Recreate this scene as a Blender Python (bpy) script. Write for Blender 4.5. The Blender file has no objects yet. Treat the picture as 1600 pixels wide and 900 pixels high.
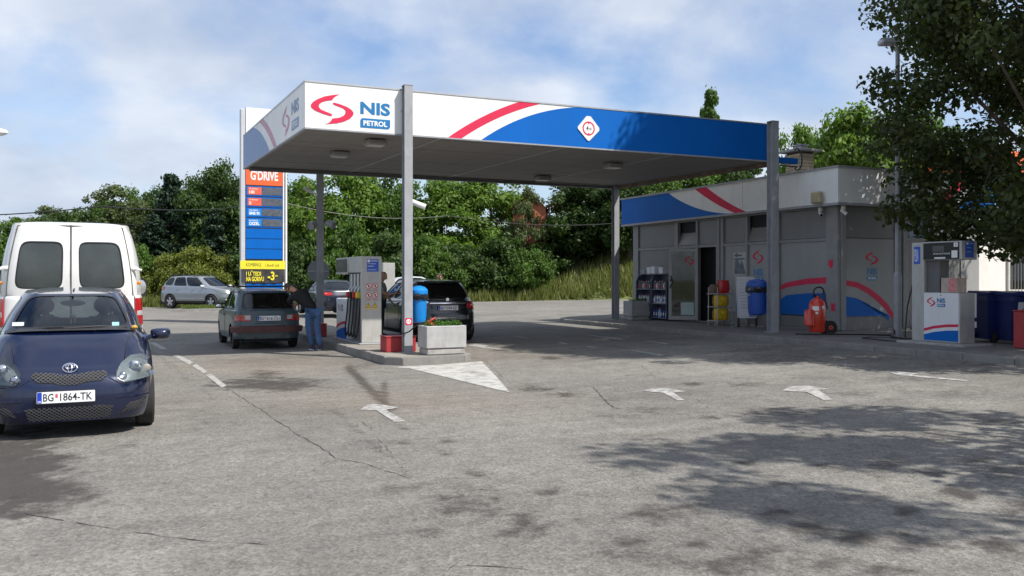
import bpy, bmesh, math, random
import numpy as np
from mathutils import Vector, Matrix
random.seed(7); np.random.seed(7)
SC = bpy.context.scene
COL = SC.collection
R = math.radians
PI = math.pi

# ------------------------------------------------------------------ camera
FPX = 1390.0; HZ = 437.0; CAMH = 1.6            # focal length in photo pixels, horizon row, eye height
cam_d = bpy.data.cameras.new("camera"); cam = bpy.data.objects.new("camera", cam_d); COL.objects.link(cam)
cam.location = (0, 0, CAMH); cam.rotation_euler = (R(90), 0, 0)
cam_d.sensor_width = 36; cam_d.lens = 36 * FPX / 1600.0; cam_d.shift_y = -(450 - HZ) / 1600.0
cam_d.clip_start = 0.1; cam_d.clip_end = 3000
SC.camera = cam
SC.view_settings.view_transform = 'Standard'; SC.view_settings.look = 'None'
SC.view_settings.gamma = 1; SC.view_settings.exposure = 0.62
SC.render.resolution_x = 1024; SC.render.resolution_y = 576
SC.cycles.max_bounces = 8; SC.cycles.transparent_max_bounces = 12
SC.cycles.sample_clamp_indirect = 6

# ------------------------------------------------------------------ sun and sky
LDIR = Vector((-0.728, 0.378, -1.02)).normalized()     # the way the light travels
SUN_EL = math.asin(-LDIR.z); SUN_AZ = math.atan2(-LDIR.x, -LDIR.y)
sd = bpy.data.lights.new("sun", 'SUN'); so = bpy.data.objects.new("sun", sd); COL.objects.link(so)
sd.energy = 4.0; sd.angle = R(0.55); sd.color = (1.0, 0.955, 0.89)
so.rotation_euler = LDIR.to_track_quat('-Z', 'Y').to_euler(); so.location = (20, -10, 30)
W = bpy.data.worlds.new("World"); SC.world = W; W.use_nodes = True
nt = W.node_tree; N = nt.nodes; LK = nt.links; N.clear()
def wn(t, **kw):
    n = N.new(t)
    for k, v in kw.items(): setattr(n, k, v)
    return n
out = wn('ShaderNodeOutputWorld'); bg = wn('ShaderNodeBackground'); bg.inputs['Strength'].default_value = 0.10
sky = wn('ShaderNodeTexSky', sky_type='NISHITA'); sky.sun_disc = False
sky.sun_elevation = SUN_EL; sky.sun_rotation = SUN_AZ; sky.altitude = 150; sky.air_density = 1.0; sky.dust_density = 1.2; sky.ozone_density = 1.6
geo = wn('ShaderNodeTexCoord'); sep = wn('ShaderNodeSeparateXYZ'); LK.new(geo.outputs['Generated'], sep.inputs[0])
zc = wn('ShaderNodeMath', operation='MAXIMUM'); LK.new(sep.outputs['Z'], zc.inputs[0]); zc.inputs[1].default_value = 0.02
za = wn('ShaderNodeMath', operation='ADD'); LK.new(zc.outputs[0], za.inputs[0]); za.inputs[1].default_value = 0.42
dx = wn('ShaderNodeMath', operation='DIVIDE'); LK.new(sep.outputs['X'], dx.inputs[0]); LK.new(za.outputs[0], dx.inputs[1])
dy = wn('ShaderNodeMath', operation='DIVIDE'); LK.new(sep.outputs['Y'], dy.inputs[0]); LK.new(za.outputs[0], dy.inputs[1])
cb = wn('ShaderNodeCombineXYZ'); LK.new(dx.outputs[0], cb.inputs[0]); LK.new(dy.outputs[0], cb.inputs[1]); cb.inputs[2].default_value = 0.0
mp = wn('ShaderNodeMapping'); LK.new(cb.outputs[0], mp.inputs[0])
mp.inputs['Location'].default_value = (3.3, 6.6, 0)
n1 = wn('ShaderNodeTexNoise'); LK.new(mp.outputs[0], n1.inputs['Vector'])
n1.inputs['Scale'].default_value = 1.9; n1.inputs['Detail'].default_value = 10; n1.inputs['Roughness'].default_value = 0.55; n1.inputs['Distortion'].default_value = 0.15
cr = wn('ShaderNodeValToRGB'); LK.new(n1.outputs['Fac'], cr.inputs[0])
cr.color_ramp.elements[0].position = 0.36; cr.color_ramp.elements[0].color = (0, 0, 0, 1)
cr.color_ramp.elements[1].position = 0.545; cr.color_ramp.elements[1].color = (1, 1, 1, 1)
n2 = wn('ShaderNodeTexNoise'); LK.new(mp.outputs[0], n2.inputs['Vector']); n2.inputs['Scale'].default_value = 3.6; n2.inputs['Detail'].default_value = 7
cc = wn('ShaderNodeValToRGB'); LK.new(n2.outputs['Fac'], cc.inputs[0])
cc.color_ramp.elements[0].position = 0.30; cc.color_ramp.elements[0].color = (3.3, 3.9, 5.0, 1)
cc.color_ramp.elements[1].position = 0.72; cc.color_ramp.elements[1].color = (5.7, 6.05, 6.6, 1)
skm = wn('ShaderNodeMix', data_type='RGBA', blend_type='MULTIPLY'); skm.inputs[0].default_value = 1
LK.new(sky.outputs[0], skm.inputs[6]); skm.inputs[7].default_value = (1.0, 1.03, 1.13, 1)
mf = wn('ShaderNodeMath', operation='MULTIPLY'); LK.new(cr.outputs[0], mf.inputs[0]); mf.inputs[1].default_value = 0.93
mx = wn('ShaderNodeMix', data_type='RGBA'); LK.new(mf.outputs[0], mx.inputs[0]); LK.new(skm.outputs[2], mx.inputs[6]); LK.new(cc.outputs[0], mx.inputs[7])
LK.new(mx.outputs[2], bg.inputs[0]); LK.new(bg.outputs[0], out.inputs[0])

# ------------------------------------------------------------------ frames: the station is turned 25 degrees about the eye point
TH = R(25); CT, ST = math.cos(TH), math.sin(TH)
def S(u, v, z=0.0): return Vector((u*CT - v*ST, u*ST + v*CT, z))
def UV(x, y): return (x*CT + y*ST, -x*ST + y*CT)
SLOPE = 0.022; U0 = 5.6; U1 = 30.0
def gz_u(u): return SLOPE * (min(max(u, U0), U1) - U0)
def gz(x, y): return gz_u(UV(x, y)[0])
def G(px, py, lift=0.0):
    "ground point that the photograph shows at a pixel"
    Y = 20.0
    for _ in range(30):
        X = (px - 800) / FPX * Y
        Y = (CAMH - gz(X, Y) - lift) / (py - HZ) * FPX
    X = (px - 800) / FPX * Y
    return Vector((X, Y, gz(X, Y) + lift))
def on_v(px, py, v):
    r = (px - 800) / FPX
    u = (v*ST + r*v*CT) / (CT - r*ST); Y = u*ST + v*CT
    return u, CAMH + (HZ - py) / FPX * Y
def on_u(px, py, u):
    r = (px - 800) / FPX
    v = (u*CT - r*u*ST) / (ST + r*CT); Y = u*ST + v*CT
    return v, CAMH + (HZ - py) / FPX * Y
def at(px, Y): return ((px - 800) / FPX * Y, Y)

# ------------------------------------------------------------------ materials
MATS = {}
def mat(name, col, rough=0.6, metal=0.0, var=0.10, vs=3.0, bump=0.0, bs=40.0, coat=0.0, dirt=0.0, spec=0.5, alpha=None, emit=None):
    if name in MATS: return MATS[name]
    m = bpy.data.materials.new(name); m.use_nodes = True; t = m.node_tree; b = t.nodes['Principled BSDF']
    b.inputs['Roughness'].default_value = rough; b.inputs['Metallic'].default_value = metal
    b.inputs['Specular IOR Level'].default_value = spec
    if coat: b.inputs['Coat Weight'].default_value = coat; b.inputs['Coat Roughness'].default_value = 0.06
    tc = t.nodes.new('ShaderNodeTexCoord')
    n = t.nodes.new('ShaderNodeTexNoise'); n.inputs['Scale'].default_value = vs; n.inputs['Detail'].default_value = 6; n.inputs['Roughness'].default_value = 0.6
    t.links.new(tc.outputs['Object'], n.inputs['Vector'])
    r = t.nodes.new('ShaderNodeValToRGB'); t.links.new(n.outputs['Fac'], r.inputs[0])
    c = Vector(col); lo = c * (1 - var); hi = c * (1 + var)
    r.color_ramp.elements[0].position = 0.32; r.color_ramp.elements[0].color = (*lo, 1)
    r.color_ramp.elements[1].position = 0.68; r.color_ramp.elements[1].color = (*[min(h, 0.95) for h in hi], 1)
    last = r.outputs[0]
    if dirt:
        n3 = t.nodes.new('ShaderNodeTexNoise'); n3.inputs['Scale'].default_value = vs*2.3; n3.inputs['Detail'].default_value = 8; n3.inputs['Roughness'].default_value = 0.7
        mpp = t.nodes.new('ShaderNodeMapping'); mpp.inputs['Scale'].default_value = (1, 1, 0.35); t.links.new(tc.outputs['Object'], mpp.inputs[0]); t.links.new(mpp.outputs[0], n3.inputs['Vector'])
        r3 = t.nodes.new('ShaderNodeValToRGB'); t.links.new(n3.outputs['Fac'], r3.inputs[0])
        r3.color_ramp.elements[0].position = 0.45; r3.color_ramp.elements[0].color = (0, 0, 0, 1)
        r3.color_ramp.elements[1].position = 0.75; r3.color_ramp.elements[1].color = (dirt, dirt, dirt, 1)
        mxx = t.nodes.new('ShaderNodeMix'); mxx.data_type = 'RGBA'; t.links.new(r3.outputs[0], mxx.inputs[0]); t.links.new(last, mxx.inputs[6]); mxx.inputs[7].default_value = (0.13, 0.11, 0.085, 1)
        last = mxx.outputs[2]
        mr = t.nodes.new('ShaderNodeMapRange'); t.links.new(r3.outputs[0], mr.inputs[0]); mr.inputs[3].default_value = rough; mr.inputs[4].default_value = min(1, rough + 0.5)
        t.links.new(mr.outputs[0], b.inputs['Roughness'])
    t.links.new(last, b.inputs['Base Color'])
    if bump:
        n2 = t.nodes.new('ShaderNodeTexNoise'); n2.inputs['Scale'].default_value = bs; n2.inputs['Detail'].default_value = 5; t.links.new(tc.outputs['Object'], n2.inputs['Vector'])
        bp = t.nodes.new('ShaderNodeBump'); bp.inputs['Strength'].default_value = bump; bp.inputs['Distance'].default_value = 0.02
        t.links.new(n2.outputs['Fac'], bp.inputs['Height']); t.links.new(bp.outputs[0], b.inputs['Normal'])
    if emit: b.inputs['Emission Color'].default_value = (*emit[0], 1); b.inputs['Emission Strength'].default_value = emit[1]
    MATS[name] = m; return m
def glass(name, tint, tr=0.5, rough=0.03):
    if name in MATS: return MATS[name]
    m = bpy.data.materials.new(name); m.use_nodes = True; t = m.node_tree; t.nodes.clear()
    o = t.nodes.new('ShaderNodeOutputMaterial'); tp = t.nodes.new('ShaderNodeBsdfTransparent'); tp.inputs[0].default_value = (*[tint[i]*tr for i in range(3)], 1)
    g = t.nodes.new('ShaderNodeBsdfGlossy'); g.inputs['Roughness'].default_value = rough; g.inputs['Color'].default_value = (0.9, 0.95, 1, 1)
    tc = t.nodes.new('ShaderNodeTexCoord'); nz = t.nodes.new('ShaderNodeTexNoise'); nz.inputs['Scale'].default_value = 3; t.links.new(tc.outputs['Object'], nz.inputs['Vector'])
    fr = t.nodes.new('ShaderNodeFresnel'); fr.inputs[0].default_value = 1.5
    ad = t.nodes.new('ShaderNodeMath'); ad.operation = 'MULTIPLY_ADD'; t.links.new(nz.outputs['Fac'], ad.inputs[0]); ad.inputs[1].default_value = 0.05; t.links.new(fr.outputs[0], ad.inputs[2])
    mxx = t.nodes.new('ShaderNodeMixShader'); t.links.new(ad.outputs[0], mxx.inputs[0]); t.links.new(tp.outputs[0], mxx.inputs[1]); t.links.new(g.outputs[0], mxx.inputs[2])
    t.links.new(mxx.outputs[0], o.inputs[0]); MATS[name] = m; return m
def leafmat(name, c1, c2, transl=0.3):
    if name in MATS: return MATS[name]
    m = bpy.data.materials.new(name); m.use_nodes = True; t = m.node_tree; t.nodes.clear()
    o = t.nodes.new('ShaderNodeOutputMaterial'); g = t.nodes.new('ShaderNodeNewGeometry'); tc = t.nodes.new('ShaderNodeTexCoord')
    nz = t.nodes.new('ShaderNodeTexNoise'); nz.inputs['Scale'].default_value = 0.9; nz.inputs['Detail'].default_value = 3; t.links.new(tc.outputs['Object'], nz.inputs['Vector'])
    a = t.nodes.new('ShaderNodeMath'); a.operation = 'MULTIPLY_ADD'; t.links.new(g.outputs['Random Per Island'], a.inputs[0]); a.inputs[1].default_value = 0.5
    s = t.nodes.new('ShaderNodeMath'); s.operation = 'MULTIPLY'; t.links.new(nz.outputs['Fac'], s.inputs[0]); s.inputs[1].default_value = 0.55; t.links.new(s.outputs[0], a.inputs[2])
    r = t.nodes.new('ShaderNodeValToRGB'); t.links.new(a.outputs[0], r.inputs[0])
    r.color_ramp.elements[0].position = 0.15; r.color_ramp.elements[0].color = (*c1, 1)
    r.color_ramp.elements[1].position = 0.85; r.color_ramp.elements[1].color = (*c2, 1)
    d = t.nodes.new('ShaderNodeBsdfPrincipled'); d.inputs['Roughness'].default_value = 0.55; d.inputs['Specular IOR Level'].default_value = 0.3; t.links.new(r.outputs[0], d.inputs['Base Color'])
    tr = t.nodes.new('ShaderNodeBsdfTranslucent')
    hs = t.nodes.new('ShaderNodeMix'); hs.data_type = 'RGBA'; hs.blend_type = 'MULTIPLY'; hs.inputs[0].default_value = 1; t.links.new(r.outputs[0], hs.inputs[6]); hs.inputs[7].default_value = (1.5, 1.7, 0.7, 1); t.links.new(hs.outputs[2], tr.inputs[0])
    mxx = t.nodes.new('ShaderNodeMixShader'); mxx.inputs[0].default_value = transl; t.links.new(d.outputs[0], mxx.inputs[1]); t.links.new(tr.outputs[0], mxx.inputs[2])
    t.links.new(mxx.outputs[0], o.inputs[0]); MATS[name] = m; return m

# ------------------------------------------------------------------ object helpers
OFF = {}
def tag(o, label=None, cat=None, group=None, kind=None):
    if label: o['label'] = label
    if cat: o['category'] = cat
    if group: o['group'] = group
    if kind: o['kind'] = kind
    return o
def thing(name, label, cat, loc=(0, 0, 0), rz=0.0, group=None):
    o = bpy.data.objects.new(name, None); COL.objects.link(o); o.empty_display_size = 0.2
    o.location = loc; o.rotation_euler = (0, 0, rz); OFF[o.name] = Vector((0, 0, 0))
    return tag(o, label, cat, group)
def sthing(name, label, cat, u, v, z=0.0, group=None):
    "thing whose parts are written in station coordinates"
    o = thing(name, label, cat, S(u, v, z), TH, group); OFF[o.name] = Vector((u, v, z)); return o
def kids(o): return [c for c in bpy.data.objects if c.parent == o]
def copy_tree(o, kmap, parent=None):
    c = o.copy(); COL.objects.link(c)
    if parent is not None: c.parent = parent
    for ch in kmap.get(o.name, []): copy_tree(ch, kmap, c)
    return c
def kidmap():
    m = {}
    for o in bpy.data.objects:
        if o.parent: m.setdefault(o.parent.name, []).append(o)
    return m
def unwrap_u(path):
    return path

FONT_CACHE = {}
def text_geo(body, bold=0.0):
    k = (body, bold)
    if k in FONT_CACHE: return FONT_CACHE[k]
    cu = bpy.data.curves.new('t', 'FONT'); cu.body = body; cu.size = 1; cu.offset = bold; cu.resolution_u = 3
    ob = bpy.data.objects.new('t', cu); COL.objects.link(ob)
    me = bpy.data.meshes.new_from_object(ob)
    vs = [v.co.copy() for v in me.vertices]; fs = [tuple(p.vertices) for p in me.polygons]
    bpy.data.objects.remove(ob); bpy.data.curves.remove(cu); bpy.data.meshes.remove(me)
    if vs:
        x0 = min(v.x for v in vs); x1 = max(v.x for v in vs); y0 = min(v.y for v in vs); y1 = max(v.y for v in vs)
        vs = [Vector(((v.x-x0)/max(x1-x0, 1e-6), (v.y-y0)/max(y1-y0, 1e-6), 0)) for v in vs]
    FONT_CACHE[k] = (vs, fs); return FONT_CACHE[k]

class Frame:
    "flat frame: point = O + a*right + b*up + d*normal"
    def __init__(s, O, right, up=(0, 0, 1)):
        s.O = Vector(O); s.R = Vector(right).normalized(); s.U = Vector(up).normalized(); s.N = s.R.cross(s.U)
    def p(s, a, b, d=0.0): return s.O + s.R*a + s.U*b + s.N*d

class MB:
    def __init__(s): s.v = []; s.f = []
    def add(s, vs, fs):
        k = len(s.v); s.v += [tuple(q) for q in vs]; s.f += [tuple(i + k for i in f) for f in fs]; return s
    def box(s, x0, x1, y0, y1, z0, z1, c=0.0):
        if x1 < x0: x0, x1 = x1, x0
        if y1 < y0: y0, y1 = y1, y0
        if z1 < z0: z0, z1 = z1, z0
        c = min(c, (x1-x0)*.45, (y1-y0)*.45, (z1-z0)*.45)
        if c <= 0:
            vs = [(x, y, z) for x in (x0, x1) for y in (y0, y1) for z in (z0, z1)]
            return s.add(vs, [(0, 1, 3, 2), (4, 6, 7, 5), (0, 4, 5, 1), (2, 3, 7, 6), (0, 2, 6, 4), (1, 5, 7, 3)])
        vs = []; idx = {}
        X = (x0, x1); Y = (y0, y1); Z = (z0, z1)
        for i in (0, 1):
            for j in (0, 1):
                for k in (0, 1):
                    sx = 1-2*i; sy = 1-2*j; sz = 1-2*k
                    idx[i, j, k, 'x'] = len(vs); vs.append((X[i], Y[j]+sy*c, Z[k]+sz*c))
                    idx[i, j, k, 'y'] = len(vs); vs.append((X[i]+sx*c, Y[j], Z[k]+sz*c))
                    idx[i, j, k, 'z'] = len(vs); vs.append((X[i]+sx*c, Y[j]+sy*c, Z[k]))
        fs = []
        for i in (0, 1): fs.append([idx[i, 0, 0, 'x'], idx[i, 1, 0, 'x'], idx[i, 1, 1, 'x'], idx[i, 0, 1, 'x']][::(1 if i else -1)])
        for j in (0, 1): fs.append([idx[0, j, 0, 'y'], idx[0, j, 1, 'y'], idx[1, j, 1, 'y'], idx[1, j, 0, 'y']][::(1 if j else -1)])
        for k in (0, 1): fs.append([idx[0, 0, k, 'z'], idx[1, 0, k, 'z'], idx[1, 1, k, 'z'], idx[0, 1, k, 'z']][::(1 if k else -1)])
        for j in (0, 1):
            for k in (0, 1): fs.append([idx[0, j, k, 'y'], idx[1, j, k, 'y'], idx[1, j, k, 'z'], idx[0, j, k, 'z']])
        for i in (0, 1):
            for k in (0, 1): fs.append([idx[i, 0, k, 'x'], idx[i, 1, k, 'x'], idx[i, 1, k, 'z'], idx[i, 0, k, 'z']])
        for i in (0, 1):
            for j in (0, 1): fs.append([idx[i, j, 0, 'x'], idx[i, j, 1, 'x'], idx[i, j, 1, 'y'], idx[i, j, 0, 'y']])
        for i in (0, 1):
            for j in (0, 1):
                for k in (0, 1): fs.append([idx[i, j, k, 'x'], idx[i, j, k, 'y'], idx[i, j, k, 'z']])
        return s.add(vs, fs)
    def cyl(s, p0, p1, r0, r1=None, n=12, caps=True):
        r1 = r0 if r1 is None else r1
        p0 = Vector(p0); p1 = Vector(p1); d = (p1-p0)
        if d.length < 1e-7: return s
        d.normalize(); a = d.orthogonal().normalized(); b = d.cross(a)
        vs = []
        for P, r in ((p0, r0), (p1, r1)):
            for i in range(n):
                t = 2*PI*i/n; vs.append(P + a*math.cos(t)*r + b*math.sin(t)*r)
        fs = [(i, (i+1) % n, n+(i+1) % n, n+i) for i in range(n)]
        if caps: fs += [tuple(range(n))[::-1], tuple(range(n, 2*n))]
        return s.add(vs, fs)
    def tube(s, pts, r, n=8):
        pts = [Vector(p) for p in pts]; k = len(pts); rs = r if isinstance(r, (list, tuple)) else [r]*k
        vs = []; a = None
        for i, P in enumerate(pts):
            d = (pts[min(i+1, k-1)] - pts[max(i-1, 0)]).normalized()
            if a is None: a = d.orthogonal().normalized()
            a = (a - d*a.dot(d)); a = a.normalized() if a.length > 1e-6 else d.orthogonal().normalized()
            b = d.cross(a)
            for j in range(n):
                t = 2*PI*j/n; vs.append(P + (a*math.cos(t) + b*math.sin(t))*rs[i])
        fs = []
        for i in range(k-1):
            for j in range(n): fs.append((i*n+j, i*n+(j+1) % n, (i+1)*n+(j+1) % n, (i+1)*n+j))
        fs += [tuple(range(n))[::-1], tuple(range((k-1)*n, k*n))]
        return s.add(vs, fs)
    def lathe(s, prof, n=20, O=(0, 0, 0), axis='z', sx=1.0, sy=1.0, caps=True):
        O = Vector(O); vs = []
        for r, h in prof:
            for i in range(n):
                t = 2*PI*i/n; c, q = r*math.cos(t)*sx, r*math.sin(t)*sy
                vs.append(O + (Vector((c, q, h)) if axis == 'z' else Vector((c, h, q)) if axis == 'y' else Vector((h, c, q))))
        k = len(prof); fs = []
        for i in range(k-1):
            for j in range(n): fs.append((i*n+j, i*n+(j+1) % n, (i+1)*n+(j+1) % n, (i+1)*n+j))
        if caps and prof[0][0] > 1e-5: fs.append(tuple(range(n))[::-1])
        if caps and prof[-1][0] > 1e-5: fs.append(tuple(range((k-1)*n, k*n)))
        return s.add(vs, fs)
    def ball(s, c, r, n=10, sc=(1, 1, 1)):
        m = n//2+1
        vs = []; c = Vector(c)
        for i in range(m+1):
            a = PI*i/m
            for j in range(n): b = 2*PI*j/n; vs.append(c + Vector((r*sc[0]*math.sin(a)*math.cos(b), r*sc[1]*math.sin(a)*math.sin(b), r*sc[2]*math.cos(a))))
        fs = []
        for i in range(m):
            for j in range(n): fs.append((i*n+j, (i+1)*n+j, (i+1)*n+(j+1) % n, i*n+(j+1) % n))
        return s.add(vs, fs)
    def plate(s, fr, pts, d0=0.0, d1=0.004):
        "extruded polygon on a flat frame"
        n = len(pts); vs = [fr.p(a, b, d0) for a, b in pts] + [fr.p(a, b, d1) for a, b in pts]
        ar = sum(pts[i][0]*pts[(i+1) % n][1] - pts[(i+1) % n][0]*pts[i][1] for i in range(n))
        top = tuple(range(n, 2*n)); bot = tuple(range(n))[::-1]
        fs = [top, bot] + [(i, (i+1) % n, n+(i+1) % n, n+i) for i in range(n)]
        if ar < 0: fs = [f[::-1] for f in fs]
        return s.add(vs, fs)
    def rect(s, fr, a0, a1, b0, b1, d0=0.0, d1=0.004, r=0.0):
        return s.plate(fr, rrect(a0, a1, b0, b1, r), d0, d1)
    def text(s, fr, body, a, b, w, h, d=0.004, bold=0.02):
        vs, fs = text_geo(body, bold)
        return s.add([fr.p(a + q.x*w, b + q.y*h, d) for q in vs], fs)
    def ring(s, fr, a, b, r0, r1, d0, d1, n=28, sx=1.0):
        vs = []
        for r in (r0, r1):
            for i in range(n): t = 2*PI*i/n; vs.append(fr.p(a + r*sx*math.cos(t), b + r*math.sin(t), d1))
        return s.add(vs, [(i, n+i, n+(i+1) % n, (i+1) % n)[::-1] for i in range(n)])
    def build(s, name, m, parent=None, kind=None, smooth=True, ang=35, loc=None, rot=None, off=True):
        me = bpy.data.meshes.new(name)
        vs = s.v
        if parent is not None and off:
            o0 = OFF.get(parent.name, None)
            if o0 is not None and o0.length > 0: vs = [(a-o0.x, b-o0.y, c-o0.z) for a, b, c in vs]
        me.from_pydata(vs, [], s.f); me.update()
        if smooth:
            me.polygons.foreach_set('use_smooth', [True]*len(me.polygons))
            try: me.set_sharp_from_angle(angle=R(ang))
            except Exception: pass
        ob = bpy.data.objects.new(name, me); COL.objects.link(ob)
        if parent is not None: ob.parent = parent
        OFF[ob.name] = OFF.get(parent.name, Vector((0, 0, 0))) if parent is not None else Vector((0, 0, 0))
        if loc is not None: ob.location = loc
        if rot is not None: ob.rotation_euler = rot
        me.materials.append(m)
        if kind: ob['kind'] = kind
        return ob
def rrect(a0, a1, b0, b1, r=0.0, n=4):
    if r <= 0: return [(a0, b0), (a1, b0), (a1, b1), (a0, b1)]
    out = []
    for cx, cy, t0 in ((a1-r, b0+r, -90), (a1-r, b1-r, 0), (a0+r, b1-r, 90), (a0+r, b0+r, 180)):
        for i in range(n+1): t = R(t0 + 90*i/n); out.append((cx + r*math.cos(t), cy + r*math.sin(t)))
    return out
def sbuild(mb, name, m, label=None, cat=None, group=None, kind=None, **kw):
    "a one-mesh thing (or structure) written in station coordinates with its origin at its base"
    xs = [q[0] for q in mb.v]; ys = [q[1] for q in mb.v]; zs = [q[2] for q in mb.v]
    c = Vector(((min(xs)+max(xs))/2, (min(ys)+max(ys))/2, min(zs)))
    mb.v = [(a-c.x, b-c.y, d-c.z) for a, b, d in mb.v]
    o = mb.build(name, m, None, kind, **kw); o.location = S(c.x, c.y, c.z); o.rotation_euler = (0, 0, TH)
    OFF[o.name] = c
    return tag(o, label, cat, group)
def wbuild(mb, name, m, label=None, cat=None, group=None, kind=None, **kw):
    xs = [q[0] for q in mb.v]; ys = [q[1] for q in mb.v]; zs = [q[2] for q in mb.v]
    c = Vector(((min(xs)+max(xs))/2, (min(ys)+max(ys))/2, min(zs)))
    mb.v = [(a-c.x, b-c.y, d-c.z) for a, b, d in mb.v]
    o = mb.build(name, m, None, kind, **kw); o.location = c; OFF[o.name] = c
    return tag(o, label, cat, group)

# ------------------------------------------------------------------ the emblem, read off the front fascia
def _rect(x, y):
    yt = 52 + .1035*(x-52); yb = 690 + .0788*(x-52)
    return ((x-142)/600.0*0.86, (1 - (y-yt)/(yb-yt)) * 0.87)
EMB_A = [_rect(*q) for q in ((540, 205), (440, 215), (330, 235), (230, 275), (170, 315), (142, 358), (152, 398), (200, 437), (300, 482), (400, 515), (425, 520), (441, 503), (428, 487), (330, 447), (278, 421), (252, 385), (258, 345), (300, 315), (360, 298), (440, 288), (455, 262), (490, 232))]
EMB_B = [_rect(*q) for q in ((345, 637), (400, 632), (500, 625), (600, 603), (690, 560), (735, 510), (740, 470), (710, 430), (650, 390), (560, 352), (465, 324), (446, 333), (456, 352), (520, 380), (590, 408), (625, 440), (627, 480), (600, 515), (540, 543), (440, 556), (430, 580), (400, 612))]
_z0 = min(b for a, b in EMB_A + EMB_B); _z1 = max(b for a, b in EMB_A + EMB_B)
def emblem(fr, a, b, w, h, parent, mred, d=0.004, name='emblem', kx=None):
    "red swoosh pair in the rectangle at (a,b) of size w x h"
    kx = w/0.86; ky = h/(_z1-_z0); mb = MB()
    for P in (EMB_A, EMB_B): mb.plate(fr, [(a + p*kx, b + (q-_z0)*ky) for p, q in P], 0.001, d)
    return mb.build(name, mred, parent, smooth=False)
def tag_petrol(fr, a, b, w, h, parent, mblue, mwhite, d=0.004):
    r = h*.3
    pts = [(a, b), (a+w-r, b)] + [(a+w-r+r*math.sin(t), b+r-r*math.cos(t)) for t in (PI/8, PI/4, PI*3/8)] + [(a+w, b+r), (a+w, b+h), (a+r, b+h)] + [(a+r-r*math.sin(t), b+h-r+r*math.cos(t)) for t in (PI/8, PI/4, PI*3/8)] + [(a, b+h-r)]
    o = MB().plate(fr, pts, 0.001, d).build('name_plate', mblue, parent, smooth=False)
    MB().text(fr, 'PETROL', a+w*.1, b+h*.22, w*.8, h*.56, d+.002, .03).build('lettering', mwhite, parent, smooth=False)
def nis(fr, a, b, w, h, parent, mblue, d=0.004):
    return MB().text(fr, 'NIS', a, b, w, h, d, .035).build('lettering', mblue, parent, smooth=False)
def lerp(a, b, t): return a + (b-a)*t
def interp(tab, x):
    if x <= tab[0][0]: return tab[0][1]
    for i in range(len(tab)-1):
        if x <= tab[i+1][0]:
            t = (x-tab[i][0])/(tab[i+1][0]-tab[i][0]); return lerp(tab[i][1], tab[i+1][1], t)
    return tab[-1][1]

# shared materials
M_white = mat('white_panel', (0.80, 0.80, 0.78), 0.45, var=0.03, dirt=0.12, vs=1.5)
M_red = mat('red_film', (0.66, 0.03, 0.085), 0.5, var=0.05, spec=.25)
M_blue = mat('blue_film', (0.001, 0.120, 0.47), 0.5, spec=.2, var=0.06, vs=1.2)
M_bluetxt = mat('blue_lettering', (0.01, 0.17, 0.42), 0.4, var=0.02)
M_grey = mat('grey_painted_steel', (0.33, 0.34, 0.36), 0.5, var=0.1, vs=4, dirt=0.3)
M_lgrey = mat('light_grey_panel', (0.30, 0.30, 0.295), 0.5, var=0.06, vs=2, dirt=0.2)
M_alu = mat('aluminium', (0.55, 0.56, 0.57), 0.38, metal=0.6, var=0.08, vs=6, dirt=0.12)
M_black = mat('black_plastic', (0.015, 0.015, 0.016), 0.45, var=0.2)
M_dark = mat('dark_void', (0.02, 0.02, 0.022), 0.8, var=0.2)
M_rub = mat('tyre_rubber', (0.022, 0.021, 0.020), 0.85, var=0.25, vs=14)
M_conc = mat('concrete', (0.36, 0.35, 0.33), 0.85, var=0.16, vs=5, bump=0.35, bs=60, dirt=0.35)
M_chrome = mat('chrome', (0.75, 0.76, 0.78), 0.12, metal=1.0, var=0.05)
M_print = mat('white_print', (0.82, 0.82, 0.80), 0.5, var=0.01)
M_kprint = mat('black_print', (0.02, 0.02, 0.02), 0.5, var=0.01)
# ================================================================== GROUND
def sgrid(us, vs_, zoff):
    us = np.array(us); vs_ = np.array(vs_); U, V = np.meshgrid(us, vs_)
    Z = SLOPE*(np.clip(U, U0, U1)-U0) + zoff
    n, m = len(us), len(vs_)
    idx = np.arange(n*m).reshape(m, n)
    F = np.stack([idx[:-1, :-1], idx[:-1, 1:], idx[1:, 1:], idx[1:, :-1]], -1).reshape(-1, 4)
    return np.stack([U.ravel(), V.ravel(), Z.ravel()], 1), F
def npmesh(name, V, F, m, parent=None, kind=None, smooth=False):
    me = bpy.data.meshes.new(name); k = F.shape[1]
    me.vertices.add(len(V)); me.vertices.foreach_set('co', np.asarray(V, dtype=np.float32).ravel())
    me.loops.add(F.size); me.loops.foreach_set('vertex_index', F.ravel().astype(np.int32))
    me.polygons.add(len(F)); me.polygons.foreach_set('loop_start', np.arange(0, F.size, k, dtype=np.int32))
    me.update(calc_edges=True); me.validate()
    if smooth: me.polygons.foreach_set('use_smooth', np.ones(len(F), dtype=bool))
    ob = bpy.data.objects.new(name, me); COL.objects.link(ob); me.materials.append(m)
    if parent is not None: ob.parent = parent
    if kind: ob['kind'] = kind
    OFF[ob.name] = Vector((0, 0, 0)); return ob
M_soil = mat('dry_grass_ground', (0.085, 0.10, 0.035), 0.95, var=0.35, vs=0.6, bump=0.6, bs=8)
V, F = sgrid([-900, -300, -60, 0, U0, 15, U1, 60, 300, 900], [-900, -100, 0, 60, 300, 1200], -0.04)
g = npmesh('ground', V, F, M_soil, kind='structure'); g.rotation_euler = (0, 0, TH)

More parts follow.
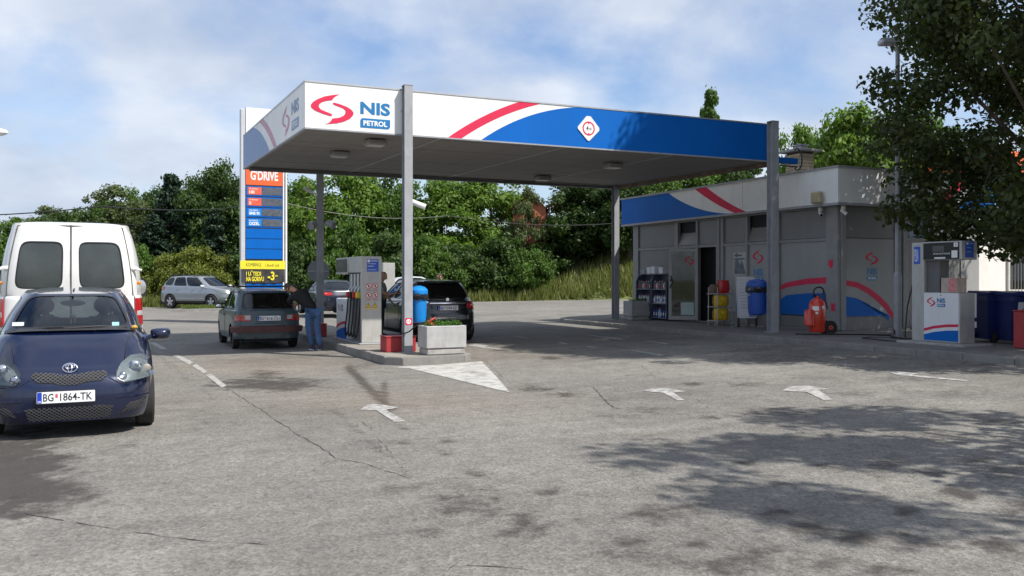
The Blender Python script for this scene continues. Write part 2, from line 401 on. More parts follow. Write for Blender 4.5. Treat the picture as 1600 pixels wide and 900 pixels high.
# asphalt
def am():
    m = bpy.data.materials.new('old_asphalt'); m.use_nodes = True; t = m.node_tree; b = t.nodes['Principled BSDF']; L = t.links
    tc = t.nodes.new('ShaderNodeTexCoord')
    def noise(sc, det=5, ro=.6):
        n = t.nodes.new('ShaderNodeTexNoise'); n.inputs['Scale'].default_value = sc; n.inputs['Detail'].default_value = det; n.inputs['Roughness'].default_value = ro
        L.new(tc.outputs['Object'], n.inputs['Vector']); return n
    def ramp(src, p0, c0, p1, c1):
        r = t.nodes.new('ShaderNodeValToRGB'); L.new(src, r.inputs[0]); r.color_ramp.elements[0].position = p0; r.color_ramp.elements[0].color = (*c0, 1)
        r.color_ramp.elements[1].position = p1; r.color_ramp.elements[1].color = (*c1, 1); return r
    def mixc(fac, a, bcol, mode='MIX'):
        x = t.nodes.new('ShaderNodeMix'); x.data_type = 'RGBA'; x.blend_type = mode
        if isinstance(fac, float): x.inputs[0].default_value = fac
        else: L.new(fac, x.inputs[0])
        L.new(a, x.inputs[6])
        if isinstance(bcol, tuple): x.inputs[7].default_value = (*bcol, 1)
        else: L.new(bcol, x.inputs[7])
        return x.outputs[2]
    base = ramp(noise(0.35, 6, .65).outputs['Fac'], .3, (0.158, 0.150, 0.137), .72, (0.248, 0.235, 0.212))
    mid = ramp(noise(3.0, 6, .7).outputs['Fac'], .3, (.82, .82, .82), .7, (1.12, 1.12, 1.12))
    c = mixc(1.0, base.outputs[0], mid.outputs[0], 'MULTIPLY')
    vo = t.nodes.new('ShaderNodeTexVoronoi'); vo.inputs['Scale'].default_value = 46; L.new(tc.outputs['Object'], vo.inputs['Vector'])
    sp = ramp(vo.outputs['Color'], .15, (.62, .62, .62), .85, (1.42, 1.42, 1.40)); c = mixc(0.62, c, sp.outputs[0], 'MULTIPLY')
    fi = noise(130, 3, .6); fr_ = ramp(fi.outputs['Fac'], .35, (.68, .68, .68), .65, (1.3, 1.3, 1.3)); c = mixc(.6, c, fr_.outputs[0], 'MULTIPLY')
    pits = ramp(noise(24, 4, .8).outputs['Fac'], .30, (.42, .42, .42), .42, (1, 1, 1)); c = mixc(.75, c, pits.outputs[0], 'MULTIPLY')
    # tone attribute: patches of newer or smoother surface
    at1 = t.nodes.new('ShaderNodeAttribute'); at1.attribute_name = 'tone'
    tn = t.nodes.new('ShaderNodeMapRange'); L.new(at1.outputs['Fac'], tn.inputs[0]); tn.inputs[1].default_value = -1; tn.inputs[2].default_value = 1; tn.inputs[3].default_value = .6; tn.inputs[4].default_value = 1.4
    cmb = t.nodes.new('ShaderNodeCombineColor'); [L.new(tn.outputs[0], cmb.inputs[i]) for i in range(3)]
    c = mixc(1.0, c, cmb.outputs[0], 'MULTIPLY')
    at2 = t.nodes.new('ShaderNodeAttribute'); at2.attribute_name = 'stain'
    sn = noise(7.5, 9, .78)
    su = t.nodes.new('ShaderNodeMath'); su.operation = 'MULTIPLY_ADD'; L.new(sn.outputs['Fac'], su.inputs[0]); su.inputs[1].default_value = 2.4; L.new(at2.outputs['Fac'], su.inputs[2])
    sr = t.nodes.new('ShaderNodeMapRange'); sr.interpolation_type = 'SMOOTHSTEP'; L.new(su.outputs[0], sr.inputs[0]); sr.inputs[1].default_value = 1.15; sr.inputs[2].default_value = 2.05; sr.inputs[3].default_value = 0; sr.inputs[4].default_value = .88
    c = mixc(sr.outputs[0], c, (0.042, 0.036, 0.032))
    at3 = t.nodes.new('ShaderNodeAttribute'); at3.attribute_name = 'rust'
    rr = t.nodes.new('ShaderNodeMath'); rr.operation = 'MULTIPLY'; L.new(at3.outputs['Fac'], rr.inputs[0]); L.new(sn.outputs['Fac'], rr.inputs[1])
    c = mixc(rr.outputs[0], c, (0.22, 0.15, 0.085))
    # long faint tyre tracks and drips
    mpt = t.nodes.new('ShaderNodeMapping'); mpt.inputs['Rotation'].default_value = (0, 0, R(-62)); mpt.inputs['Scale'].default_value = (.16, 1.5, 1); L.new(tc.outputs['Object'], mpt.inputs[0])
    tn2 = t.nodes.new('ShaderNodeTexNoise'); tn2.inputs['Scale'].default_value = 1.6; tn2.inputs['Detail'].default_value = 7; tn2.inputs['Roughness'].default_value = .6; L.new(mpt.outputs[0], tn2.inputs['Vector'])
    trk = ramp(tn2.outputs['Fac'], .36, (.87, .865, .855), .6, (1.04, 1.04, 1.035)); c = mixc(.9, c, trk.outputs[0], 'MULTIPLY')
    # random small blots everywhere
    bl = noise(1.25, 5, .62); blr = ramp(bl.outputs['Fac'], .63, (1, 1, 1), .72, (.58, .56, .53)); c = mixc(.85, c, blr.outputs[0], 'MULTIPLY')
    L.new(c, b.inputs['Base Color']); b.inputs['Roughness'].default_value = .86; b.inputs['Specular IOR Level'].default_value = .35
    bp = t.nodes.new('ShaderNodeBump'); bp.inputs['Strength'].default_value = .55; bp.inputs['Distance'].default_value = .012
    ad = t.nodes.new('ShaderNodeMath'); ad.operation = 'ADD'; L.new(vo.outputs['Distance'], ad.inputs[0]); L.new(fi.outputs['Fac'], ad.inputs[1]); L.new(ad.outputs[0], bp.inputs['Height']); L.new(bp.outputs[0], b.inputs['Normal'])
    return m
M_asph = am()
us = np.concatenate([np.arange(-60, -8, 2.0), np.arange(-8, U0, .1), [U0], np.arange(U0+.1, 16, .1), np.arange(16, 30, 1.0), [30, 33, 36, 40]])
vs_ = np.concatenate([np.arange(-14, 2.5, 1.5), np.arange(2.5, 26, .1), np.arange(26, 75, 1.0)])
V, F = sgrid(us, vs_, 0.0)
asphalt = npmesh('asphalt', V, F, M_asph, kind='structure'); asphalt.rotation_euler = (0, 0, TH)
Xw = V[:, 0]*CT - V[:, 1]*ST; Yw = V[:, 0]*ST + V[:, 1]*CT; Yc = np.maximum(Yw, 0.5)
PX = 800 + Xw/Yc*FPX; PY = HZ + (CAMH - V[:, 2])/Yc*FPX
# (px, py, rx, ry, strength, cut corner): oil blots, tyre rubber and damp marks
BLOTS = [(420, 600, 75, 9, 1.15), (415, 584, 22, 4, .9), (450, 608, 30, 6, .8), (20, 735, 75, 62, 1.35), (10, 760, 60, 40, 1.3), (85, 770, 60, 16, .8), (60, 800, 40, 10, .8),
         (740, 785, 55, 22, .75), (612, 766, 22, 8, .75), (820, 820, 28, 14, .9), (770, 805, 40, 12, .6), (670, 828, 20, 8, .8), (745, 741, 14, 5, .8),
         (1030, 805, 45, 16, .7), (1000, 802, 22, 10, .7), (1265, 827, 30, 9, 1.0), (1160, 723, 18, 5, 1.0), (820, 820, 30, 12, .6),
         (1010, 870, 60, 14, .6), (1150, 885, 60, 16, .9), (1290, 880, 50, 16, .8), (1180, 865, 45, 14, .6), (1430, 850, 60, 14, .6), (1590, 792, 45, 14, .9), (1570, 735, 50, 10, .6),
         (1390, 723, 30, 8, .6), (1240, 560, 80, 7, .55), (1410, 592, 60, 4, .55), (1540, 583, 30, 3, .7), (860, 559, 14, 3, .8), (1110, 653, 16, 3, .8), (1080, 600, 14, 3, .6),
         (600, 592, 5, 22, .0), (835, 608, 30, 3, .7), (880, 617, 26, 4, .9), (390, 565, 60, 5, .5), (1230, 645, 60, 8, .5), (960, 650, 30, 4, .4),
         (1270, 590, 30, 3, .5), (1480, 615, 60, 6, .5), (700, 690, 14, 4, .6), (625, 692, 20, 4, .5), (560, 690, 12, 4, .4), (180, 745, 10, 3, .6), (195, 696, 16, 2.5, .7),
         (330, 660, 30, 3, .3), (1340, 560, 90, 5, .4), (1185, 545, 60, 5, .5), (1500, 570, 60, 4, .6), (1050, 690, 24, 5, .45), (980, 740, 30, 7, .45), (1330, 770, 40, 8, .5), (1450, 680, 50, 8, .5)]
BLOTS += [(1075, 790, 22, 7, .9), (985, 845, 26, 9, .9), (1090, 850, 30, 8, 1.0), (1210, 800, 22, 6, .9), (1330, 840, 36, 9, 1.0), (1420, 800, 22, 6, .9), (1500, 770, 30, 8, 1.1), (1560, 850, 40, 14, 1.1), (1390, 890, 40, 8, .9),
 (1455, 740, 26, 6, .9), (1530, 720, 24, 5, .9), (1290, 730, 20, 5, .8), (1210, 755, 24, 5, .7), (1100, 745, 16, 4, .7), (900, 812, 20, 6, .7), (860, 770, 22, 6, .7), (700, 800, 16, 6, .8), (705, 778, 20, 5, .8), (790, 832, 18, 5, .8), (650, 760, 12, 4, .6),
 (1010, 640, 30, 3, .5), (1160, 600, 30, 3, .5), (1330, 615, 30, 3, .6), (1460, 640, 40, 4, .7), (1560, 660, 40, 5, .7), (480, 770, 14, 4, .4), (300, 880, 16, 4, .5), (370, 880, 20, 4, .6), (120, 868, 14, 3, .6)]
st = np.zeros(len(V))
rsb = np.random.RandomState(3)
def wob(f, ph): return np.sin(V[:, 0]*f+ph)*np.sin(V[:, 1]*f*1.13+ph*1.7)+.6*np.sin(V[:, 0]*f*2.3+ph*2.1+V[:, 1]*f*1.9)+.4*np.sin(V[:, 1]*f*4.1-V[:, 0]*f*3.1+ph)
WX, WY = wob(5.2, .3)+wob(11, 1.9)*.6, wob(4.7, 2.2)+wob(12.5, .7)*.6
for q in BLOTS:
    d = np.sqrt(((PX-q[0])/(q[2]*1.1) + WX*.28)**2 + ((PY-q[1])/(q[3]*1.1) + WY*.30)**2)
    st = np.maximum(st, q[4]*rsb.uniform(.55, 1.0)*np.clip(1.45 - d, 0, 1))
for (x0, y0, x1, y1, wd, s_) in ((545, 575, 610, 640, 7, .85), (600, 600, 604, 650, 6, .7), (620, 665, 700, 710, 4, .4), (520, 640, 610, 720, 5, .35), (640, 560, 545, 575, 5, .4), (230, 545, 330, 620, 4, .25)):
    t_ = np.clip(((PX-x0)*(x1-x0)+(PY-y0)*(y1-y0))/((x1-x0)**2+(y1-y0)**2), 0, 1)
    d = np.hypot(PX-(x0+t_*(x1-x0)), PY-(y0+t_*(y1-y0)))
    st = np.maximum(st, s_*np.clip(1.3 - d/wd, 0, 1))
st[Yw < 1] = 0
def inpoly(P):
    c = np.zeros(len(V), bool); n = len(P)
    for i in range(n):
        x0, y0 = P[i]; x1, y1 = P[(i+1) % n]
        if y0 == y1: continue
        k = ((y0 > PY) != (y1 > PY)) & (PX < (x1-x0)*(PY-y0)/(y1-y0)+x0); c ^= k
    return c
tone = np.zeros(len(V))
tone[inpoly([(-400, 800), (130, 812), (370, 850), (560, 846), (640, 838), (700, 860), (760, 905), (900, 2500), (-3000, 2500)])] = .10
tone[inpoly([(928, 605), (1010, 598), (1052, 601), (1145, 650), (1040, 648), (958, 638)])] = .06
tone[inpoly([(352, 605), (520, 715), (612, 712), (600, 660), (545, 625), (640, 575), (560, 545), (240, 540)])] = -.03
tone[inpoly([(745, 560), (800, 614), (1100, 650), (1600, 700), (1600, 620), (1300, 600), (1150, 560), (900, 530), (760, 525)])] = .05
rust = np.clip(1.2 - np.hypot((PX-620)/330, (PY-628)/30), 0, 1)*.35 + np.clip(1.2 - np.hypot((PX-430)/160, (PY-570)/22), 0, 1)*.4 + np.clip(1.2 - np.hypot((PX-780)/200, (PY-545)/26), 0, 1)*.3
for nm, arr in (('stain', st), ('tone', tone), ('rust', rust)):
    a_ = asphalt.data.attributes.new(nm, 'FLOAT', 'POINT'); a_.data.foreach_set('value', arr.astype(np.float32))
# parts of the asphalt are written in station coordinates (the asphalt object itself is turned)
def apart(name, pxpoly, m, lift=0.006, label=None):
    pts = [G(x, y) for x, y in pxpoly]; mb = MB(); vs = []
    for P in pts:
        u, v = UV(P.x, P.y); vs.append((u, v, gz_u(u)+lift))
    n = len(vs); ar = sum(vs[i][0]*vs[(i+1) % n][1]-vs[(i+1) % n][0]*vs[i][1] for i in range(n))
    f = tuple(range(n)) if ar > 0 else tuple(range(n))[::-1]
    mb.add(vs, [f]); o = mb.build(name, m, asphalt, smooth=False)
    if label: o['label'] = label
    return o
def worn(name, col, keep=.5, sc=9):
    "worn road paint: patchy cover over asphalt"
    m = bpy.data.materials.new(name); m.use_nodes = True; t = m.node_tree; b = t.nodes['Principled BSDF']; L = t.links
    tc = t.nodes.new('ShaderNodeTexCoord'); n = t.nodes.new('ShaderNodeTexNoise'); n.inputs['Scale'].default_value = sc; n.inputs['Detail'].default_value = 9; n.inputs['Roughness'].default_value = .75; L.new(tc.outputs['Object'], n.inputs['Vector'])
    r = t.nodes.new('ShaderNodeValToRGB'); L.new(n.outputs['Fac'], r.inputs[0]); r.color_ramp.elements[0].position = keep-.12; r.color_ramp.elements[0].color = (0.19, .185, .17, 1); r.color_ramp.elements[1].position = keep+.08; r.color_ramp.elements[1].color = (*col, 1)
    L.new(r.outputs[0], b.inputs['Base Color']); b.inputs['Roughness'].default_value = .8
    n2 = t.nodes.new('ShaderNodeTexNoise'); n2.inputs['Scale'].default_value = 90; L.new(tc.outputs['Object'], n2.inputs['Vector'])
    bp = t.nodes.new('ShaderNodeBump'); bp.inputs['Strength'].default_value = .5; bp.inputs['Distance'].default_value = .01; L.new(n2.outputs['Fac'], bp.inputs['Height']); L.new(bp.outputs[0], b.inputs['Normal'])
    return m
M_paint = worn('worn_road_paint', (.46, .45, .43), .525)
M_paint2 = worn('worn_white_triangle', (.46, .45, .42), .47, 3.5)
apart('painted_triangle', [(612, 574), (640, 576), (797, 614), (782, 596), (753, 565), (690, 570)], M_paint2)
apart('painted_arrow', [(562, 641), (575, 633), (592, 632), (624, 637), (603, 641), (634, 659), (616, 660), (589, 642), (573, 641)], M_paint)
apart('painted_arrow', [(1004, 611), (1020, 607), (1040, 607), (1072, 612), (1052, 614), (1070, 626), (1058, 626), (1036, 614), (1020, 613)], M_paint)
apart('painted_arrow', [(1221, 611), (1236, 604), (1262, 603), (1296, 608), (1279, 610), (1301, 625), (1287, 626), (1261, 613), (1240, 612)], M_paint)
apart('painted_arrow', [(1389, 582), (1402, 581), (1440, 584), (1425, 586), (1518, 595), (1510, 596), (1418, 588), (1404, 587)], M_paint)
apart('painted_arrow', [(731, 540), (742, 538), (764, 540), (758, 542), (788, 546), (780, 547), (748, 543)], M_paint)
for q in ([(232, 535), (242, 535), (262, 546), (251, 546)], [(270, 556), (278, 555), (302, 566), (296, 570)], [(300, 572), (307, 569), (324, 581), (318, 584)], [(322, 587), (329, 584), (354, 603), (346, 606)],
          [(917, 524), (925, 524), (977, 530), (968, 531)], [(980, 547), (988, 547), (1040, 555), (1030, 556)], [(870, 535), (878, 535), (890, 538), (880, 538)], [(800, 525), (808, 525), (828, 529), (820, 529)],
          [(915, 542), (920, 541), (936, 544), (930, 545)], [(1008, 533), (1014, 533), (1046, 537), (1040, 538)]):
    apart('painted_line', q, M_paint)
# cracks and joints: thin recessed-looking strips of bitumen and grit
M_crack = mat('crack_grit', (0.055, 0.05, 0.044), .95, var=.5, vs=20)
def crack(pts, w=.012, seed=1, gap=0.0):
    rnd = random.Random(seed); P = []
    for i in range(len(pts)-1):
        a = G(*pts[i]); b = G(*pts[i+1]); n = max(2, int((b-a).length/.10))
        for k in range(n): P.append(a.lerp(b, k/n) + Vector((rnd.uniform(-.018, .018), rnd.uniform(-.018, .018), 0)))
    P.append(G(*pts[-1])); vs = []; fs = []
    for i, p in enumerate(P):
        d = (P[min(i+1, len(P)-1)]-P[max(i-1, 0)]); d.z = 0; d.normalize(); nrm = Vector((-d.y, d.x, 0)); ww = w*.48*(.2+1.1*rnd.random())*(.35 if i in (0, len(P)-1) else 1)
        for s_ in (-1, 1):
            q = p + nrm*ww*s_; u, v = UV(q.x, q.y); vs.append((u, v, gz_u(u)+.004))
        if i and rnd.random() > gap: fs.append((2*i-2, 2*i, 2*i+1, 2*i-1))
    MB().add(vs, fs).build('crack', M_crack, asphalt, smooth=False)
for k, (pts, w, gap) in enumerate([
    ([(352, 605), (410, 643), (470, 682), (512, 706), (524, 716)], .013, .1), ([(524, 716), (560, 722), (600, 735), (640, 748)], .010, .25), ([(524, 716), (545, 715), (612, 712)], .008, .3),
    ([(30, 800), (80, 811), (140, 821), (190, 829), (250, 838), (300, 844), (370, 848), (420, 852)], .011, .15), ([(716, 880), (740, 884), (800, 887), (860, 892)], .010, .2), ([(700, 896), (716, 880)], .012, .1),
    ([(928, 605), (940, 620), (958, 637)], .022, 0), ([(958, 637), (1000, 643), (1040, 648), (1080, 646), (1118, 645)], .012, .15), ([(1052, 602), (1080, 617), (1118, 645)], .010, .25), ([(1118, 645), (1160, 652), (1240, 668), (1300, 678), (1360, 682)], .009, .35),
    ([(1360, 682), (1390, 678), (1412, 672)], .010, .1), ([(1350, 690), (1400, 700), (1460, 712)], .008, .4), ([(800, 596), (830, 603), (860, 611), (900, 620)], .014, .35), ([(620, 638), (660, 635), (700, 634), (760, 631), (830, 625)], .006, .3),
    ([(1000, 570), (1012, 580), (1026, 592)], .008, .2), ([(560, 655), (580, 670), (590, 684), (604, 700), (640, 745)], .006, .45), ([(180, 698), (214, 694)], .009, 0), ([(250, 738), (300, 722), (345, 700), (440, 683)], .005, .5), ([(590, 690), (600, 712)], .007, .2),
    ([(300, 836), (340, 810), (420, 770), (470, 745), (524, 716)], .005, .55), ([(230, 545), (280, 575), (352, 605)], .008, .4), ([(420, 608), (440, 618), (462, 628)], .006, .4), ([(1300, 620), (1340, 630), (1420, 640), (1500, 655)], .006, .5), ([(760, 565), (780, 585), (800, 600)], .010, .3),
    ([(45, 868), (62, 867)], .008, .1), ([(150, 745), (185, 744)], .006, .3), ([(820, 495), (860, 497), (900, 496)], .010, .3)]):
    crack(pts, w, k+3, gap)

# ---- pavement along the shop, kerb stones
KU = 13.85
M_pave = mat('pavement_concrete', (0.17, 0.163, 0.152), .9, var=.18, vs=1.6, bump=.4, bs=50, dirt=.35)
KH = .12
pv = MB(); end = 25.6
outl = [(KU+.12, -6.0), (KU+.12, end)] + [(KU+.12+1.6*(1-math.cos(t)), end+1.6*math.sin(t)) for t in [PI/2*i/8 for i in range(1, 9)]] + [(24, end+1.6), (24, 22), (24, -6)]
lines = []
vsx = [(u, v, gz_u(u)+KH) for u, v in outl]; n = len(vsx)
pv.add(vsx, [tuple(range(n))[::-1]]); pvo = pv.build('pavement', M_pave, None, 'structure', smooth=False); pvo.rotation_euler = (0, 0, TH); pvo['kind'] = 'structure'
M_kerb = mat('kerb_stone', (0.23, 0.222, 0.21), .9, var=.2, vs=2.5, bump=.4, bs=40, dirt=.3)
def kerb_run(path, parent, z_of, w=.13, h=KH, L=1.0, inner=1, m=None, mk=None):
    "a run of single kerb stones along a path in station coordinates; inner: side on which the stone's width lies"
    pts = [Vector((a, b)) for a, b in path]; seg = []
    acc = 0; cuts = [pts[0]]
    for i in range(len(pts)-1):
        a, b = pts[i], pts[i+1]; l = (b-a).length; k = max(1, round(l/L))
        for j in range(1, k+1): cuts.append(a.lerp(b, j/k))
    for i in range(len(cuts)-1):
        a, b = cuts[i], cuts[i+1]; d = (b-a).normalized(); nn = Vector((-d.y, d.x))*inner
        g_ = .006; a2 = a + d*g_; b2 = b - d*g_; rz_ = random.uniform(-.004, .004)
        quad = [a2, b2, b2+nn*w, a2+nn*w]
        if inner < 0: quad = [quad[0], quad[3], quad[2], quad[1]]
        c = .018; cen = sum(quad, Vector((0, 0)))/4; ins = [q + (cen-q).normalized()*c*1.3 for q in quad]
        vs = [(q.x, q.y, z_of(q.x)-.05) for q in quad] + [(q.x, q.y, z_of(q.x)+h-c+rz_) for q in quad] + [(q.x, q.y, z_of(q.x)+h+rz_+.002) for q in ins]
        fs = [(8, 9, 10, 11)] + [(k, (k+1) % 4, 4+(k+1) % 4, 4+k) for k in range(4)] + [(4+k, 4+(k+1) % 4, 8+(k+1) % 4, 8+k) for k in range(4)]
        MB().add(vs, fs).build('kerb_stone', mk or M_kerb, parent, smooth=False)
kerb_run([(KU, 4.0), (KU, end)] + [(KU+1.6*(1-math.cos(t)), end+1.6*math.sin(t)) for t in (PI/8, PI/4, PI*3/8, PI/2)] + [(20, end+1.6)], pvo, gz_u, inner=-1)

# ---- the pump island
IU0, IU1, IV0, IV1 = 4.9, 6.68, 15.85, 28.2; IH = .15
def isl():
    o = [(IU0+.25, IV0), (IU1-.25, IV0+.1), (IU1, IV0+.4), (IU1, IV1), (IU1-.5, IV1+.5), (IU0+.5, IV1+.5), (IU0, IV1), (IU0, IV0+.3)]
    return o
io = isl(); ins = []
cen = Vector((5.87, 22))
for a, b in io: ins.append((a + (.1 if a < cen.x else -.1), b + (.1 if b < cen.y else -.1)))
n = len(ins); isd = MB().add([(a, b, gz_u(a)*0+IH-.004) for a, b in ins] + [(a, b, -.03) for a, b in ins], [tuple(range(n))] + [(i, n+i, n+(i+1) % n, (i+1) % n) for i in range(n)])
islo = isd.build('pump_island', mat('island_concrete', (0.27, 0.245, 0.21), .9, var=.2, vs=2.2, bump=.4, bs=50, dirt=.4), None, 'structure', smooth=False); islo.rotation_euler = (0, 0, TH)
kerb_run(io + [io[0]], islo, lambda u: 0.0, w=.12, h=IH+.002, L=.9, inner=1)
# second island further back, beyond the black car's lane
i2 = MB().box(9.2, 10.6, 31.2, 35.0, gz_u(9.9)-.05, gz_u(9.9)+IH, .03); sbuild(i2, 'pump_island', M_kerb, kind='structure')
# a small kerbed grass strip far left, and the verge beyond the road
M_grassbase = mat('verge_soil', (0.10, 0.115, 0.035), .95, var=.4, vs=1.2, bump=.8, bs=10)
# verge: rises behind the road's far edge, higher to the right
def vh(x, y):
    e = 50.0 + .02*x + .8*math.sin(x*.11) if x < 3 else 50.0 + .06 - 0.0*x
    e = 51.5 - max(0, x)*.12
    d = max(0.0, y - e)
    r = 1/(1+math.exp(-(x-3.0)/1.5))
    h = (.15 + 2.9*r)*(1-math.exp(-d/4.5)) + .02*d*(1-r) 
    return gz(x, y) - .02 + h + .10*math.sin(x*1.3)*math.sin(y*.9)*min(1, d)
xs = np.arange(-70, 60, .8); ys = np.concatenate([np.arange(41, 60, .5), np.arange(60, 130, 4.0)])
Vv = np.array([(x, y, vh(x, y) if y > 51.5-max(0, x)*.12 else gz(x, y)-.06) for y in ys for x in xs]); idx = np.arange(len(Vv)).reshape(len(ys), len(xs))
Fv = np.stack([idx[:-1, :-1], idx[:-1, 1:], idx[1:, 1:], idx[1:, :-1]], -1).reshape(-1, 4)
npmesh('grass_bank', Vv, Fv, M_grassbase, kind='structure', smooth=True)
def grass(name, n, region, hmin, hmax, c1, c2, zf, w=.05, seed=5):
    rs = np.random.RandomState(seed); P = region(rs, n); n = len(P)
    a = rs.uniform(0, PI, n); h = rs.uniform(hmin, hmax, n); lx = rs.normal(0, .25, n)*h; ly = rs.normal(0, .25, n)*h; wd = w*rs.uniform(.6, 1.4, n)
    z = np.array([zf(x, y) for x, y in P]) - .03
    V = np.zeros((n, 3, 3)); V[:, 0] = np.stack([P[:, 0]-np.cos(a)*wd, P[:, 1]-np.sin(a)*wd, z], 1); V[:, 1] = np.stack([P[:, 0]+np.cos(a)*wd, P[:, 1]+np.sin(a)*wd, z], 1); V[:, 2] = np.stack([P[:, 0]+lx, P[:, 1]+ly, z+h], 1)
    o = npmesh(name, V.reshape(-1, 3), np.arange(3*n).reshape(-1, 3), leafmat(name+'_blades', c1, c2, .35), kind='stuff'); return o
def reg_bank(rs, n):
    x = rs.uniform(-48, 26, n); e = 51.5 - np.maximum(0, x)*.12; y = e + rs.exponential(4.0, n) + .15 + rs.normal(0, .15, n); keep = (np.sin(x*.9+y*.5)+np.sin(x*2.3-y)+rs.uniform(-2, 2, n)) > -1.2
    return np.stack([x, y], 1)[keep]
grass('long_grass', 60000, reg_bank, .25, .8, (0.07, 0.10, 0.02), (0.22, 0.22, 0.075), vh, .05)
g_ = bpy.data.objects['long_grass']; tag(g_, 'long green and straw coloured grass on the bank beyond the road', 'grass')
# grass strip with kerb near the silver car
mbk = MB()
P0 = [G(268, 487), G(400, 484), G(400, 480.5), G(290, 483)]
MB().add([(p.x, p.y, p.z-.03) for p in P0] + [(p.x, p.y, p.z+.10) for p in P0], [(4, 5, 6, 7), (0, 1, 5, 4), (1, 2, 6, 5), (2, 3, 7, 6), (3, 0, 4, 7)]).build('traffic_island', M_kerb, None, 'structure', smooth=False)
def reg_strip(rs, n):
    a = rs.uniform(.08, 1, n)[:, None]; b = rs.uniform(.15, .9, n)[:, None]
    A = np.array(P0[0])[None, :2]*(1-a) + np.array(P0[1])[None, :2]*a; B = np.array(P0[3])[None, :2]*(1-a)+np.array(P0[2])[None, :2]*a
    return A*(1-b)+B*b
gs_ = grass('island_grass', 5000, reg_strip, .08, .22, (0.06, 0.10, 0.02), (0.16, 0.19, 0.05), lambda x, y: gz(x, y)+.11, .04, 9)
tag(gs_, 'short grass on the kerbed strip in front of the silver car', 'grass')
# ================================================================== CANOPY
CZ0, CZ1 = 4.51, 5.38; CU0, CU1 = 3.595, 15.08; CV0, CV1 = 17.05, 24.95
def FV(v): return Frame((0, v, 0), (1, 0, 0))
def FU(u): return Frame((u, 0, 0), (0, -1, 0))
def pv_(px, py, v=CV0): return on_v(px, py, v)
def pu_(px, py, u):
    v, z = on_u(px, py, u); return (-v, z)
def clipz(pts, z0, z1): return [(a, min(max(b, z0), z1)) for a, b in pts]
can = sthing('petrol_station_canopy', 'flat white and blue canopy on grey steel columns over the pumps', 'canopy', CU0, CV0, 0)
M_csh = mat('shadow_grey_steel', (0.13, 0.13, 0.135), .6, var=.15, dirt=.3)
M_redglare = mat('glare_red_film', (.50, .20, .27), .4, var=.08); M_blueglare = mat('glare_blue_film', (.11, .20, .40), .4, var=.06); M_btglare = mat('glare_blue_lettering', (.16, .26, .42), .4)  # side fascia print: glare painted in as paler film colours
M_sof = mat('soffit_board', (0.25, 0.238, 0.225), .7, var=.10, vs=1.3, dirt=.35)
T = .05
MB().box(CU0, CU1, CV0, CV0+T, CZ0, CZ1).build('front_fascia', M_white, can, smooth=False)
MB().box(CU0, CU0+T, CV0+T, CV1-T, CZ0, CZ1).build('side_fascia', M_white, can, smooth=False)
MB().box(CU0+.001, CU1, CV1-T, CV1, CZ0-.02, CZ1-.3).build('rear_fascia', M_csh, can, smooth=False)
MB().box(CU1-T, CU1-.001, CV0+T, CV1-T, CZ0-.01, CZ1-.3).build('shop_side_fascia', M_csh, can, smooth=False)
MB().box(CU0+T, CU1-T, CV0+T, CV1-T, CZ0+.30, CZ0+.42).build('roof_deck', M_grey, can, smooth=False)
# edge trims
MB().box(CU0-.012, CU1+.012, CV0-.012, CV0+T+.01, CZ1, CZ1+.03).box(CU0-.012, CU0+T+.01, CV0+T+.01, CV1, CZ1, CZ1+.03).build('top_trim', M_alu, can, smooth=False)
MB().box(CU0-.008, CU1+.008, CV0-.01, CV0+.06, CZ0-.03, CZ0-.001).box(CU0-.01, CU0+.06, CV0+.06, CV1, CZ0-.03, CZ0-.001).build('drip_edge', M_grey, can, smooth=False)
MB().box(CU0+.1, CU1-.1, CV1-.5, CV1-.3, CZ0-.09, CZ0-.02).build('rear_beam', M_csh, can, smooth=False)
# soffit boards (run along u, in four lengths)
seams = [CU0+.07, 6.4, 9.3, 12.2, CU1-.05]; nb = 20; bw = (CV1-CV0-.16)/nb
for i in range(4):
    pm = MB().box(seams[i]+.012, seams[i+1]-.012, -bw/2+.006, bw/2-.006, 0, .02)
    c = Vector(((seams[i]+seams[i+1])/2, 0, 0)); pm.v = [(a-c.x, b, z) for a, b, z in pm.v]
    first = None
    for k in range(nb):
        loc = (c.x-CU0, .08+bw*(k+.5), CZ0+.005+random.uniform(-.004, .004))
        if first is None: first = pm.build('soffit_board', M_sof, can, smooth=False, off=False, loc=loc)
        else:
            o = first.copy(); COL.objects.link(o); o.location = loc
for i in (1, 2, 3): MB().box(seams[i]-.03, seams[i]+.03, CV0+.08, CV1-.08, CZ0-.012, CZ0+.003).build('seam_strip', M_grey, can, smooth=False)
# flat print of the fascia
fv = FV(CV0); F_ = 1390
nis(fv, *[pv_(563, 189)[0], pv_(563, 178)[1]], pv_(609.5, 170)[0]-pv_(563, 170)[0], .245, can, M_bluetxt, .006)
emblem(fv, pv_(485.5, 170)[0], CZ0+.085, pv_(552.5, 170)[0]-pv_(485.5, 170)[0], .60, can, M_red, .006)
a0 = pv_(563, 190)[0]; a1 = pv_(609.5, 190)[0]
tag_petrol(fv, a0, CZ0+.075, a1-a0, .185, can, M_bluetxt, M_print, .006)
def curve(p0, p1, bow, n=14):
    "points from p0 to p1 bowed sideways (quadratic)"
    p0 = Vector(p0); p1 = Vector(p1); d = p1-p0; nn = Vector((-d.y, d.x)); m = (p0+p1)/2 + nn*bow
    return [tuple((1-t)**2*p0 + 2*t*(1-t)*m + t*t*p1) for t in [i/n for i in range(n+1)]]
b0 = pv_(700, 214)[0]; b1 = pv_(721, 217)[0]; t0 = pv_(812, 162)[0]; t1 = pv_(846, 164)[0]
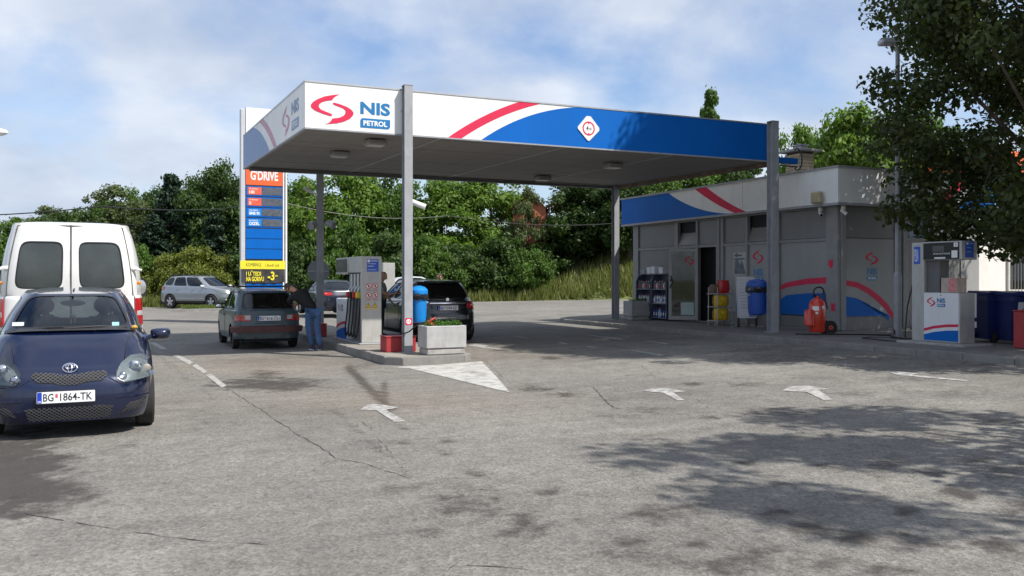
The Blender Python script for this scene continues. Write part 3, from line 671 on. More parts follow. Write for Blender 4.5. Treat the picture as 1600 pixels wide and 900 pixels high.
MB().plate(fv, clipz(curve((b1, CZ0), (t1, CZ1), .085) + curve((t0, CZ1), (b0, CZ0), -.07), CZ0, CZ1), .001, .004).build('red_stripe', M_red, can, smooth=False)
b2 = pv_(752, 220)[0]; t2 = pv_(905, 169)[0]
cv = curve((b2, CZ0), (t2, CZ1), .13)
MB().plate(fv, clipz([(CU1, CZ0), (CU1, CZ1)] + cv[::-1], CZ0, CZ1), .001, .004).build('blue_field', M_blue, can, smooth=False)
fs_ = FU(CU0)
emblem(fs_, -19.35, CZ0+.10, .80, .60, can, M_redglare, .005)
nis(fs_, -18.35, CZ0+.42, .72, .26, can, M_btglare, .005); tag_petrol(fs_, -18.35, CZ0+.10, .72, .20, can, M_btglare, M_print, .005)
MB().plate(fs_, clipz(curve((-20.0, CZ0), (-21.8, CZ1), -.08)+curve((-22.35, CZ1), (-20.35, CZ0), .08), CZ0, CZ1), .001, .004).build('red_stripe', M_redglare, can, smooth=False)
MB().plate(fs_, clipz([(-CV1, CZ0), (-20.9, CZ0)] + curve((-20.9, CZ0), (-23.3, CZ1), -.10)[1:] + [(-CV1, CZ1)], CZ0, CZ1), .001, .004).build('blue_field', M_blueglare, can, smooth=False)
# columns: H sections
def hcol(u, v, w, z0, z1, parent, name='column'):
    t = .012; mb = MB()
    mb.box(u-w/2, u+w/2, v-w/2, v-w/2+t, z0, z1).box(u-w/2, u+w/2, v+w/2-t, v+w/2, z0, z1).box(u-t/2, u+t/2, v-w/2+t, v+w/2-t, z0, z1)
    mb.box(u-w/2-.05, u+w/2+.05, v-w/2-.05, v+w/2+.05, z0, z0+.02).box(u-w/2-.006, u+w/2+.006, v-w/2-.006, v+w/2+.006, z1, z1+.012)
    return mb.build(name, M_grey, parent, smooth=False)
PZ = lambda u: gz_u(u)+KH
hcol(5.6, CV0-.105, .17, IH-.01, 5.46, can); hcol(5.6, 24.6, .17, IH-.01, CZ0+.06, can)
hcol(14.89, CV0-.125, .20, PZ(15)-.01, 5.44, can); hcol(15.03, 24.4, .18, PZ(15)-.01, CZ0+.06, can)
MB().box(5.5, 5.7, CV0-.02, CV0-.012, 4.95, 4.99).build('bracket', M_grey, can, smooth=False)
MB().box(15.22, 15.95, 17.2, 17.34, 4.50, 4.64).build('tie_beam', M_blue, can, smooth=False)
# rusty weathered edge between canopy and shop roof, with a cable loop
MB().box(CU1-.02, CU1+.14, CV0+.2, CV1, CZ0-.10, CZ0-.01).build('gutter', mat('rusty_gutter', (.16, .12, .09), .8, var=.4, vs=5), can)
lp = [Vector((15.3+.9*t, 17.12, 4.42)) for t in (0, .3, .6)] + [Vector((15.82+.16*math.cos(a), 17.10, 4.60+.27*math.sin(a))) for a in [R(-120+i*22) for i in range(12)]]
MB().tube(lp, .018, 6).build('cable', M_black, can)
for c_ in kids(can):
    if c_.name.startswith('column'): continue
    if c_.name.startswith('soffit_board'): c_.location.z += .0135*c_.location.y; c_.rotation_euler.x = .0135; continue
    for v_ in c_.data.vertices: v_.co.z += .0135*v_.co.y
# lights under the canopy
def canopy_light(u, v, w, lab):
    t = sthing('canopy_light', lab, 'light', u, v, CZ0, 'lights under the canopy'); t.location.z += .0135*(v-CV0)
    MB().box(u-w/2, u+w/2, v-.19, v+.19, CZ0-.13, CZ0-.012, .03).build('housing', mat('lamp_housing', (.22, .22, .22), .5), t)
    MB().box(u-w/2+.04, u+w/2-.04, v-.15, v+.15, CZ0-.14, CZ0-.131).build('diffuser', mat('diffuser_off', (.45, .45, .43), .3), t, smooth=False)
canopy_light(5.25, 18.0, .40, 'box light under the canopy nearest the front, just left of the near column')
canopy_light(5.05, 20.2, .40, 'box light under the left of the canopy, second from the corner')
canopy_light(11.75, 19.2, .42, 'box light under the blue end of the canopy near the front fascia')
canopy_light(11.6, 22.8, .42, 'box light under the canopy on the far right, next to the shop')
# clearance sign
sg = sthing('clearance_sign', 'white diamond height limit sign on the blue part of the canopy fascia', 'sign', pv_(919, 201)[0], CV0, pv_(919, 201)[1])
cu, cz = pv_(919, 201); hh = .27
MB().plate(fv, [(cu-.02, cz-hh), (cu+.02, cz-hh), (cu+hh, cz-.03), (cu+hh, cz+.03), (cu+.05, cz+hh), (cu-.05, cz+hh), (cu-hh, cz+.02), (cu-hh, cz-.02)], .006, .022).build('plate', M_white, sg, smooth=False)
MB().ring(fv, cu, cz, .125, .155, 0, .025).plate(fv, [(cu-.035, cz+.14), (cu+.035, cz+.14), (cu, cz+.09)], .0225, .0245).plate(fv, [(cu-.035, cz-.14), (cu, cz-.09), (cu+.035, cz-.14)], .0225, .0245).build('ring', M_red, sg, smooth=False)
MB().text(fv, '4', cu-.06, cz-.045, .055, .10, .024, .02).text(fv, 'm', cu+.02, cz-.03, .05, .04, .024, .01).build('lettering', M_kprint, sg, smooth=False)

# ================================================================== SHOP
BU, BV, BZ = 16.25, 16.15, PZ(16.25)      # wall corner
FZ0, FZ1 = 3.38, 4.27; FUU = 15.95; FVV = 15.87
shop = sthing('station_shop', 'single storey grey panelled petrol station shop with white and blue roof band', 'shop building', BU, BV, BZ)
M_frame = mat('grey_frame', (0.25, 0.25, 0.25), .45, var=.08, vs=3, dirt=.2)
M_pan = mat('grey_film_panel', (0.17, 0.168, 0.165), .35, var=.06, vs=1.4, dirt=.18)
M_panw = mat('pale_film_panel', (0.27, 0.275, 0.275), .35, var=.05, vs=1.4, dirt=.15)
# inner dark body behind the facade
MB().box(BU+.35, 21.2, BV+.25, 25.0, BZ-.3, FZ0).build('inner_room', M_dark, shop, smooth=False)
MB().box(BU+.02, BU+.28, BV+.1, 25.0, BZ-.3, BZ+.02).box(BU+.1, 21.2, BV+.02, BV+.22, BZ-.3, BZ+.02).build('plinth', M_conc, shop, smooth=False)
MB().box(FUU+.06, 21.5, FVV+.06, 25.5, FZ1-.16, FZ1-.06).build('roof', mat('roof_felt', (.10, .10, .10), .9, var=.2), shop, smooth=False)
MB().box(FUU+.02, 21.5, FVV+.02, 25.5, FZ0+.02, FZ0+.06).build('eaves_soffit', M_sof, shop, smooth=False)
# roof band panels
def fpan(a0, a1, side):
    mb = MB()
    if side == 'u': mb.box(FUU, FUU+.04, a0+.006, a1-.006, FZ0+.06, FZ1)
    else: mb.box(a0+.006, a1-.006, FVV, FVV+.04, FZ0+.06, FZ1)
    mb.build('fascia_panel', M_white, shop, smooth=False)
brk = [25.5] + [on_u(px, 310, FUU)[0] for px in (1033, 1098, 1160)] + [FVV]
for i in range(4): fpan(brk[i+1], brk[i], 'u')
for a, b in ((FUU+.04, 17.8), (17.8, 19.6), (19.6, 21.5)): fpan(a, b, 'v')
MB().box(FUU-.03, FUU+.05, FVV+.05, 25.55, FZ1, FZ1+.05).box(FUU-.03, 21.5, FVV-.03, FVV+.05, FZ1, FZ1+.05).build('coping', M_grey, shop, smooth=False)
MB().box(FUU-.02, FUU+.06, FVV+.06, 25.52, FZ0, FZ0+.06).box(FUU-.02, 21.5, FVV-.02, FVV+.06, FZ0, FZ0+.06).build('lower_trim', M_grey, shop, smooth=False)
fu = FU(FUU); V0 = FZ0+.06
def fpts(pp, u=FUU): return [pu_(x, y, u) for x, y in pp]
b_ = [(-25.5, V0), (pu_(1140, 336, FUU)[0], V0)]; tpt = pu_(1045, 302, FUU)[0]
MB().plate(fu, clipz(b_ + curve((b_[1][0], V0), (tpt, FZ1-.02), .10)[1:-1] + [(tpt, FZ1-.005), (-25.5, FZ1-.005)], V0, FZ1), .001, .004).build('blue_field', M_blue, shop, smooth=False)
r0, r1, r2, r3 = [pu_(x, y, FUU)[0] for x, y in ((1148, 333), (1166, 333), (1104, 292), (1086, 293))]
MB().plate(fu, clipz(curve((r1, V0), (r2, FZ1-.003), .05) + curve((r3, FZ1-.003), (r0, V0), -.05), V0, FZ1), .001, .005).build('red_stripe', M_red, shop, smooth=False)
fw = FV(FVV)
MB().plate(fw, clipz(curve((19.5, V0), (20.7, FZ1-.003), .05)+curve((20.3, FZ1-.003), (19.0, V0), -.05), V0, FZ1), .001, .005).build('red_stripe', M_red, shop, smooth=False)
MB().plate(fw, clipz([(21.45, V0), (21.45, FZ1-.02)]+curve((21.3, FZ1-.02), (20.0, V0), -.08), V0, FZ1), .001, .005).build('blue_field', M_blue, shop, smooth=False)
# long facade: posts, rails, panels
def vv(px): return on_u(px, 440, BU)[0]
WZ0 = BZ+.02; WZ1 = FZ0+.02; RZ = BZ+2.22
posts = [(991, 999), (1056, 1061), (1089, 1092), (1122, 1126), (1128, 1132), (1167, 1170), (1200, 1203), (1293, 1309)]
for a, b in posts:
    v1, v0 = vv(a), vv(b)
    if a == 1293: v0 = BV
    if a == 1200: v1, v0 = 18.25, 18.18
    MB().box(BU-.05, BU+.06, v0, v1, WZ0, WZ1, .006).build('post', M_frame, shop)
MB().box(BU-.01, BU+.04, vv(1128), vv(1126), WZ0, WZ1).build('post_cover', M_grey, shop, smooth=False)
def panel(px0, px1, z0, z1, m, rec=.0, name='wall_panel'):
    a, b = (vv(px0) if px0 > 100 else px0), (vv(px1) if px1 > 100 else px1)
    return MB().box(BU+rec, BU+rec+.03, b+.008, a-.008, z0+.006, z1-.006).build(name, m, shop, smooth=False)
bays = [(999, 1056), (1132, 1167), (1203, 1293)]
for a, b in bays:
    if a == 1203: a_ = 18.18
    else: a_ = a
    panel(a_, b, RZ+.06, WZ1-.05, M_pan, name='upper_panel')
    if a == 1203:
        panel(a_, b, WZ0+.32, RZ-.02, M_panw); panel(a_, b, WZ0, WZ0+.31, M_pan, name='base_panel')
    elif a == 999: panel(a, b, WZ0+.05, RZ-.02, M_pan)
v1170 = vv(1170)
MB().box(BU, BU+.03, 18.26, vv(1132)-.008, WZ0+.32, RZ-.02).build('wall_panel', M_panw, shop, smooth=False)
MB().box(BU, BU+.03, 18.26, vv(1132)-.008, WZ0, WZ0+.31).build('base_panel', M_pan, shop, smooth=False)
for a, b in ((999, 1056), (1061, 1089), (1092, 1122), (1132, 1167), (1170, 18.26), (18.18, 1293)):
    A = vv(a) if a > 100 else a; B = vv(b) if b > 100 else b
    MB().box(BU-.035, BU+.05, B, A, RZ-.02, RZ+.055).build('rail', M_frame, shop, smooth=False)
    MB().box(BU-.03, BU+.05, B, A, WZ1-.05, WZ1-.001).build('rail', M_frame, shop, smooth=False)
# tilted hopper windows over the door and beside it, plain transom
M_win = glass('shop_glass', (.75, .8, .8), .35)
def hopper(vA, vB, name='tilted_window'):
    z0 = RZ+.06; z1 = WZ1-.05; tilt = .26
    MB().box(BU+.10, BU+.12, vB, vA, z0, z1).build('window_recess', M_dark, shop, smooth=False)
    o = MB(); n_ = 4
    fr_ = Frame((BU, vA, z0), (0, -1, 0), (-(-tilt), 0, (z1-z0)))   # hinged at the bottom, leaning in at the top
    fr_ = Frame((BU-.02, vA-.02, z0), (0, -1, 0), (tilt, 0, (z1-z0)))
    w = vA-vB-.04; h = (z1-z0)
    f = MB().rect(fr_, 0, w, 0, .05, 0, .03).rect(fr_, 0, w, h-.05, h, 0, .03).rect(fr_, 0, .045, .05, h-.05, 0, .03).rect(fr_, w-.045, w, .05, h-.05, 0, .03).build(name, M_frame, shop, smooth=False)
    MB().rect(fr_, .045, w-.045, .05, h-.05, .01, .02).build('pane', mat('frosted_pane', (.26, .26, .255), .3, var=.05), f, smooth=False)
hopper(vv(1061), vv(1089)); hopper(vv(1170), 18.26)
panel(1092, 1122, RZ+.06, WZ1-.05, M_pan, name='transom_panel')
# door opening and open door
dv1, dv0 = vv(1093), vv(1121)
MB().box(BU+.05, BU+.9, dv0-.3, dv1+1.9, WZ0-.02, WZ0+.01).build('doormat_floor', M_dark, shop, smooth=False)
MB().box(BU-.03, BU+.06, vv(1092), vv(1090), WZ0, RZ-.02).build('door_jamb', M_frame, shop, smooth=False)
MB().box(BU-.03, BU+.06, dv0-.03, dv0+.03, WZ0, RZ-.02).build('door_jamb', M_frame, shop, smooth=False)
# side light left of the door (glazed)
MB().box(BU+.005, BU+.012, dv1+.06, vv(1061)-.01, WZ0+.02, RZ-.03).build('side_light', M_win, shop, smooth=False)
dd = Vector((-.70, .50, 0)); 
fr_d = Frame((BU-.03+dd.x, dv1+.04+dd.y, WZ0+.03), (-dd.x, -dd.y, 0))
w = .86; h = 2.12
door = MB().rect(fr_d, 0, w, 0, .11, -.025, .025).rect(fr_d, 0, w, h-.09, h, -.025, .025).rect(fr_d, 0, .09, .11, h-.09, -.025, .025).rect(fr_d, w-.09, w, .11, h-.09, -.025, .025).build('door', mat('white_door_frame', (.38, .38, .37), .4, var=.06, dirt=.2), shop, smooth=False)
MB().rect(fr_d, .09, w-.09, .11, h-.09, -.004, .004).build('pane', M_win, door, smooth=False)
emblem(fr_d, .48, 1.62, .27, .29, door, M_red, .007)
MB().rect(fr_d, .36, w-.12, .14, .52, .005, .008).build('notice', mat('pale_green_notice', (.42, .55, .52), .5), door, smooth=False)
MB().tube([fr_d.p(.05, 1.30, .03), fr_d.p(.09, 1.26, .09), fr_d.p(.12, 1.12, .10), fr_d.p(.05, .98, .09), fr_d.p(.05, .95, .03)], .02, 8).tube([fr_d.p(.05, 1.18, .03), fr_d.p(.12, 1.18, .08)], .03, 8).build('handle', M_black, door)
# stripes and marks on the long wall
fb = FU(BU)
def wp(pp): return [pu_(x, y, BU) for x, y in pp]
LIM0, LIM1 = -(18.18-.01), -(vv(1293)+.012)
def band(name, top, bot, m, d=.004, lo=None, hi=None, fr=None):
    P = top + bot[::-1]; P = [(min(max(a, lo), hi), b) for a, b in P]
    MB().plate(fr or fb, P, .001, d).build(name, m, shop, smooth=False)
tp = wp([(1203, 446), (1230, 441), (1262, 435), (1293, 433)]); bt = wp([(1203, 453), (1230, 449), (1262, 444), (1293, 443)])
band('red_stripe', tp, bt, M_red, lo=LIM0, hi=LIM1)
tp = wp([(1203, 467), (1230, 461), (1262, 458), (1293, 458)]); zb_ = WZ0+.33
band('blue_field', tp, [(a, zb_) for a, b in tp], M_blue, lo=LIM0, hi=LIM1)
lo2, hi2 = -(vv(1132)-.012), -18.27
P = [(-(vv(1150)), WZ0+.62), (-(vv(1165)), WZ0+.68), (-vv(1180), WZ0+.74), (-18.27, WZ0+.80)]
band('blue_field', P, [(a, zb_) for a, b in P], M_blue, lo=lo2, hi=hi2)
lo3, hi3 = -(vv(999)-.012), -(vv(1056)+.012)
tp = [(lo3, WZ0+1.0), (lo3+.5, WZ0+1.12), (lo3+1.1, WZ0+1.14), (hi3, WZ0+1.1)]; band('red_stripe', tp, [(a, b-.14) for a, b in tp], M_red, lo=lo3, hi=hi3)
tp = [(a, b-.30) for a, b in tp]; band('blue_field', tp, [(a, WZ0+.1) for a, b in tp], M_blue, lo=lo3, hi=hi3)
# emblem + poster right of the door
q0 = wp([(1176, 413)])[0]; q1 = wp([(1195, 394)])[0]
emblem(fb, q0[0], q0[1], .44, .38, shop, M_red); nis(fb, q0[0]+.04, q0[1]-.32, .38, .20, shop, M_bluetxt); tag_petrol(fb, q0[0]+.06, q0[1]-.48, .38, .12, shop, M_bluetxt, M_print)
ps = sthing('poster', 'grey advertising poster on the shop wall between the door and the wall emblem', 'poster', BU, 20, BZ+1.3)
pa, pb = wp([(1146, 430)])[0], wp([(1167, 393)])[0]
MB().rect(fb, pa[0], pb[0], pa[1], pb[1]-.02, .002, .010).build('sheet', mat('poster_grey', (.40, .41, .40), .4, var=.25, vs=3), ps, smooth=False)
MB().plate(fb, [(pa[0]+.04, pa[1]+.03), (pb[0]-.04, pa[1]+.03), (pb[0]-.1, pa[1]+.22), (pb[0]-.2, pa[1]+.42), (pa[0]+.3, pa[1]+.28), (pa[0]+.2, pa[1]+.45), (pa[0]+.08, pa[1]+.4)], .0105, .012).rect(fb, pa[0]+.1, pa[0]+.2, pa[1]+.5, pa[1]+.62, .0105, .012, .04).build('picture', mat('poster_dark', (.10, .12, .15), .4, var=.4, vs=8), ps, smooth=False)
MB().rect(fb, pa[0]+.05, pb[0]-.2, pb[1]-.12, pb[1]-.08, .0105, .012).rect(fb, pa[0]+.05, pb[0]-.08, pb[1]-.22, pb[1]-.18, .0105, .012).build('printed_line', mat('poster_line', (.07, .08, .10), .4), ps, smooth=False)
# short facade (faces the camera, right of the corner)
fd = FV(BV)
def sp(pp): return [on_v(x, y, BV) for x, y in pp]
def uu(px): return on_v(px, 440, BV)[0]
MB().box(BU+.06, uu(1321), BV-.03, BV+.08, WZ0, WZ1, .006).build('corner_post', M_frame, shop)
sposts = [(1398, 1402), (1410, 1418), (1456, 1461), (1500, 1506)]
for a, b in sposts: MB().box(uu(a), uu(b), BV-.03, BV+.06, WZ0, WZ1, .006).build('post', M_frame, shop)
spb = [(1321, 1398), (1402, 1410), (1461, 1500)]
for a, b in spb:
    MB().box(uu(a)+.01, uu(b)-.01, BV, BV+.03, RZ+.05, WZ1-.01).build('upper_panel', M_pan, shop, smooth=False)
    MB().box(uu(a)+.01, uu(b)-.01, BV, BV+.03, WZ0+.32, RZ+.035).build('wall_panel', M_panw if a == 1321 else M_pan, shop, smooth=False)
    MB().box(uu(a)+.01, uu(b)-.01, BV, BV+.03, WZ0, WZ0+.31).build('base_panel', M_pan, shop, smooth=False)
MB().box(uu(1418), uu(1456), BV, BV+.03, WZ0, RZ+.03).build('wall_panel', M_pan, shop, smooth=False)
wf = MB().box(uu(1418), uu(1456), BV-.02, BV+.05, RZ+.03, RZ+.09).build('window', M_frame, shop, smooth=False)
fr_ = Frame((uu(1418), BV-.02, RZ+.09), (1, 0, 0), (0, .22, .85)); MB().rect(fr_, .02, uu(1456)-uu(1418)-.02, 0, .86, 0, .02).build('pane', glass('office_glass', (.5, .55, .55), .3), wf, smooth=False)
MB().box(uu(1418), uu(1456), BV+.12, BV+.14, RZ, WZ1).build('blind', M_dark, wf, smooth=False)
MB().box(uu(1506), 21.2, BV, BV+.2, WZ0, WZ1).build('side_wall', M_lgrey, shop, smooth=False)
arc = sp([(1322, 438), (1340, 441), (1358, 450), (1375, 463), (1388, 476), (1396, 490)]); arc2 = sp([(1322, 446), (1340, 450), (1356, 459), (1372, 472), (1384, 484), (1394, 499)])
MB().plate(fd, arc2 + arc[::-1], .001, .004).build('red_stripe', M_red, shop, smooth=False)
bl = sp([(1322, 463), (1338, 466), (1355, 474), (1370, 485), (1382, 496), (1389, 501)])
MB().plate(fd, [(bl[0][0], WZ0+.33), (bl[-1][0], WZ0+.33)] + bl[::-1], .001, .004).build('blue_field', M_blue, shop, smooth=False)
e0 = sp([(1352, 414)])[0]; emblem(fd, e0[0], e0[1], .44, .33, shop, M_red); nis(fd, e0[0]+.06, e0[1]-.24, .34, .17, shop, M_bluetxt); tag_petrol(fd, e0[0]+.06, e0[1]-.38, .34, .11, shop, M_bluetxt, M_print)
MB().plate(fb, [(q[0], q[1]) for q in wp([(1297, 407), (1304, 406), (1304, 415), (1301, 420), (1297, 414)])], .053, .058).rect(fb, *sum([[a, b] for a, b in zip(wp([(1301, 486)])[0], wp([(1307, 474)])[0])], []), .053, .057).build('red_marker', M_red, shop, smooth=False)
# chimney: cream bricks one by one, slab and pot
cx0, cx1, cy0, cy1 = 16.95, 17.42, 18.2, 18.75
ch = MB().box(cx0+.012, cx1-.012, cy0+.012, cy1-.012, FZ1-.1, 5.02).build('chimney', mat('mortar', (.10, .085, .07), .95, var=.3), shop, smooth=False)
M_brk = [mat('cream_brick_a', (.56, .45, .30), .85, var=.15, bump=.3), mat('cream_brick_b', (.62, .50, .33), .85, var=.15, bump=.3), mat('cream_brick_c', (.48, .37, .25), .85, var=.18, bump=.3)]
bh = .0875; brm = {}
for c in range(8):
    z0 = FZ1 + .05 + c*bh - .05
    for side in range(4):
        L = (cx1-cx0) if side in (0, 2) else (cy1-cy0); off = 0 if c % 2 == (side % 2) else .5
        ed = [0] + [L*(k+off)/2 for k in range(0, 3) if 0 < L*(k+off)/2 < L-.01] + [L]
        for k in range(len(ed)-1):
            a, b = ed[k]+.006, ed[k+1]-.006; pr = random.uniform(0, .004); mb = MB()
            if side == 0: mb.box(cx0+a, cx0+b, cy0-pr, cy0+.03, z0+.008, z0+bh-.004)
            elif side == 2: mb.box(cx0+a, cx0+b, cy1-.03, cy1+pr, z0+.008, z0+bh-.004)
            elif side == 1: mb.box(cx0-pr, cx0+.03, cy0+.032+a*.88, cy0+.032+b*.88, z0+.008, z0+bh-.004)
            else: mb.box(cx1-.03, cx1+pr, cy0+.032+a*.88, cy0+.032+b*.88, z0+.008, z0+bh-.004)
            mb.build('brick', random.choice(M_brk), ch, smooth=False)
MB().box(cx0-.16, cx1+.14, cy0-.14, cy1+.12, 5.02, 5.09, .01).build('chimney_slab', M_conc, ch)
MB().box(cx0+.13, cx1-.13, cy0+.12, cy1-.12, 5.09, 5.20).box(cx0+.08, cx1-.08, cy0+.08, cy1-.08, 5.20, 5.23).build('chimney_pot', M_grey, ch)
# things fixed to the shop
bx = sthing('floodlight', 'small yellowed box lamp on the shop roof band above the corner', 'lamp', FUU-.1, on_u(1283, 314, FUU)[0], on_u(1283, 320, FUU)[1])
v_, z_ = on_u(1283, 320, FUU)
MB().box(FUU-.20, FUU-.06, v_-.15, v_+.17, z_+.03, z_+.31, .03).build('housing', mat('yellowed_plastic', (.42, .36, .22), .5, var=.15), bx)
MB().box(FUU-.07, FUU, v_-.04, v_+.04, z_+.1, z_+.2).build('bracket', M_grey, bx)
def cctv(name, lab, u, v, z, d):
    t = sthing(name, lab, 'camera', u, v, z, 'security cameras on the shop corner')
    MB().box(u-.04, u+.04, v-.04, v+.04, z+.12, z+.22, .008).build('bracket', M_white, t)
    D = Vector(d).normalized(); P = Vector((u, v, z+.08))
    MB().tube([Vector((u, v, z+.13)), P], .018, 6).cyl(P-D*.07, P+D*.12, .045, .045, 12).build('body', M_white, t)
    MB().cyl(P+D*.121, P+D*.13, .036, .036, 12).build('lens', M_black, t)
cctv('security_camera', 'white security camera under the eaves on the forecourt side of the corner', BU-.12, on_u(1290, 330, BU)[0]+.05, FZ0-.22, (-.5, -.8, -.5))
cctv('security_camera', 'white security camera under the eaves on the right of the shop corner', BU+.02, BV-.12, FZ0-.22, (.3, -.8, -.7))

# ================================================================== NEIGHBOUR HOUSE
M_ren = mat('white_render', (.74, .72, .67), .9, var=.05, vs=2, bump=.2, bs=60, dirt=.1)
hs = sthing('white_house', 'white rendered house with orange tiled roof behind the leafy tree', 'house', 24, 17.5, PZ(22))
MB().box(25.6, 35, 17.4, 26, PZ(22)-.3, 4.3).build('wall', M_ren, hs, smooth=False)
M_tile = mat('orange_roof_tile', (.58, .14, .05), .8, var=.25, vs=7, bump=.3)
MB().add([(25.2, 17.0, 4.25), (35.4, 17.0, 4.25), (35.4, 26.4, 4.25), (25.2, 26.4, 4.25), (28.5, 21.7, 6.3), (33, 21.7, 6.3)], [(0, 1, 5, 4), (2, 3, 4, 5), (3, 0, 4), (1, 2, 5), (3, 2, 1, 0)]).build('roof', M_tile, hs, smooth=False)
rt = MB()
for r_ in range(26):
    t = r_/26; z = lerp(4.27, 6.28, t); y = lerp(17.0, 21.7, t); x0 = lerp(25.2, 28.5, t)+.05; x1 = lerp(35.4, 33, t)-.05
    rt.box(x0, x1, y-.02, y+.03, z, z+.045)
    if r_ < 25: rt.box(lerp(25.2, 28.5, t)-.02, lerp(25.2, 28.5, t)+.03, lerp(17, 21.7, t)+.1, lerp(26.4, 21.7, t)-.1, z, z+.045)
o = rt.build('roof_tiles', M_tile, hs, smooth=False); o['kind'] = 'stuff'
wu = on_v(1574, 430, 17.4)[0]
wnf = MB().box(wu-.02, wu+1.5, 17.34, 17.41, BZ+.88, BZ+.96).box(wu-.02, wu+1.5, 17.34, 17.41, BZ+2.15, BZ+2.22).box(wu-.02, wu+.05, 17.34, 17.41, BZ+.96, BZ+2.15).box(wu+1.43, wu+1.5, 17.34, 17.41, BZ+.96, BZ+2.15).build('window', M_ren, hs, smooth=False)
MB().box(wu+.05, wu+1.43, 17.385, 17.395, BZ+.96, BZ+2.15).build('pane', glass('house_glass', (.4, .45, .5), .3), wnf, smooth=False)
for k in range(11): MB().cyl((wu+.06+.135*k, 17.30, BZ+.84), (wu+.06+.135*k, 17.30, BZ+2.26), .011, n=6).build('window_bar', M_lgrey, wnf)
gw = MB().box(21.25, 25.5, 17.41, 17.62, PZ(22)-.3, 3.6)
sbuild(gw, 'garden_wall', M_ren, 'white rendered wall between the shop and the barred window', 'wall', smooth=False)

# ================================================================== PUMPS
M_pump = mat('pump_steel', (.48, .475, .45), .4, metal=.25, var=.07, vs=3, dirt=.25)
M_pumpw = mat('pump_white', (.74, .75, .76), .35, var=.03, dirt=.08)
M_stick = mat('blue_sticker', (.02, .10, .50), .4, var=.1)
def logo_h(fr, a, b, w, h, parent, d=.004):
    "emblem with the name and the tag on its right"
    emblem(fr, a, b, w*.46, h, parent, M_red, d); nis(fr, a+w*.56, b+h*.42, w*.44, h*.48, parent, M_bluetxt, d); tag_petrol(fr, a+w*.56, b, w*.44, h*.32, parent, M_bluetxt, M_print, d)
def stripes(fr, a0, a1, z0, h, parent, d=.004):
    w = a1-a0
    top = [(a0, z0+h*.45), (a0+w*.3, z0+h*.70), (a0+w*.65, z0+h*.86), (a1, z0+h*.92)]
    MB().plate(fr, [(a0, z0), (a1, z0)] + top[::-1], .001, d).build('blue_field', M_blue, parent, smooth=False)
    t2 = [(a, b+h*.28) for a, b in top]; t3 = [(a, b+h*.50) for a, b in top]
    MB().plate(fr, t2 + t3[::-1], .001, d).build('red_stripe', M_red, parent, smooth=False)
# right pump (autogas): tall column at the far end, head on top, cabinet below
pu0 = 15.0; pvn = 11.85; pw = .44; zb = PZ(14.5)
pr = sthing('fuel_pump', 'lone fuel pump with an open gap under its display, right of the lamp post', 'fuel pump', pu0, pvn, zb)
MB().box(pu0-.22, pu0+pw+.2, pvn-.25, pvn+1.3, zb-.02, zb+.05, .015).build('base_slab', M_conc, pr)
z0 = zb+.05; H = 1.98; clen = .82; tl = 1.12
MB().box(pu0+.02, pu0+pw-.02, pvn+clen+.004, pvn+tl, z0, z0+H, .012).build('hose_column', M_pump, pr)
MB().box(pu0+.01, pu0+pw, pvn, pvn+clen, z0, z0+.98, .012).build('cabinet', M_pump, pr)
MB().box(pu0+.0, pu0+pw, pvn-.05, pvn+clen+.0, z0+1.62, z0+H+.004, .012).build('head', M_pump, pr)
MB().box(pu0+.10, pu0+pw-.08, pvn+.52, pvn+clen, z0+.98, z0+1.62).build('neck', mat('pump_dark_grey', (.12, .12, .125), .5), pr, smooth=False)
fp = FU(pu0+.01); 
MB().rect(fp, -(pvn+clen-.015), -(pvn+.015), z0+.03, z0+.97, .001, .012, .01).build('front_door', M_pumpw, pr, smooth=False)
fpd = FU(pu0-.002)
logo_h(fpd, -(pvn+clen-.09), z0+.70, .42, .19, pr, .004); stripes(fpd, -(pvn+clen-.02), -(pvn+.02), z0+.035, .24, pr, .004)
MB().ball(fpd.p(-(pvn+clen/2), z0+.93, .004), .012, 8).build('lock', M_black, pr)
fh = FU(pu0)
MB().rect(fh, -(pvn+clen-.01), -(pvn+.0), z0+1.635, z0+H-.02, .001, .012, .01).build('display', M_black, pr, smooth=False)
MB().rect(fh, -(pvn+clen*.72), -(pvn+clen*.40), z0+1.78, z0+1.90, .0125, .014).build('screen', mat('lcd_grey', (.06, .065, .06), .2), pr, smooth=False)
MB().text(fh, '00 00 AUTOGAS', -(pvn+clen*.70), z0+1.73, .38, .028, .014, .02).rect(fh, -(pvn+.16), -(pvn+.03), z0+1.66, z0+1.80, .0125, .0145).rect(fh, -(pvn+.55), -(pvn+.30), z0+1.645, z0+1.675, .0125, .0145).rect(fh, -(pvn+.11), -(pvn+.02), z0+1.87, z0+1.95, .0125, .0145).build('labels', M_print, pr, smooth=False)
MB().text(fh, '4', -(pvn+.08), z0+1.885, .03, .05, .0155, .01).build('lettering', M_kprint, pr, smooth=False)
MB().rect(FU(pu0+.02), -(pvn+tl-.06), -(pvn+clen+.09), z0+1.55, z0+1.90, .001, .004).build('blue_label', M_stick, pr, smooth=False)
MB().text(FU(pu0+.02), 'PLIN', -(pvn+tl-.075), z0+1.60, .09, .25, .0055, .01).build('lettering', M_print, pr, smooth=False)
fe = FV(pvn-.05)
MB().rect(fe, pu0+.10, pu0+.34, z0+1.66, z0+1.97, .001, .004).build('blue_label', M_stick, pr, smooth=False)
MB().rect(fe, pu0+.13, pu0+.18, z0+1.91, z0+1.95, .0045, .006).text(fe, 'INFORMACIJE', pu0+.195, z0+1.92, .12, .02, .006, .01).text(fe, 'za kupce', pu0+.14, z0+1.84, .1, .02, .006).text(fe, 'samousluga', pu0+.14, z0+1.76, .13, .02, .006).build('lettering', M_print, pr, smooth=False)
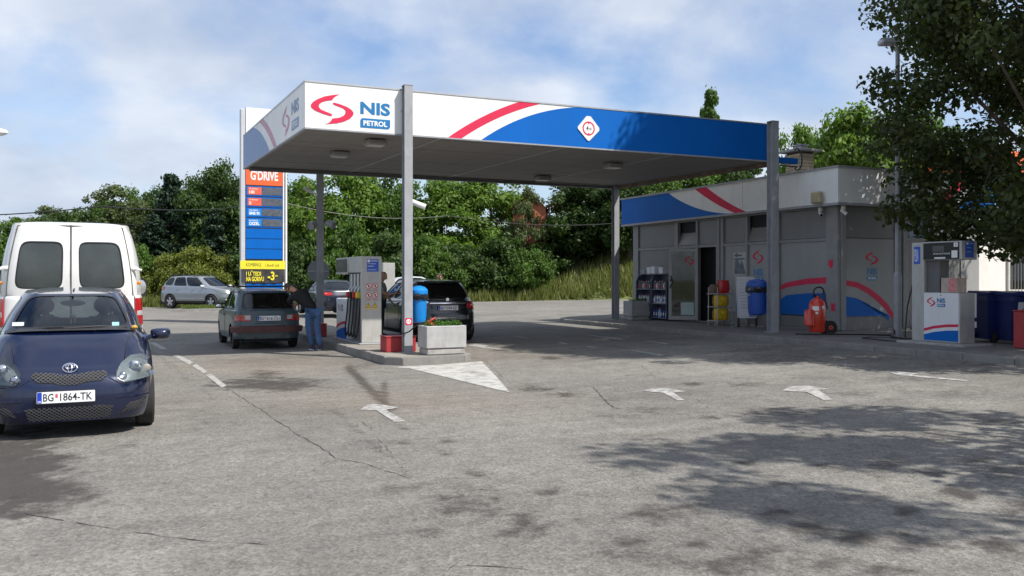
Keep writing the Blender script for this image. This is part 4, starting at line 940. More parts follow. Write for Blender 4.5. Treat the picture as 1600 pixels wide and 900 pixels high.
MB().box(pu0+pw, pu0+pw+.02, pvn-.02, pvn+.2, z0+.5, z0+.97).box(pu0+pw, pu0+pw+.02, pvn-.02, pvn+.1, z0+.30, z0+.42).build('side_plate', M_pumpw, pr, smooth=False)
hp = [Vector((pu0+.1, pvn+tl+.02, z0+1.2)), Vector((pu0+.05, pvn+tl+.12, z0+.7)), Vector((pu0, pvn+tl+.14, z0+.15)), Vector((pu0-.08, pvn+tl+.10, zb+.03)), Vector((pu0-.12, pvn+tl+.6, zb+.02)), Vector((pu0-.02, pvn+tl+1.25, zb+.02)), Vector((pu0+.35, pvn+tl+1.3, zb+.02)), Vector((pu0+.55, pvn+tl+.8, zb+.02)), Vector((pu0+.40, pvn+tl+.3, zb+.03)), Vector((pu0+.2, pvn+tl+.08, zb+.3)), Vector((pu0+.18, pvn+tl+.05, zb+.9))]
def smooth_path(P, k=5):
    out = []
    for i in range(len(P)-1):
        p0 = P[max(i-1, 0)]; p1 = P[i]; p2 = P[i+1]; p3 = P[min(i+2, len(P)-1)]
        for j in range(k):
            t = j/k; out.append(.5*((2*p1) + (p2-p0)*t + (2*p0-5*p1+4*p2-p3)*t*t + (-p0+3*p1-3*p2+p3)*t**3))
    out.append(P[-1]); return out
MB().tube(smooth_path(hp), .016, 7).build('hose', M_black, pr)
cb_ = MB().box(pu0+.06, pu0+.34, pvn+.10, pvn+.46, z0+.982, z0+1.27, .008)
co = sbuild(cb_, 'cardboard_box', mat('pale_carton', (.50, .40, .34), .8, var=.2, vs=4), 'pale carton box standing on the cabinet of the lone fuel pump', 'box')
fcb = Frame((pu0+.06-OFF[co.name].x, 0, -OFF[co.name].z), (0, -1, 0))
OFF[co.name] = Vector((0, 0, 0))
MB().rect(fcb, .0, .17, z0+1.0, z0+1.26, .001, .003).build('pink_label', mat('pink_label', (.60, .22, .22), .6, var=.3, vs=30), co, smooth=False)

# island pump (four products): hose bay in front, cabinet and head behind
iu = 5.36; iv = 19.45; iw = .46; zb = IH; z0 = zb+.03
def island_pump(iv, lab, full=True, marks=True):
    t = sthing('fuel_pump', lab, 'fuel pump', iu, iv, zb)
    MB().box(iu-.06, iu+iw+.06, iv-.06, iv+2.45, zb-.004, z0, .01).build('base_plate', M_grey, t)
    MB().box(iu, iu+iw, iv, iv+.10, z0, z0+1.95, .01).build('end_panel', M_pump, t)
    MB().box(iu+.13, iu+iw-.13, iv+.104, iv+1.25, z0, z0+1.93).build('hose_bay', mat('hose_bay_steel', (.22, .22, .22), .45, metal=.3, var=.1, dirt=.3), t, smooth=False)
    MB().box(iu+.02, iu+iw-.02, iv+.104, iv+1.25, z0+1.58, z0+1.95, .01).build('top_box', M_pump, t)
    MB().box(iu+.01, iu+iw-.01, iv+1.35, iv+2.35, z0, z0+.95, .01).build('cabinet', M_pumpw, t)
    MB().box(iu+.0, iu+iw, iv+1.256, iv+2.35, z0+1.55, z0+1.95, .01).build('head', M_pump, t)
    MB().box(iu+.10, iu+iw-.10, iv+1.256, iv+1.45, z0+.95, z0+1.55).build('neck', M_grey, t)
    fq = FU(iu)
    MB().rect(fq, -(iv+2.30), -(iv+1.30), z0+1.60, z0+1.91, .001, .01, .02).build('display', M_black, t, smooth=False)
    MB().rect(fq, -(iv+2.1), -(iv+1.6), z0+1.70, z0+1.84, .0105, .012).build('screen', mat('lcd_green', (.12, .14, .12), .2), t, smooth=False)
    fc = FU(iu+.01); logo_h(fc, -(iv+2.2), z0+.66, .5, .18, t); stripes(fc, -(iv+2.34), -(iv+1.36), z0+.01, .30, t)
    if full:
        for k in range(4):
            x = iv + .22 + k*.28
            MB().box(iu+.04, iu+.125, x-.06, x+.06, z0+1.1, z0+1.56, .01).build('holster', M_alu, t)
            mcol = [mat('nozzle_yellow', (.62, .48, .04), .5), mat('nozzle_red', (.55, .03, .04), .5), M_black, mat('nozzle_red', (.55, .03, .04), .5)][k]
            nz_ = MB().box(iu-.08, iu+.05, x-.035, x+.035, z0+1.0, z0+1.14, .02).build('nozzle', mcol, t)
            MB().tube([(iu-.04, x, z0+1.12), (iu+.0, x, z0+1.22), (iu+.06, x, z0+1.30)], .014, 6).build('spout', M_alu, nz_)
            P = [Vector((iu-.03, x, z0+1.0)), Vector((iu-.06, x+.02, z0+.6)), Vector((iu-.09, x+.05, z0+.25)), Vector((iu-.04, x+.1, z0+.12)), Vector((iu+.03, x+.12, z0+.5)), Vector((iu+.08, x+.12, z0+1.5)), Vector((iu+.09, x+.12, z0+1.86))]
            MB().tube(smooth_path(P), .017, 6).build('hose', M_black, t)
        for k in range(4):
            x = iv+.22+k*.28
            P = [Vector((iu+iw+.03, x, z0+1.0)), Vector((iu+iw+.07, x+.02, z0+.6)), Vector((iu+iw+.10, x+.05, z0+.22)), Vector((iu+iw+.02, x+.1, z0+.3)), Vector((iu+iw-.09, x+.12, z0+1.5))]
            MB().tube(smooth_path(P), .017, 6).build('hose', M_black, t)
    fe = FV(iv)
    if not marks: return t
    MB().rect(fe, iu+.12, iu+.39, z0+1.60, z0+1.88, .001, .003).build('blue_label', M_stick, t, smooth=False)
    MB().rect(fe, iu+.135, iu+.19, z0+1.81, z0+1.87, .0035, .005).text(fe, 'POSTUPAK', iu+.205, z0+1.825, .16, .035, .005, .02).text(fe, 'TOČENJA', iu+.135, z0+1.765, .2, .028, .005).text(fe, 'GORIVA', iu+.135, z0+1.71, .15, .026, .005).text(fe, 'samousluga', iu+.135, z0+1.63, .2, .026, .005).build('lettering', M_print, t, smooth=False)
    M_ring = mat('prohibition_red', (.55, .03, .04), .5)
    for i, (a, b) in enumerate(((.16, 1.28), (.31, 1.28), (.16, 1.07), (.31, 1.07))):
        cx, cz = iu+a, z0+b
        o = MB().plate(fe, [(cx+.062*math.cos(q), cz+.062*math.sin(q)) for q in [2*PI*j/24 for j in range(24)]], .001, .003).build('prohibition_sign', M_print, t, smooth=False)
        MB().ring(fe, cx, cz, .050, .064, 0, .0045, 24).plate(fe, [(cx-.042, cz+.030), (cx-.030, cz+.042), (cx+.042, cz-.030), (cx+.030, cz-.042)], .0035, .0045).build('red_ring', M_ring, o, smooth=False)
        MB().rect(fe, cx-.016, cx+.016, cz-.032, cz+.03, .0031, .0038, .008).build('pictogram', M_kprint, o, smooth=False)
        MB().rect(fe, cx-.06, cx+.06, cz-.115, cz-.083, .001, .003).build('red_caption', mat('caption_pink', (.50, .25, .25), .5, var=.5, vs=60), o, smooth=False)
    M_y = mat('warning_yellow', (.75, .50, .03), .5)
    for a in (.155, .305):
        cx, cz = iu+a, z0+.80
        o = MB().plate(fe, [(cx-.066, cz-.004), (cx+.066, cz-.004), (cx, cz+.112)], .001, .002).build('warning_sign', M_kprint, t, smooth=False)
        MB().plate(fe, [(cx-.055, cz+.003), (cx+.055, cz+.003), (cx, cz+.098)], .0022, .0035).build('yellow_field', M_y, o, smooth=False)
        MB().rect(fe, cx-.008, cx+.008, cz+.03, cz+.065, .0036, .0045).build('pictogram', M_kprint, o, smooth=False)
        MB().rect(fe, cx-.06, cx+.06, cz-.045, cz-.02, .001, .003).build('yellow_caption', M_y, o, smooth=False)
    return t
island_pump(iv, 'tall near fuel pump with coloured nozzles and prohibition signs on its end panel')
iu = 9.60; IHs = IH; zb = gz_u(9.9)+IH; z0 = zb+.03
island_pump(31.9, 'far fuel pump behind the bald person, on the second island', True, False)
iu = 5.36; zb = IH

# ================================================================== SIGN TOTEM
tu, tz = UV(*at(376, 32)); sgz = 0
tt = sthing('price_totem', 'tall white and blue fuel price totem with orange top panel', 'sign tower', tu, tz, 0)
fT = FV(tz); ty = lambda y: CAMH + (HZ-y)/FPX*32.3
W_ = 1.62
MB().box(tu, tu+.17, tz-.0, tz+.28, -.02, ty(172), .02).build('side_post', mat('totem_grey', (.52, .53, .55), .4, var=.05), tt)
MB().box(tu+.18, tu+W_-.14, tz+.04, tz+.24, .4, ty(169)).build('core', mat('totem_core', (.30, .32, .35), .5), tt, smooth=False)
MB().box(tu+W_-.13, tu+W_-.08, tz-.02, tz+.24, -.02, ty(250), .01).box(tu+W_-.03, tu+W_+.03, tz-.02, tz+.24, -.02, ty(250), .01).box(tu+W_-.08, tu+W_-.03, tz+.02, tz+.2, 1.0, 1.1).build('tube_frame', M_white, tt)
def tp(y0, y1, m, name='panel', d=.02, a0=.18, a1=None, lab=None):
    o = MB().rect(fT, tu+a0, tu+(a1 or W_-.14), ty(y1)+.012, ty(y0)-.012, -.035, d, .0).build(name, m, tt, smooth=False)
    return o
tp(169, 255, M_white, 'top_panel'); 
emblem(fT, tu+.42, ty(230), .70, .95, tt, M_red, .026)
M_or = mat('orange_panel', (.80, .13, .035), .4, var=.05)
tp(255, 290, M_or, 'brand_panel'); 
MB().text(fT, "G'DRIVE", tu+.34, ty(282), .98, .36, .026, .03).build('lettering', M_print, tt, smooth=False)
M_led = mat('dead_led_screen', (.10, .11, .13), .3, var=.3, vs=14); M_lb = mat('totem_light_blue', (.02, .22, .60), .4)
rows = [(291, 307), (308, 324), (324.5, 340), (340.5, 356)]
for k, (a, b) in enumerate(rows):
    tp(a, b, M_blue, 'price_row'); mm = mat('orange_label', (.72, .12, .06), .4) if k < 2 else M_lb
    MB().rect(fT, tu+.24, tu+.73, ty(b-2.5), ty(a+2), .021, .03).build('fuel_name_label', mm, tt, smooth=False)
    s1 = ('G-Drive', 'G-Drive', 'EVRO PREMIUM', 'EVRO')[k]; s2 = ('100', 'D', 'BMB 95', 'DIZEL')[k]
    MB().text(fT, s1, tu+.30, ty(a+5.5), .3, .05, .032, .01).text(fT, s2, tu+.30, ty(b-4), (.18, .07, .36, .36)[k], .11, .032, .03).build('lettering', M_print, tt, smooth=False)
    MB().rect(fT, tu+.75, tu+W_-.16, ty(b-2.5), ty(a+2), .021, .03).build('price_display', M_led, tt, smooth=False)
for a, b in ((357, 373), (373, 389), (389, 405)): tp(a, b, M_blue, 'blank_panel')
tp(443, 478, M_blue, 'lower_panel'); tp(405.5, 442, M_dark, 'back_panel', .0)
bn = sthing('banner', 'yellow and black promotional banner tied across the price totem', 'banner', tu, tz, ty(441))
MB().rect(fT, tu-.02, tu+W_-.05, ty(420.5), ty(407.5), .05, .06).build('yellow_strip', mat('banner_yellow', (.80, .68, .03), .6, var=.06), bn, smooth=False)
bb = MB()
gx = 14
for i in range(gx+1):
    for j in range(5):
        a = tu+.02+(W_-.10)*i/gx; b = lerp(ty(441), ty(421), j/4); p = fT.p(a, b - .03*math.sin(PI*i/gx)*(1-j/4), .055+.018*math.sin(i*1.9+j)); bb.v.append(tuple(p))
for i in range(gx):
    for j in range(4): k = i*5+j; bb.f.append((k, k+5, k+6, k+1))
bb.build('black_strip', mat('banner_black', (.035, .033, .035), .7, var=.3), bn)
MB().text(fT, 'KOMBINUJ', tu+.18, ty(418), .52, .16, .062, .0).text(fT, 'i štedi još', tu+.85, ty(418), .5, .14, .062, .0).build('dark_lettering', M_kprint, bn, smooth=False)
MB().text(fT, 'I UŠTEDI', tu+.18, ty(431), .52, .19, .085, .03).text(fT, 'NA GORIVU', tu+.18, ty(439.5), .62, .17, .085, .03).text(fT, '-3', tu+.94, ty(438), .24, .32, .085, .03).text(fT, 'din', tu+1.2, ty(432), .1, .06, .085, .03).build('yellow_lettering', MATS['banner_yellow'], bn, smooth=False)
# ================================================================== SMALL THINGS ON THE FORECOURT
def planter(u0, v0, zb, lab, w=.82, d=.52, h=.56, plants=40, seed=1):
    t = sthing('planter', lab, 'planter', u0, v0, zb, 'concrete planters at the columns')
    MB().box(u0+.02, u0+w-.02, v0+.02, v0+d-.02, zb, zb+.12, .02).build('base', M_conc, t)
    mb = MB().box(u0, u0+w, v0, v0+.06, zb+.13, zb+h, .012).box(u0, u0+w, v0+d-.06, v0+d, zb+.13, zb+h, .012).box(u0, u0+.06, v0+.06, v0+d-.06, zb+.13, zb+h, .012).box(u0+w-.06, u0+w, v0+.06, v0+d-.06, zb+.13, zb+h, .012).box(u0+.05, u0+w-.05, v0+.05, v0+d-.05, zb+.122, zb+.2)
    mb.build('box', mat('planter_concrete', (.40, .40, .39), .85, var=.10, vs=4, bump=.3, bs=70, dirt=.25), t)
    MB().box(u0+.06, u0+w-.06, v0+.06, v0+d-.06, zb+h-.12, zb+h-.06).build('soil', mat('soil', (.05, .035, .025), 1), t, smooth=False)
    rs = np.random.RandomState(seed); n = plants*55
    c = np.stack([rs.uniform(u0+.10, u0+w-.10, plants), rs.uniform(v0+.10, v0+d-.10, plants), np.full(plants, zb+h-.04)+rs.uniform(0, .07, plants)], 1)
    k = rs.randint(0, plants, n); P = c[k] + rs.normal(0, .035, (n, 3)); P[:, 2] = np.maximum(P[:, 2], zb+h-.07)
    leafcloud('leaves', P, np.full(n, .022), rs, leafmat('planter_leaves', (.03, .07, .012), (.10, .22, .04)), t, u0, v0, zb, up=.6)
    return t
def leafcloud(name, P, size, rs, m, parent=None, ox=0, oy=0, oz=0, up=.3, outward=None, kind=None, six=False):
    n = len(P); nrm = rs.normal(0, 1, (n, 3)); nrm[:, 2] += up*2
    if outward is not None: nrm += outward*1.3
    nrm /= np.linalg.norm(nrm, axis=1)[:, None]
    t1 = np.cross(nrm, rs.normal(0, 1, (n, 3))); t1 /= np.linalg.norm(t1, axis=1)[:, None]; t2 = np.cross(nrm, t1)
    s = (size*rs.uniform(.6, 1.35, n))[:, None]; P = P - np.array([[ox, oy, oz]])
    if six:
        prof = [(-1, 0), (-.35, .62), (.45, .45), (1.05, 0), (.45, -.45), (-.35, -.62)]
        V = np.stack([P + t1*s*a + t2*s*b + nrm*s*(.25*abs(b)) for a, b in prof], 1); base = np.arange(n)[:, None]*6
        F = np.concatenate([base+np.array([[0, 1, 2, 3]]), base+np.array([[0, 3, 4, 5]])], 0)
        return npmesh(name, V.reshape(-1, 3), F, m, parent, kind)
    V = np.stack([P-t1*s, P+t2*s*.55+nrm*s*.12, P+t1*s, P-t2*s*.55+nrm*s*.12], 1)
    return npmesh(name, V.reshape(-1, 3), np.arange(4*n).reshape(-1, 4), m, parent, kind)
planter(5.70, 16.08, IH, 'pale concrete planter with low green plants in front of the near column')
planter(15.1, 23.55, PZ(15.2), 'shaded grey planter with a small bush by the far right column', .8, .5, .60, 14, 3)
# rag and jumper leads on the near planter
lead = [Vector((5.50, 17.0, IH+.38)), Vector((5.56, 16.75, IH+.42)), Vector((5.63, 16.6, IH+.52)), Vector((5.72, 16.42, IH+.60)), Vector((5.85, 16.35, IH+.60))]
o = MB().tube(smooth_path(lead), .014, 6).tube(smooth_path([Vector((5.9, 16.4, IH+.60)), Vector((5.95, 16.3, IH+.66)), Vector((6.03, 16.33, IH+.69)), Vector((6.08, 16.28, IH+.64))]), .012, 6)
jl = sbuild(o, 'jump_lead', M_black, 'black and red cable lying over the edge of the near planter', 'cable')
sv = OFF[jl.name]
MB().box(5.80, 5.93, 16.28, 16.34, IH+.575, IH+.60).tube([Vector((5.78, 16.38, IH+.60)), Vector((5.86, 16.3, IH+.66)), Vector((5.96, 16.3, IH+.71))], .014, 6).tube([Vector((5.8, 16.30, IH+.63)), Vector((5.9, 16.34, IH+.61)), Vector((5.98, 16.33, IH+.62))], .014, 6).build('clamp', mat('clamp_red', (.7, .06, .04), .5), jl)
# red boxes
M_rbox = mat('red_painted_box', (.36, .03, .035), .45, var=.12, vs=4, dirt=.2)
def redbox(u, v, zb, w, d, h, lab):
    t = sthing('sand_box', lab, 'box', u, v, zb)
    MB().box(u, u+w, v, v+d, zb, zb+h-.03, .01).build('box', M_rbox, t); MB().box(u-.01, u+w+.01, v-.01, v+d+.01, zb+h-.026, zb+h, .006).build('lid', M_rbox, t)
redbox(5.22, 17.12, IH, .62, .42, .32, 'red metal box on the island behind the near column')
redbox(5.0, 22.6, IH, .32, .5, .33, 'dark red box on the island left of the tall pump')
mm = on_u(1590, 540, 15.5)
redbox(15.36, 10.5, PZ(15.6), .6, .5, .70, 'tall red box at the right edge in front of the navy bins')
# blue litter bins on columns
def litter(u, v, z0, r, h, lab, lidm, bodm, bag=True):
    t = sthing('litter_bin', lab, 'litter bin', u, v, z0, 'blue litter bins on the columns')
    MB().lathe([(r*.55, 0), (r*.86, .03), (r*.95, h*.2), (r, h*.72), (r*1.02, h*.78)], 20, (u, v, z0)).build('body', bodm, t)
    MB().lathe([(r*1.10, h*.80), (r*1.15, h*.86), (r*1.12, h*.92), (r*.80, h*1.0), (r*.2, h*1.04), (0, h*1.04)], 20, (u, v, z0)).build('lid', lidm, t)
    if bag:
        mb = MB(); n = 22; rs = random.Random(4)
        for k in range(4):
            for i in range(n):
                a = 2*PI*i/n; q = r*(1.06+.16*(k in (1, 2)))+rs.uniform(-.02, .03); mb.v.append((u+q*math.cos(a), v+q*math.sin(a), z0+h*(.66+.05*k)+rs.uniform(-.02, .02)))
        for k in range(3):
            for i in range(n): mb.f.append((k*n+i, k*n+(i+1) % n, (k+1)*n+(i+1) % n, (k+1)*n+i))
        mb.build('bin_liner', mat('black_bag', (.02, .02, .022), .25, var=.2), t, ang=15)
    MB().box(u-r*1.2, u+r*1.2, v-.02, v+.02, z0+h*.55, z0+h*.6).build('strap', M_grey, t)
M_bin1 = mat('bright_blue_plastic', (.01, .22, .62), .35, var=.06); M_bin2 = mat('deep_blue_plastic', (.012, .075, .36), .4, var=.08)
litter(5.86, 17.0, CAMH-.87, .16, .72, 'bright blue litter bin with black liner hung on the near column', M_bin1, M_bin1)
litter(14.72, 17.30, PZ(15)+.40, .23, .86, 'deep blue litter bin hung on the front right column by the shop', M_bin2, M_bin2, True)
# notice on near column
stk = sthing('prohibition_sticker', 'small red and white pictogram sticker on the near column', 'sticker', 5.6, CV0-.19, CAMH-.83)
fc = FV(CV0-.19); MB().rect(fc, 5.53, 5.67, CAMH-.90, CAMH-.76, .001, .003, .02).build('sheet', M_red, stk, smooth=False)
MB().ring(fc, 5.60, CAMH-.83, .028, .05, 0, .0045, 18).rect(fc, 5.59, 5.61, CAMH-.86, CAMH-.80, .0032, .0045).build('pictogram', M_print, stk, smooth=False)
# chained post bits on the column
def cam_on(name, lab, P, arm, d, ln=.22, r=.05, grp=None, cat='camera', m=None):
    t = thing(name, lab, cat, S(*P), TH, grp); D = Vector(d).normalized(); A = Vector(arm)
    MB().tube([Vector((0, 0, 0)), A], .018, 6).box(-.03, .03, -.03, .03, -.04, .04).build('arm', m or M_white, t)
    MB().cyl(A-D*ln*.4, A+D*ln*.6, r, r, 12).cyl(A+D*ln*.58, A+D*ln*.72, r*1.12, r*1.12, 12, False).build('body', m or M_white, t)
cam_on('security_camera', 'white security camera on the right side of the near column', (5.69, CV0-.1, 3.12), (.10, -.02, 0), (.85, -.3, -.35), .26, .055)
cam_on('security_camera', 'white camera on an arm at the far left column', (5.52, 24.6, 3.95), (-.22, -.05, .10), (-.8, -.3, .3), .25, .05)
cam_on('loudspeaker', 'dark loudspeaker low on the far left column, left one of the pair', (5.5, 24.55, 3.10), (-.14, -.08, 0), (-.6, -.8, -.4), .20, .10, 'loudspeakers on the far left column', 'loudspeaker', M_grey)
cam_on('loudspeaker', 'dark loudspeaker on the right face of the far left column', (5.7, 24.55, 3.15), (.14, -.08, 0), (.7, -.7, -.4), .20, .10, 'loudspeakers on the far left column', 'loudspeaker', M_grey)
# round sign seen from behind, on its pole
x, y = at(498, 26.5); rsn = thing('road_sign', 'round grey back of a road sign beside the far left column', 'road sign', (x, y, gz(x, y)), 0)
MB().cyl((0, 0, -.1), (0, 0, 2.3), .03, n=10).build('pole', M_grey, rsn); MB().cyl((0, -.045, 1.85), (0, -.03, 1.85), .33, n=36).build('disc', mat('sign_back', (.16, .165, .17), .5), rsn); MB().box(-.3, .3, -.065, -.046, 1.83, 1.86).build('rib', M_grey, rsn, smooth=False)

# ---- oil rack with bottles
ru, rv0, rv1 = 15.72, 22.55, 24.25; zb = PZ(15.9)
rk = sthing('display_rack', 'dark blue double rack of motor oil bottles left of the open shop door', 'display rack', ru, rv0, zb)
M_rk = mat('rack_blue', (.07, .085, .13), .45, var=.15); M_rkg = mat('rack_grey', (.18, .19, .21), .45, var=.1)
vm = (rv0+rv1)/2
for k, (a, b) in enumerate(((rv0, vm-.02), (vm+.02, rv1))):
    for q in (a, b-.03):
        P = [(ru-.02, q, zb+.02), (ru-.02, q, zb+1.2), (ru+.05, q, zb+1.36), (ru+.2, q, zb+1.42), (ru+.34, q, zb+1.42)]
        mb = MB(); prof = [(ru-.02, zb+.02), (ru+.36, zb+.02), (ru+.36, zb+1.42), (ru+.2, zb+1.42), (ru+.06, zb+1.36), (ru-.02, zb+1.2)]
        n = len(prof); mb.add([(p, q, z) for p, z in prof]+[(p, q+.03, z) for p, z in prof], [tuple(range(n))[::-1], tuple(range(n, 2*n))]+[(i, (i+1) % n, n+(i+1) % n, n+i) for i in range(n)]).build('side_panel', M_rk, rk, smooth=False)
    MB().box(ru+.33, ru+.35, a+.03, b-.03, zb+.03, zb+1.41).build('back_panel', M_rk, rk, smooth=False)
    for z in (.06, .50, .94): MB().box(ru-.01, ru+.33, a+.032, b-.032, zb+z, zb+z+.025).build('shelf', M_rkg, rk, smooth=False)
    MB().box(ru+.0, ru+.34, a+.03, b-.03, zb+1.42, zb+1.44).build('top', M_rkg, rk, smooth=False)
cols = [('white', mat('bottle_white', (.78, .78, .76), .4, var=.05)), ('silver', mat('bottle_silver', (.55, .57, .60), .35, metal=.3)), ('blue', mat('bottle_blue', (.03, .10, .32), .4)), ('grey', mat('bottle_grey', (.22, .22, .23), .4))]
protos = {}
SH = {.085: 'bottom', .525: 'middle', .965: 'upper'}
def bottle(u, v, z, ci, lab, h=.26):
    nm, m = cols[ci]
    if (ci, h) not in protos:
        t = thing('bottle', lab, 'bottle', (0, 0, 0), TH, 'motor oil bottles in the rack')
        MB().lathe([(.0, 0), (.042, 0), (.045, .02), (.045, h*.62), (.035, h*.75), (.016, h*.84), (.016, h*.9)], 10, sx=1.0, sy=.75).build('body', m, t)
        MB().cyl((0, 0, h*.9), (0, 0, h), .019, n=10).build('cap', [M_bluetxt, M_red, M_black, M_white][ci], t)
        MB().box(-.047, -.044, -.022, .022, h*.2, h*.52).build('label', [M_blue, M_white, M_print, M_red][ci], t, smooth=False)
        protos[(ci, h)] = t; t.location = S(u, v, z); return t
    p = protos[(ci, h)]; c = p.copy(); COL.objects.link(c); c.location = S(u, v, z); c['label'] = lab
    for ch in [q for q in PK[p.name]]: d = ch.copy(); COL.objects.link(d); d.parent = c
    return c
PK = {}
class _PK(dict):
    def __missing__(s, k): s[k] = [o for o in bpy.data.objects if o.parent and o.parent.name == k]; return s[k]
PK = _PK()
for k, (a, b) in enumerate(((rv0, vm-.02), (vm+.02, rv1))):
    side = 'right' if k == 0 else 'left'
    for si, (dz, ci, h) in enumerate(((.085, 2, .30), (.525, 0, .27), (.965, 3, .25))):
        n = 6
        for i in range(n):
            v = a+.10+(b-a-.2)*i/(n-1); cc = ci if (i+k+si) % 3 else 1
            bottle(ru+.07, v, zb+dz, cc, '%s oil bottle, %s from the right on the %s shelf of the %s bay' % (cols[cc][0], ('first', 'second', 'third', 'fourth', 'fifth', 'sixth')[i], SH[dz], side), h)
M_ctn = mat('white_carton', (.74, .75, .78), .7, var=.15, vs=20)
for i, (v, w, h, lab) in enumerate(((23.95, .24, .13, 'low grey carton at the left end on top of the oil rack'), (23.62, .20, .20, 'white printed carton on top of the oil rack'), (23.38, .2, .22, 'tall white carton on top of the oil rack'), (22.95, .22, .19, 'white carton on the rack behind the door glass'))):
    sbuild(MB().box(ru+.04, ru+.28, v-w/2, v+w/2, zb+1.442, zb+1.442+h, .006), 'carton', M_ctn if i else M_grey, lab, 'box', 'cartons on the oil rack')

# ---- rack with bags by the door
u, v = 15.60, 19.85; zb = PZ(u)
br = sthing('wire_rack', 'small wire rack holding yellow and red bags right of the shop door', 'display rack', u, v, zb)
mb = MB()
for a, b in ((-.25, -.2), (.25, -.2), (-.25, .2), (.25, .2)): mb.tube([(u+a, v+b, zb), (u+a*.96, v+b*.96, zb+1.05)], .012, 6)
mb.build('frame', M_alu, br)
for z in (.12, .50, .86):
    m2 = MB()
    for k in range(6): m2.tube([(u-.26, v-.2+.08*k, zb+z), (u+.26, v-.2+.08*k, zb+z)], .006, 5)
    m2.tube([(u-.26, v-.22, zb+z+.01), (u+.26, v-.22, zb+z+.01)], .012, 6).tube([(u-.26, v+.22, zb+z+.01), (u+.26, v+.22, zb+z+.01)], .012, 6).tube([(u-.27, v-.22, zb+z+.01), (u-.27, v+.22, zb+z+.01)], .012, 6)
    m2.build('shelf', M_alu, br)
MB().tube([(u-.25, v-.2, zb+.12), (u-.42, v-.3, zb+.012)], .012, 6).tube([(u+.25, v-.2, zb+.12), (u+.38, v-.34, zb+.012)], .012, 6).build('foot', M_alu, br)
def bag(u, v, z, w, d, h, m, lab, seed, tilt=0):
    rs = np.random.RandomState(seed); mb = MB(); n = 16; L = 7
    for k in range(L):
        t = k/(L-1); f = (.84, .97, 1, 1, .99, .95, .80)[k]
        for i in range(n):
            a = 2*PI*i/n; c, s_ = math.cos(a), math.sin(a); q = f*(1+rs.uniform(-.06, .06))
            mb.v.append((u + w/2*q*math.copysign(abs(c)**.35, c)+tilt*t, v + d/2*q*math.copysign(abs(s_)**.35, s_), z + h*t))
    for k in range(L-1):
        for i in range(n): mb.f.append((k*n+i, k*n+(i+1) % n, (k+1)*n+(i+1) % n, (k+1)*n+i))
    mb.f += [tuple(range(n))[::-1], tuple(range((L-1)*n, L*n))]
    return sbuild(mb, 'bag', m, lab, 'bag', 'bags on the wire rack', ang=50)
M_yb = mat('yellow_bag', (.62, .40, .02), .4, var=.35, vs=9); M_rb = mat('red_bag', (.55, .025, .025), .35, var=.15)
def sack(u, v, z, w, d, h, m, lab, seed):
    rs = random.Random(seed); mb = MB(); nx, nz = 9, 7
    def P(i, k, sgn):
        a, b = i/nx, k/nz; e = (math.sin(PI*min(1, max(0, a))))**.35*(math.sin(PI*(.12+.80*b)))**.5
        return (u-w/2+w*a*(1) , v+sgn*(.012+d/2*e*(1+rs.uniform(-.10, .10))), z+h*b)
    for sgn in (-1, 1):
        k0 = len(mb.v)
        for i in range(nx+1):
            for k in range(nz+1): mb.v.append(P(i, k, sgn))
        for i in range(nx):
            for k in range(nz):
                q = k0+i*(nz+1)+k; f = (q, q+nz+1, q+nz+2, q+1); mb.f.append(f if sgn < 0 else f[::-1])
    o = sbuild(mb, 'bag', m, lab, 'bag', 'bags on the wire rack', ang=60); return o
for z_, h_b, w_b, sd_b in ((.14, .33, 'lowest', 1), (.52, .31, 'middle', 2)):
    b_ = sack(u, v-.02, zb+z_, .48, .30, h_b, M_yb, 'yellow bag with red base on the %s shelf of the wire rack' % w_b, sd_b)
    MB().box(-.245, .245, -.165, .165, .0, .09, .03).build('red_base', M_rb, b_)
    MB().box(-.12, .10, -.182, -.160, .15, .22, .004).build('dark_print', mat('bag_print', (.16, .08, .02), .5), b_)
sack(u+.08, v-.04, zb+.885, .36, .24, .36, M_rb, 'bright red bag on top of the wire rack', 3)
bag(u-.15, v+.05, zb+.885, .22, .24, .24, mat('brown_bag', (.16, .10, .06), .6, var=.4, vs=12), 'small brown bag beside the red one on the wire rack', 4)
# ---- A-board
x, y = at(1168, 23.7); ab = thing('notice_board', 'white free standing notice board covered in text beside the bag rack', 'notice board', (x, y, gz(x, y)+KH), R(17))
fa = Frame((-.29, -.02, .0), (1, 0, 0), (0, .08, 1))
MB().rect(fa, 0, .58, .22, 1.36, -.03, 0, .01).build('frame', M_alu, ab, smooth=False)
MB().rect(fa, .02, .56, .24, 1.34, .001, .006).build('sheet', mat('notice_white', (.84, .85, .86), .5, var=.04), ab, smooth=False)
tx = MB(); rr_ = random.Random(3)
for i, ln in enumerate(['Poštovani potrošači,', 'obaveštavamo vas da je', 'na ovoj stanici u toku', 'akcija. Cena goriva', 'važi do isteka zaliha', 'Popust se ostvaruje', 'uz karticu lojalnosti', 'Više informacija', 'na kasi. Hvala vam', 'na poverenju']):
    tx.text(fa, ln, .06+.02*(i % 3), 1.24-.083*i, .36+.08*rr_.random(), .032, .0075, .0)
tx.build('lettering', mat('notice_ink', (.22, .24, .26), .5), ab, smooth=False)
MB().rect(fa, .34, .54, .27, .34, .0062, .008).build('blue_tag', M_bluetxt, ab, smooth=False); MB().text(fa, 'NIS PETROL', .355, .29, .17, .03, .0095, .02).build('lettering', M_print, ab, smooth=False)
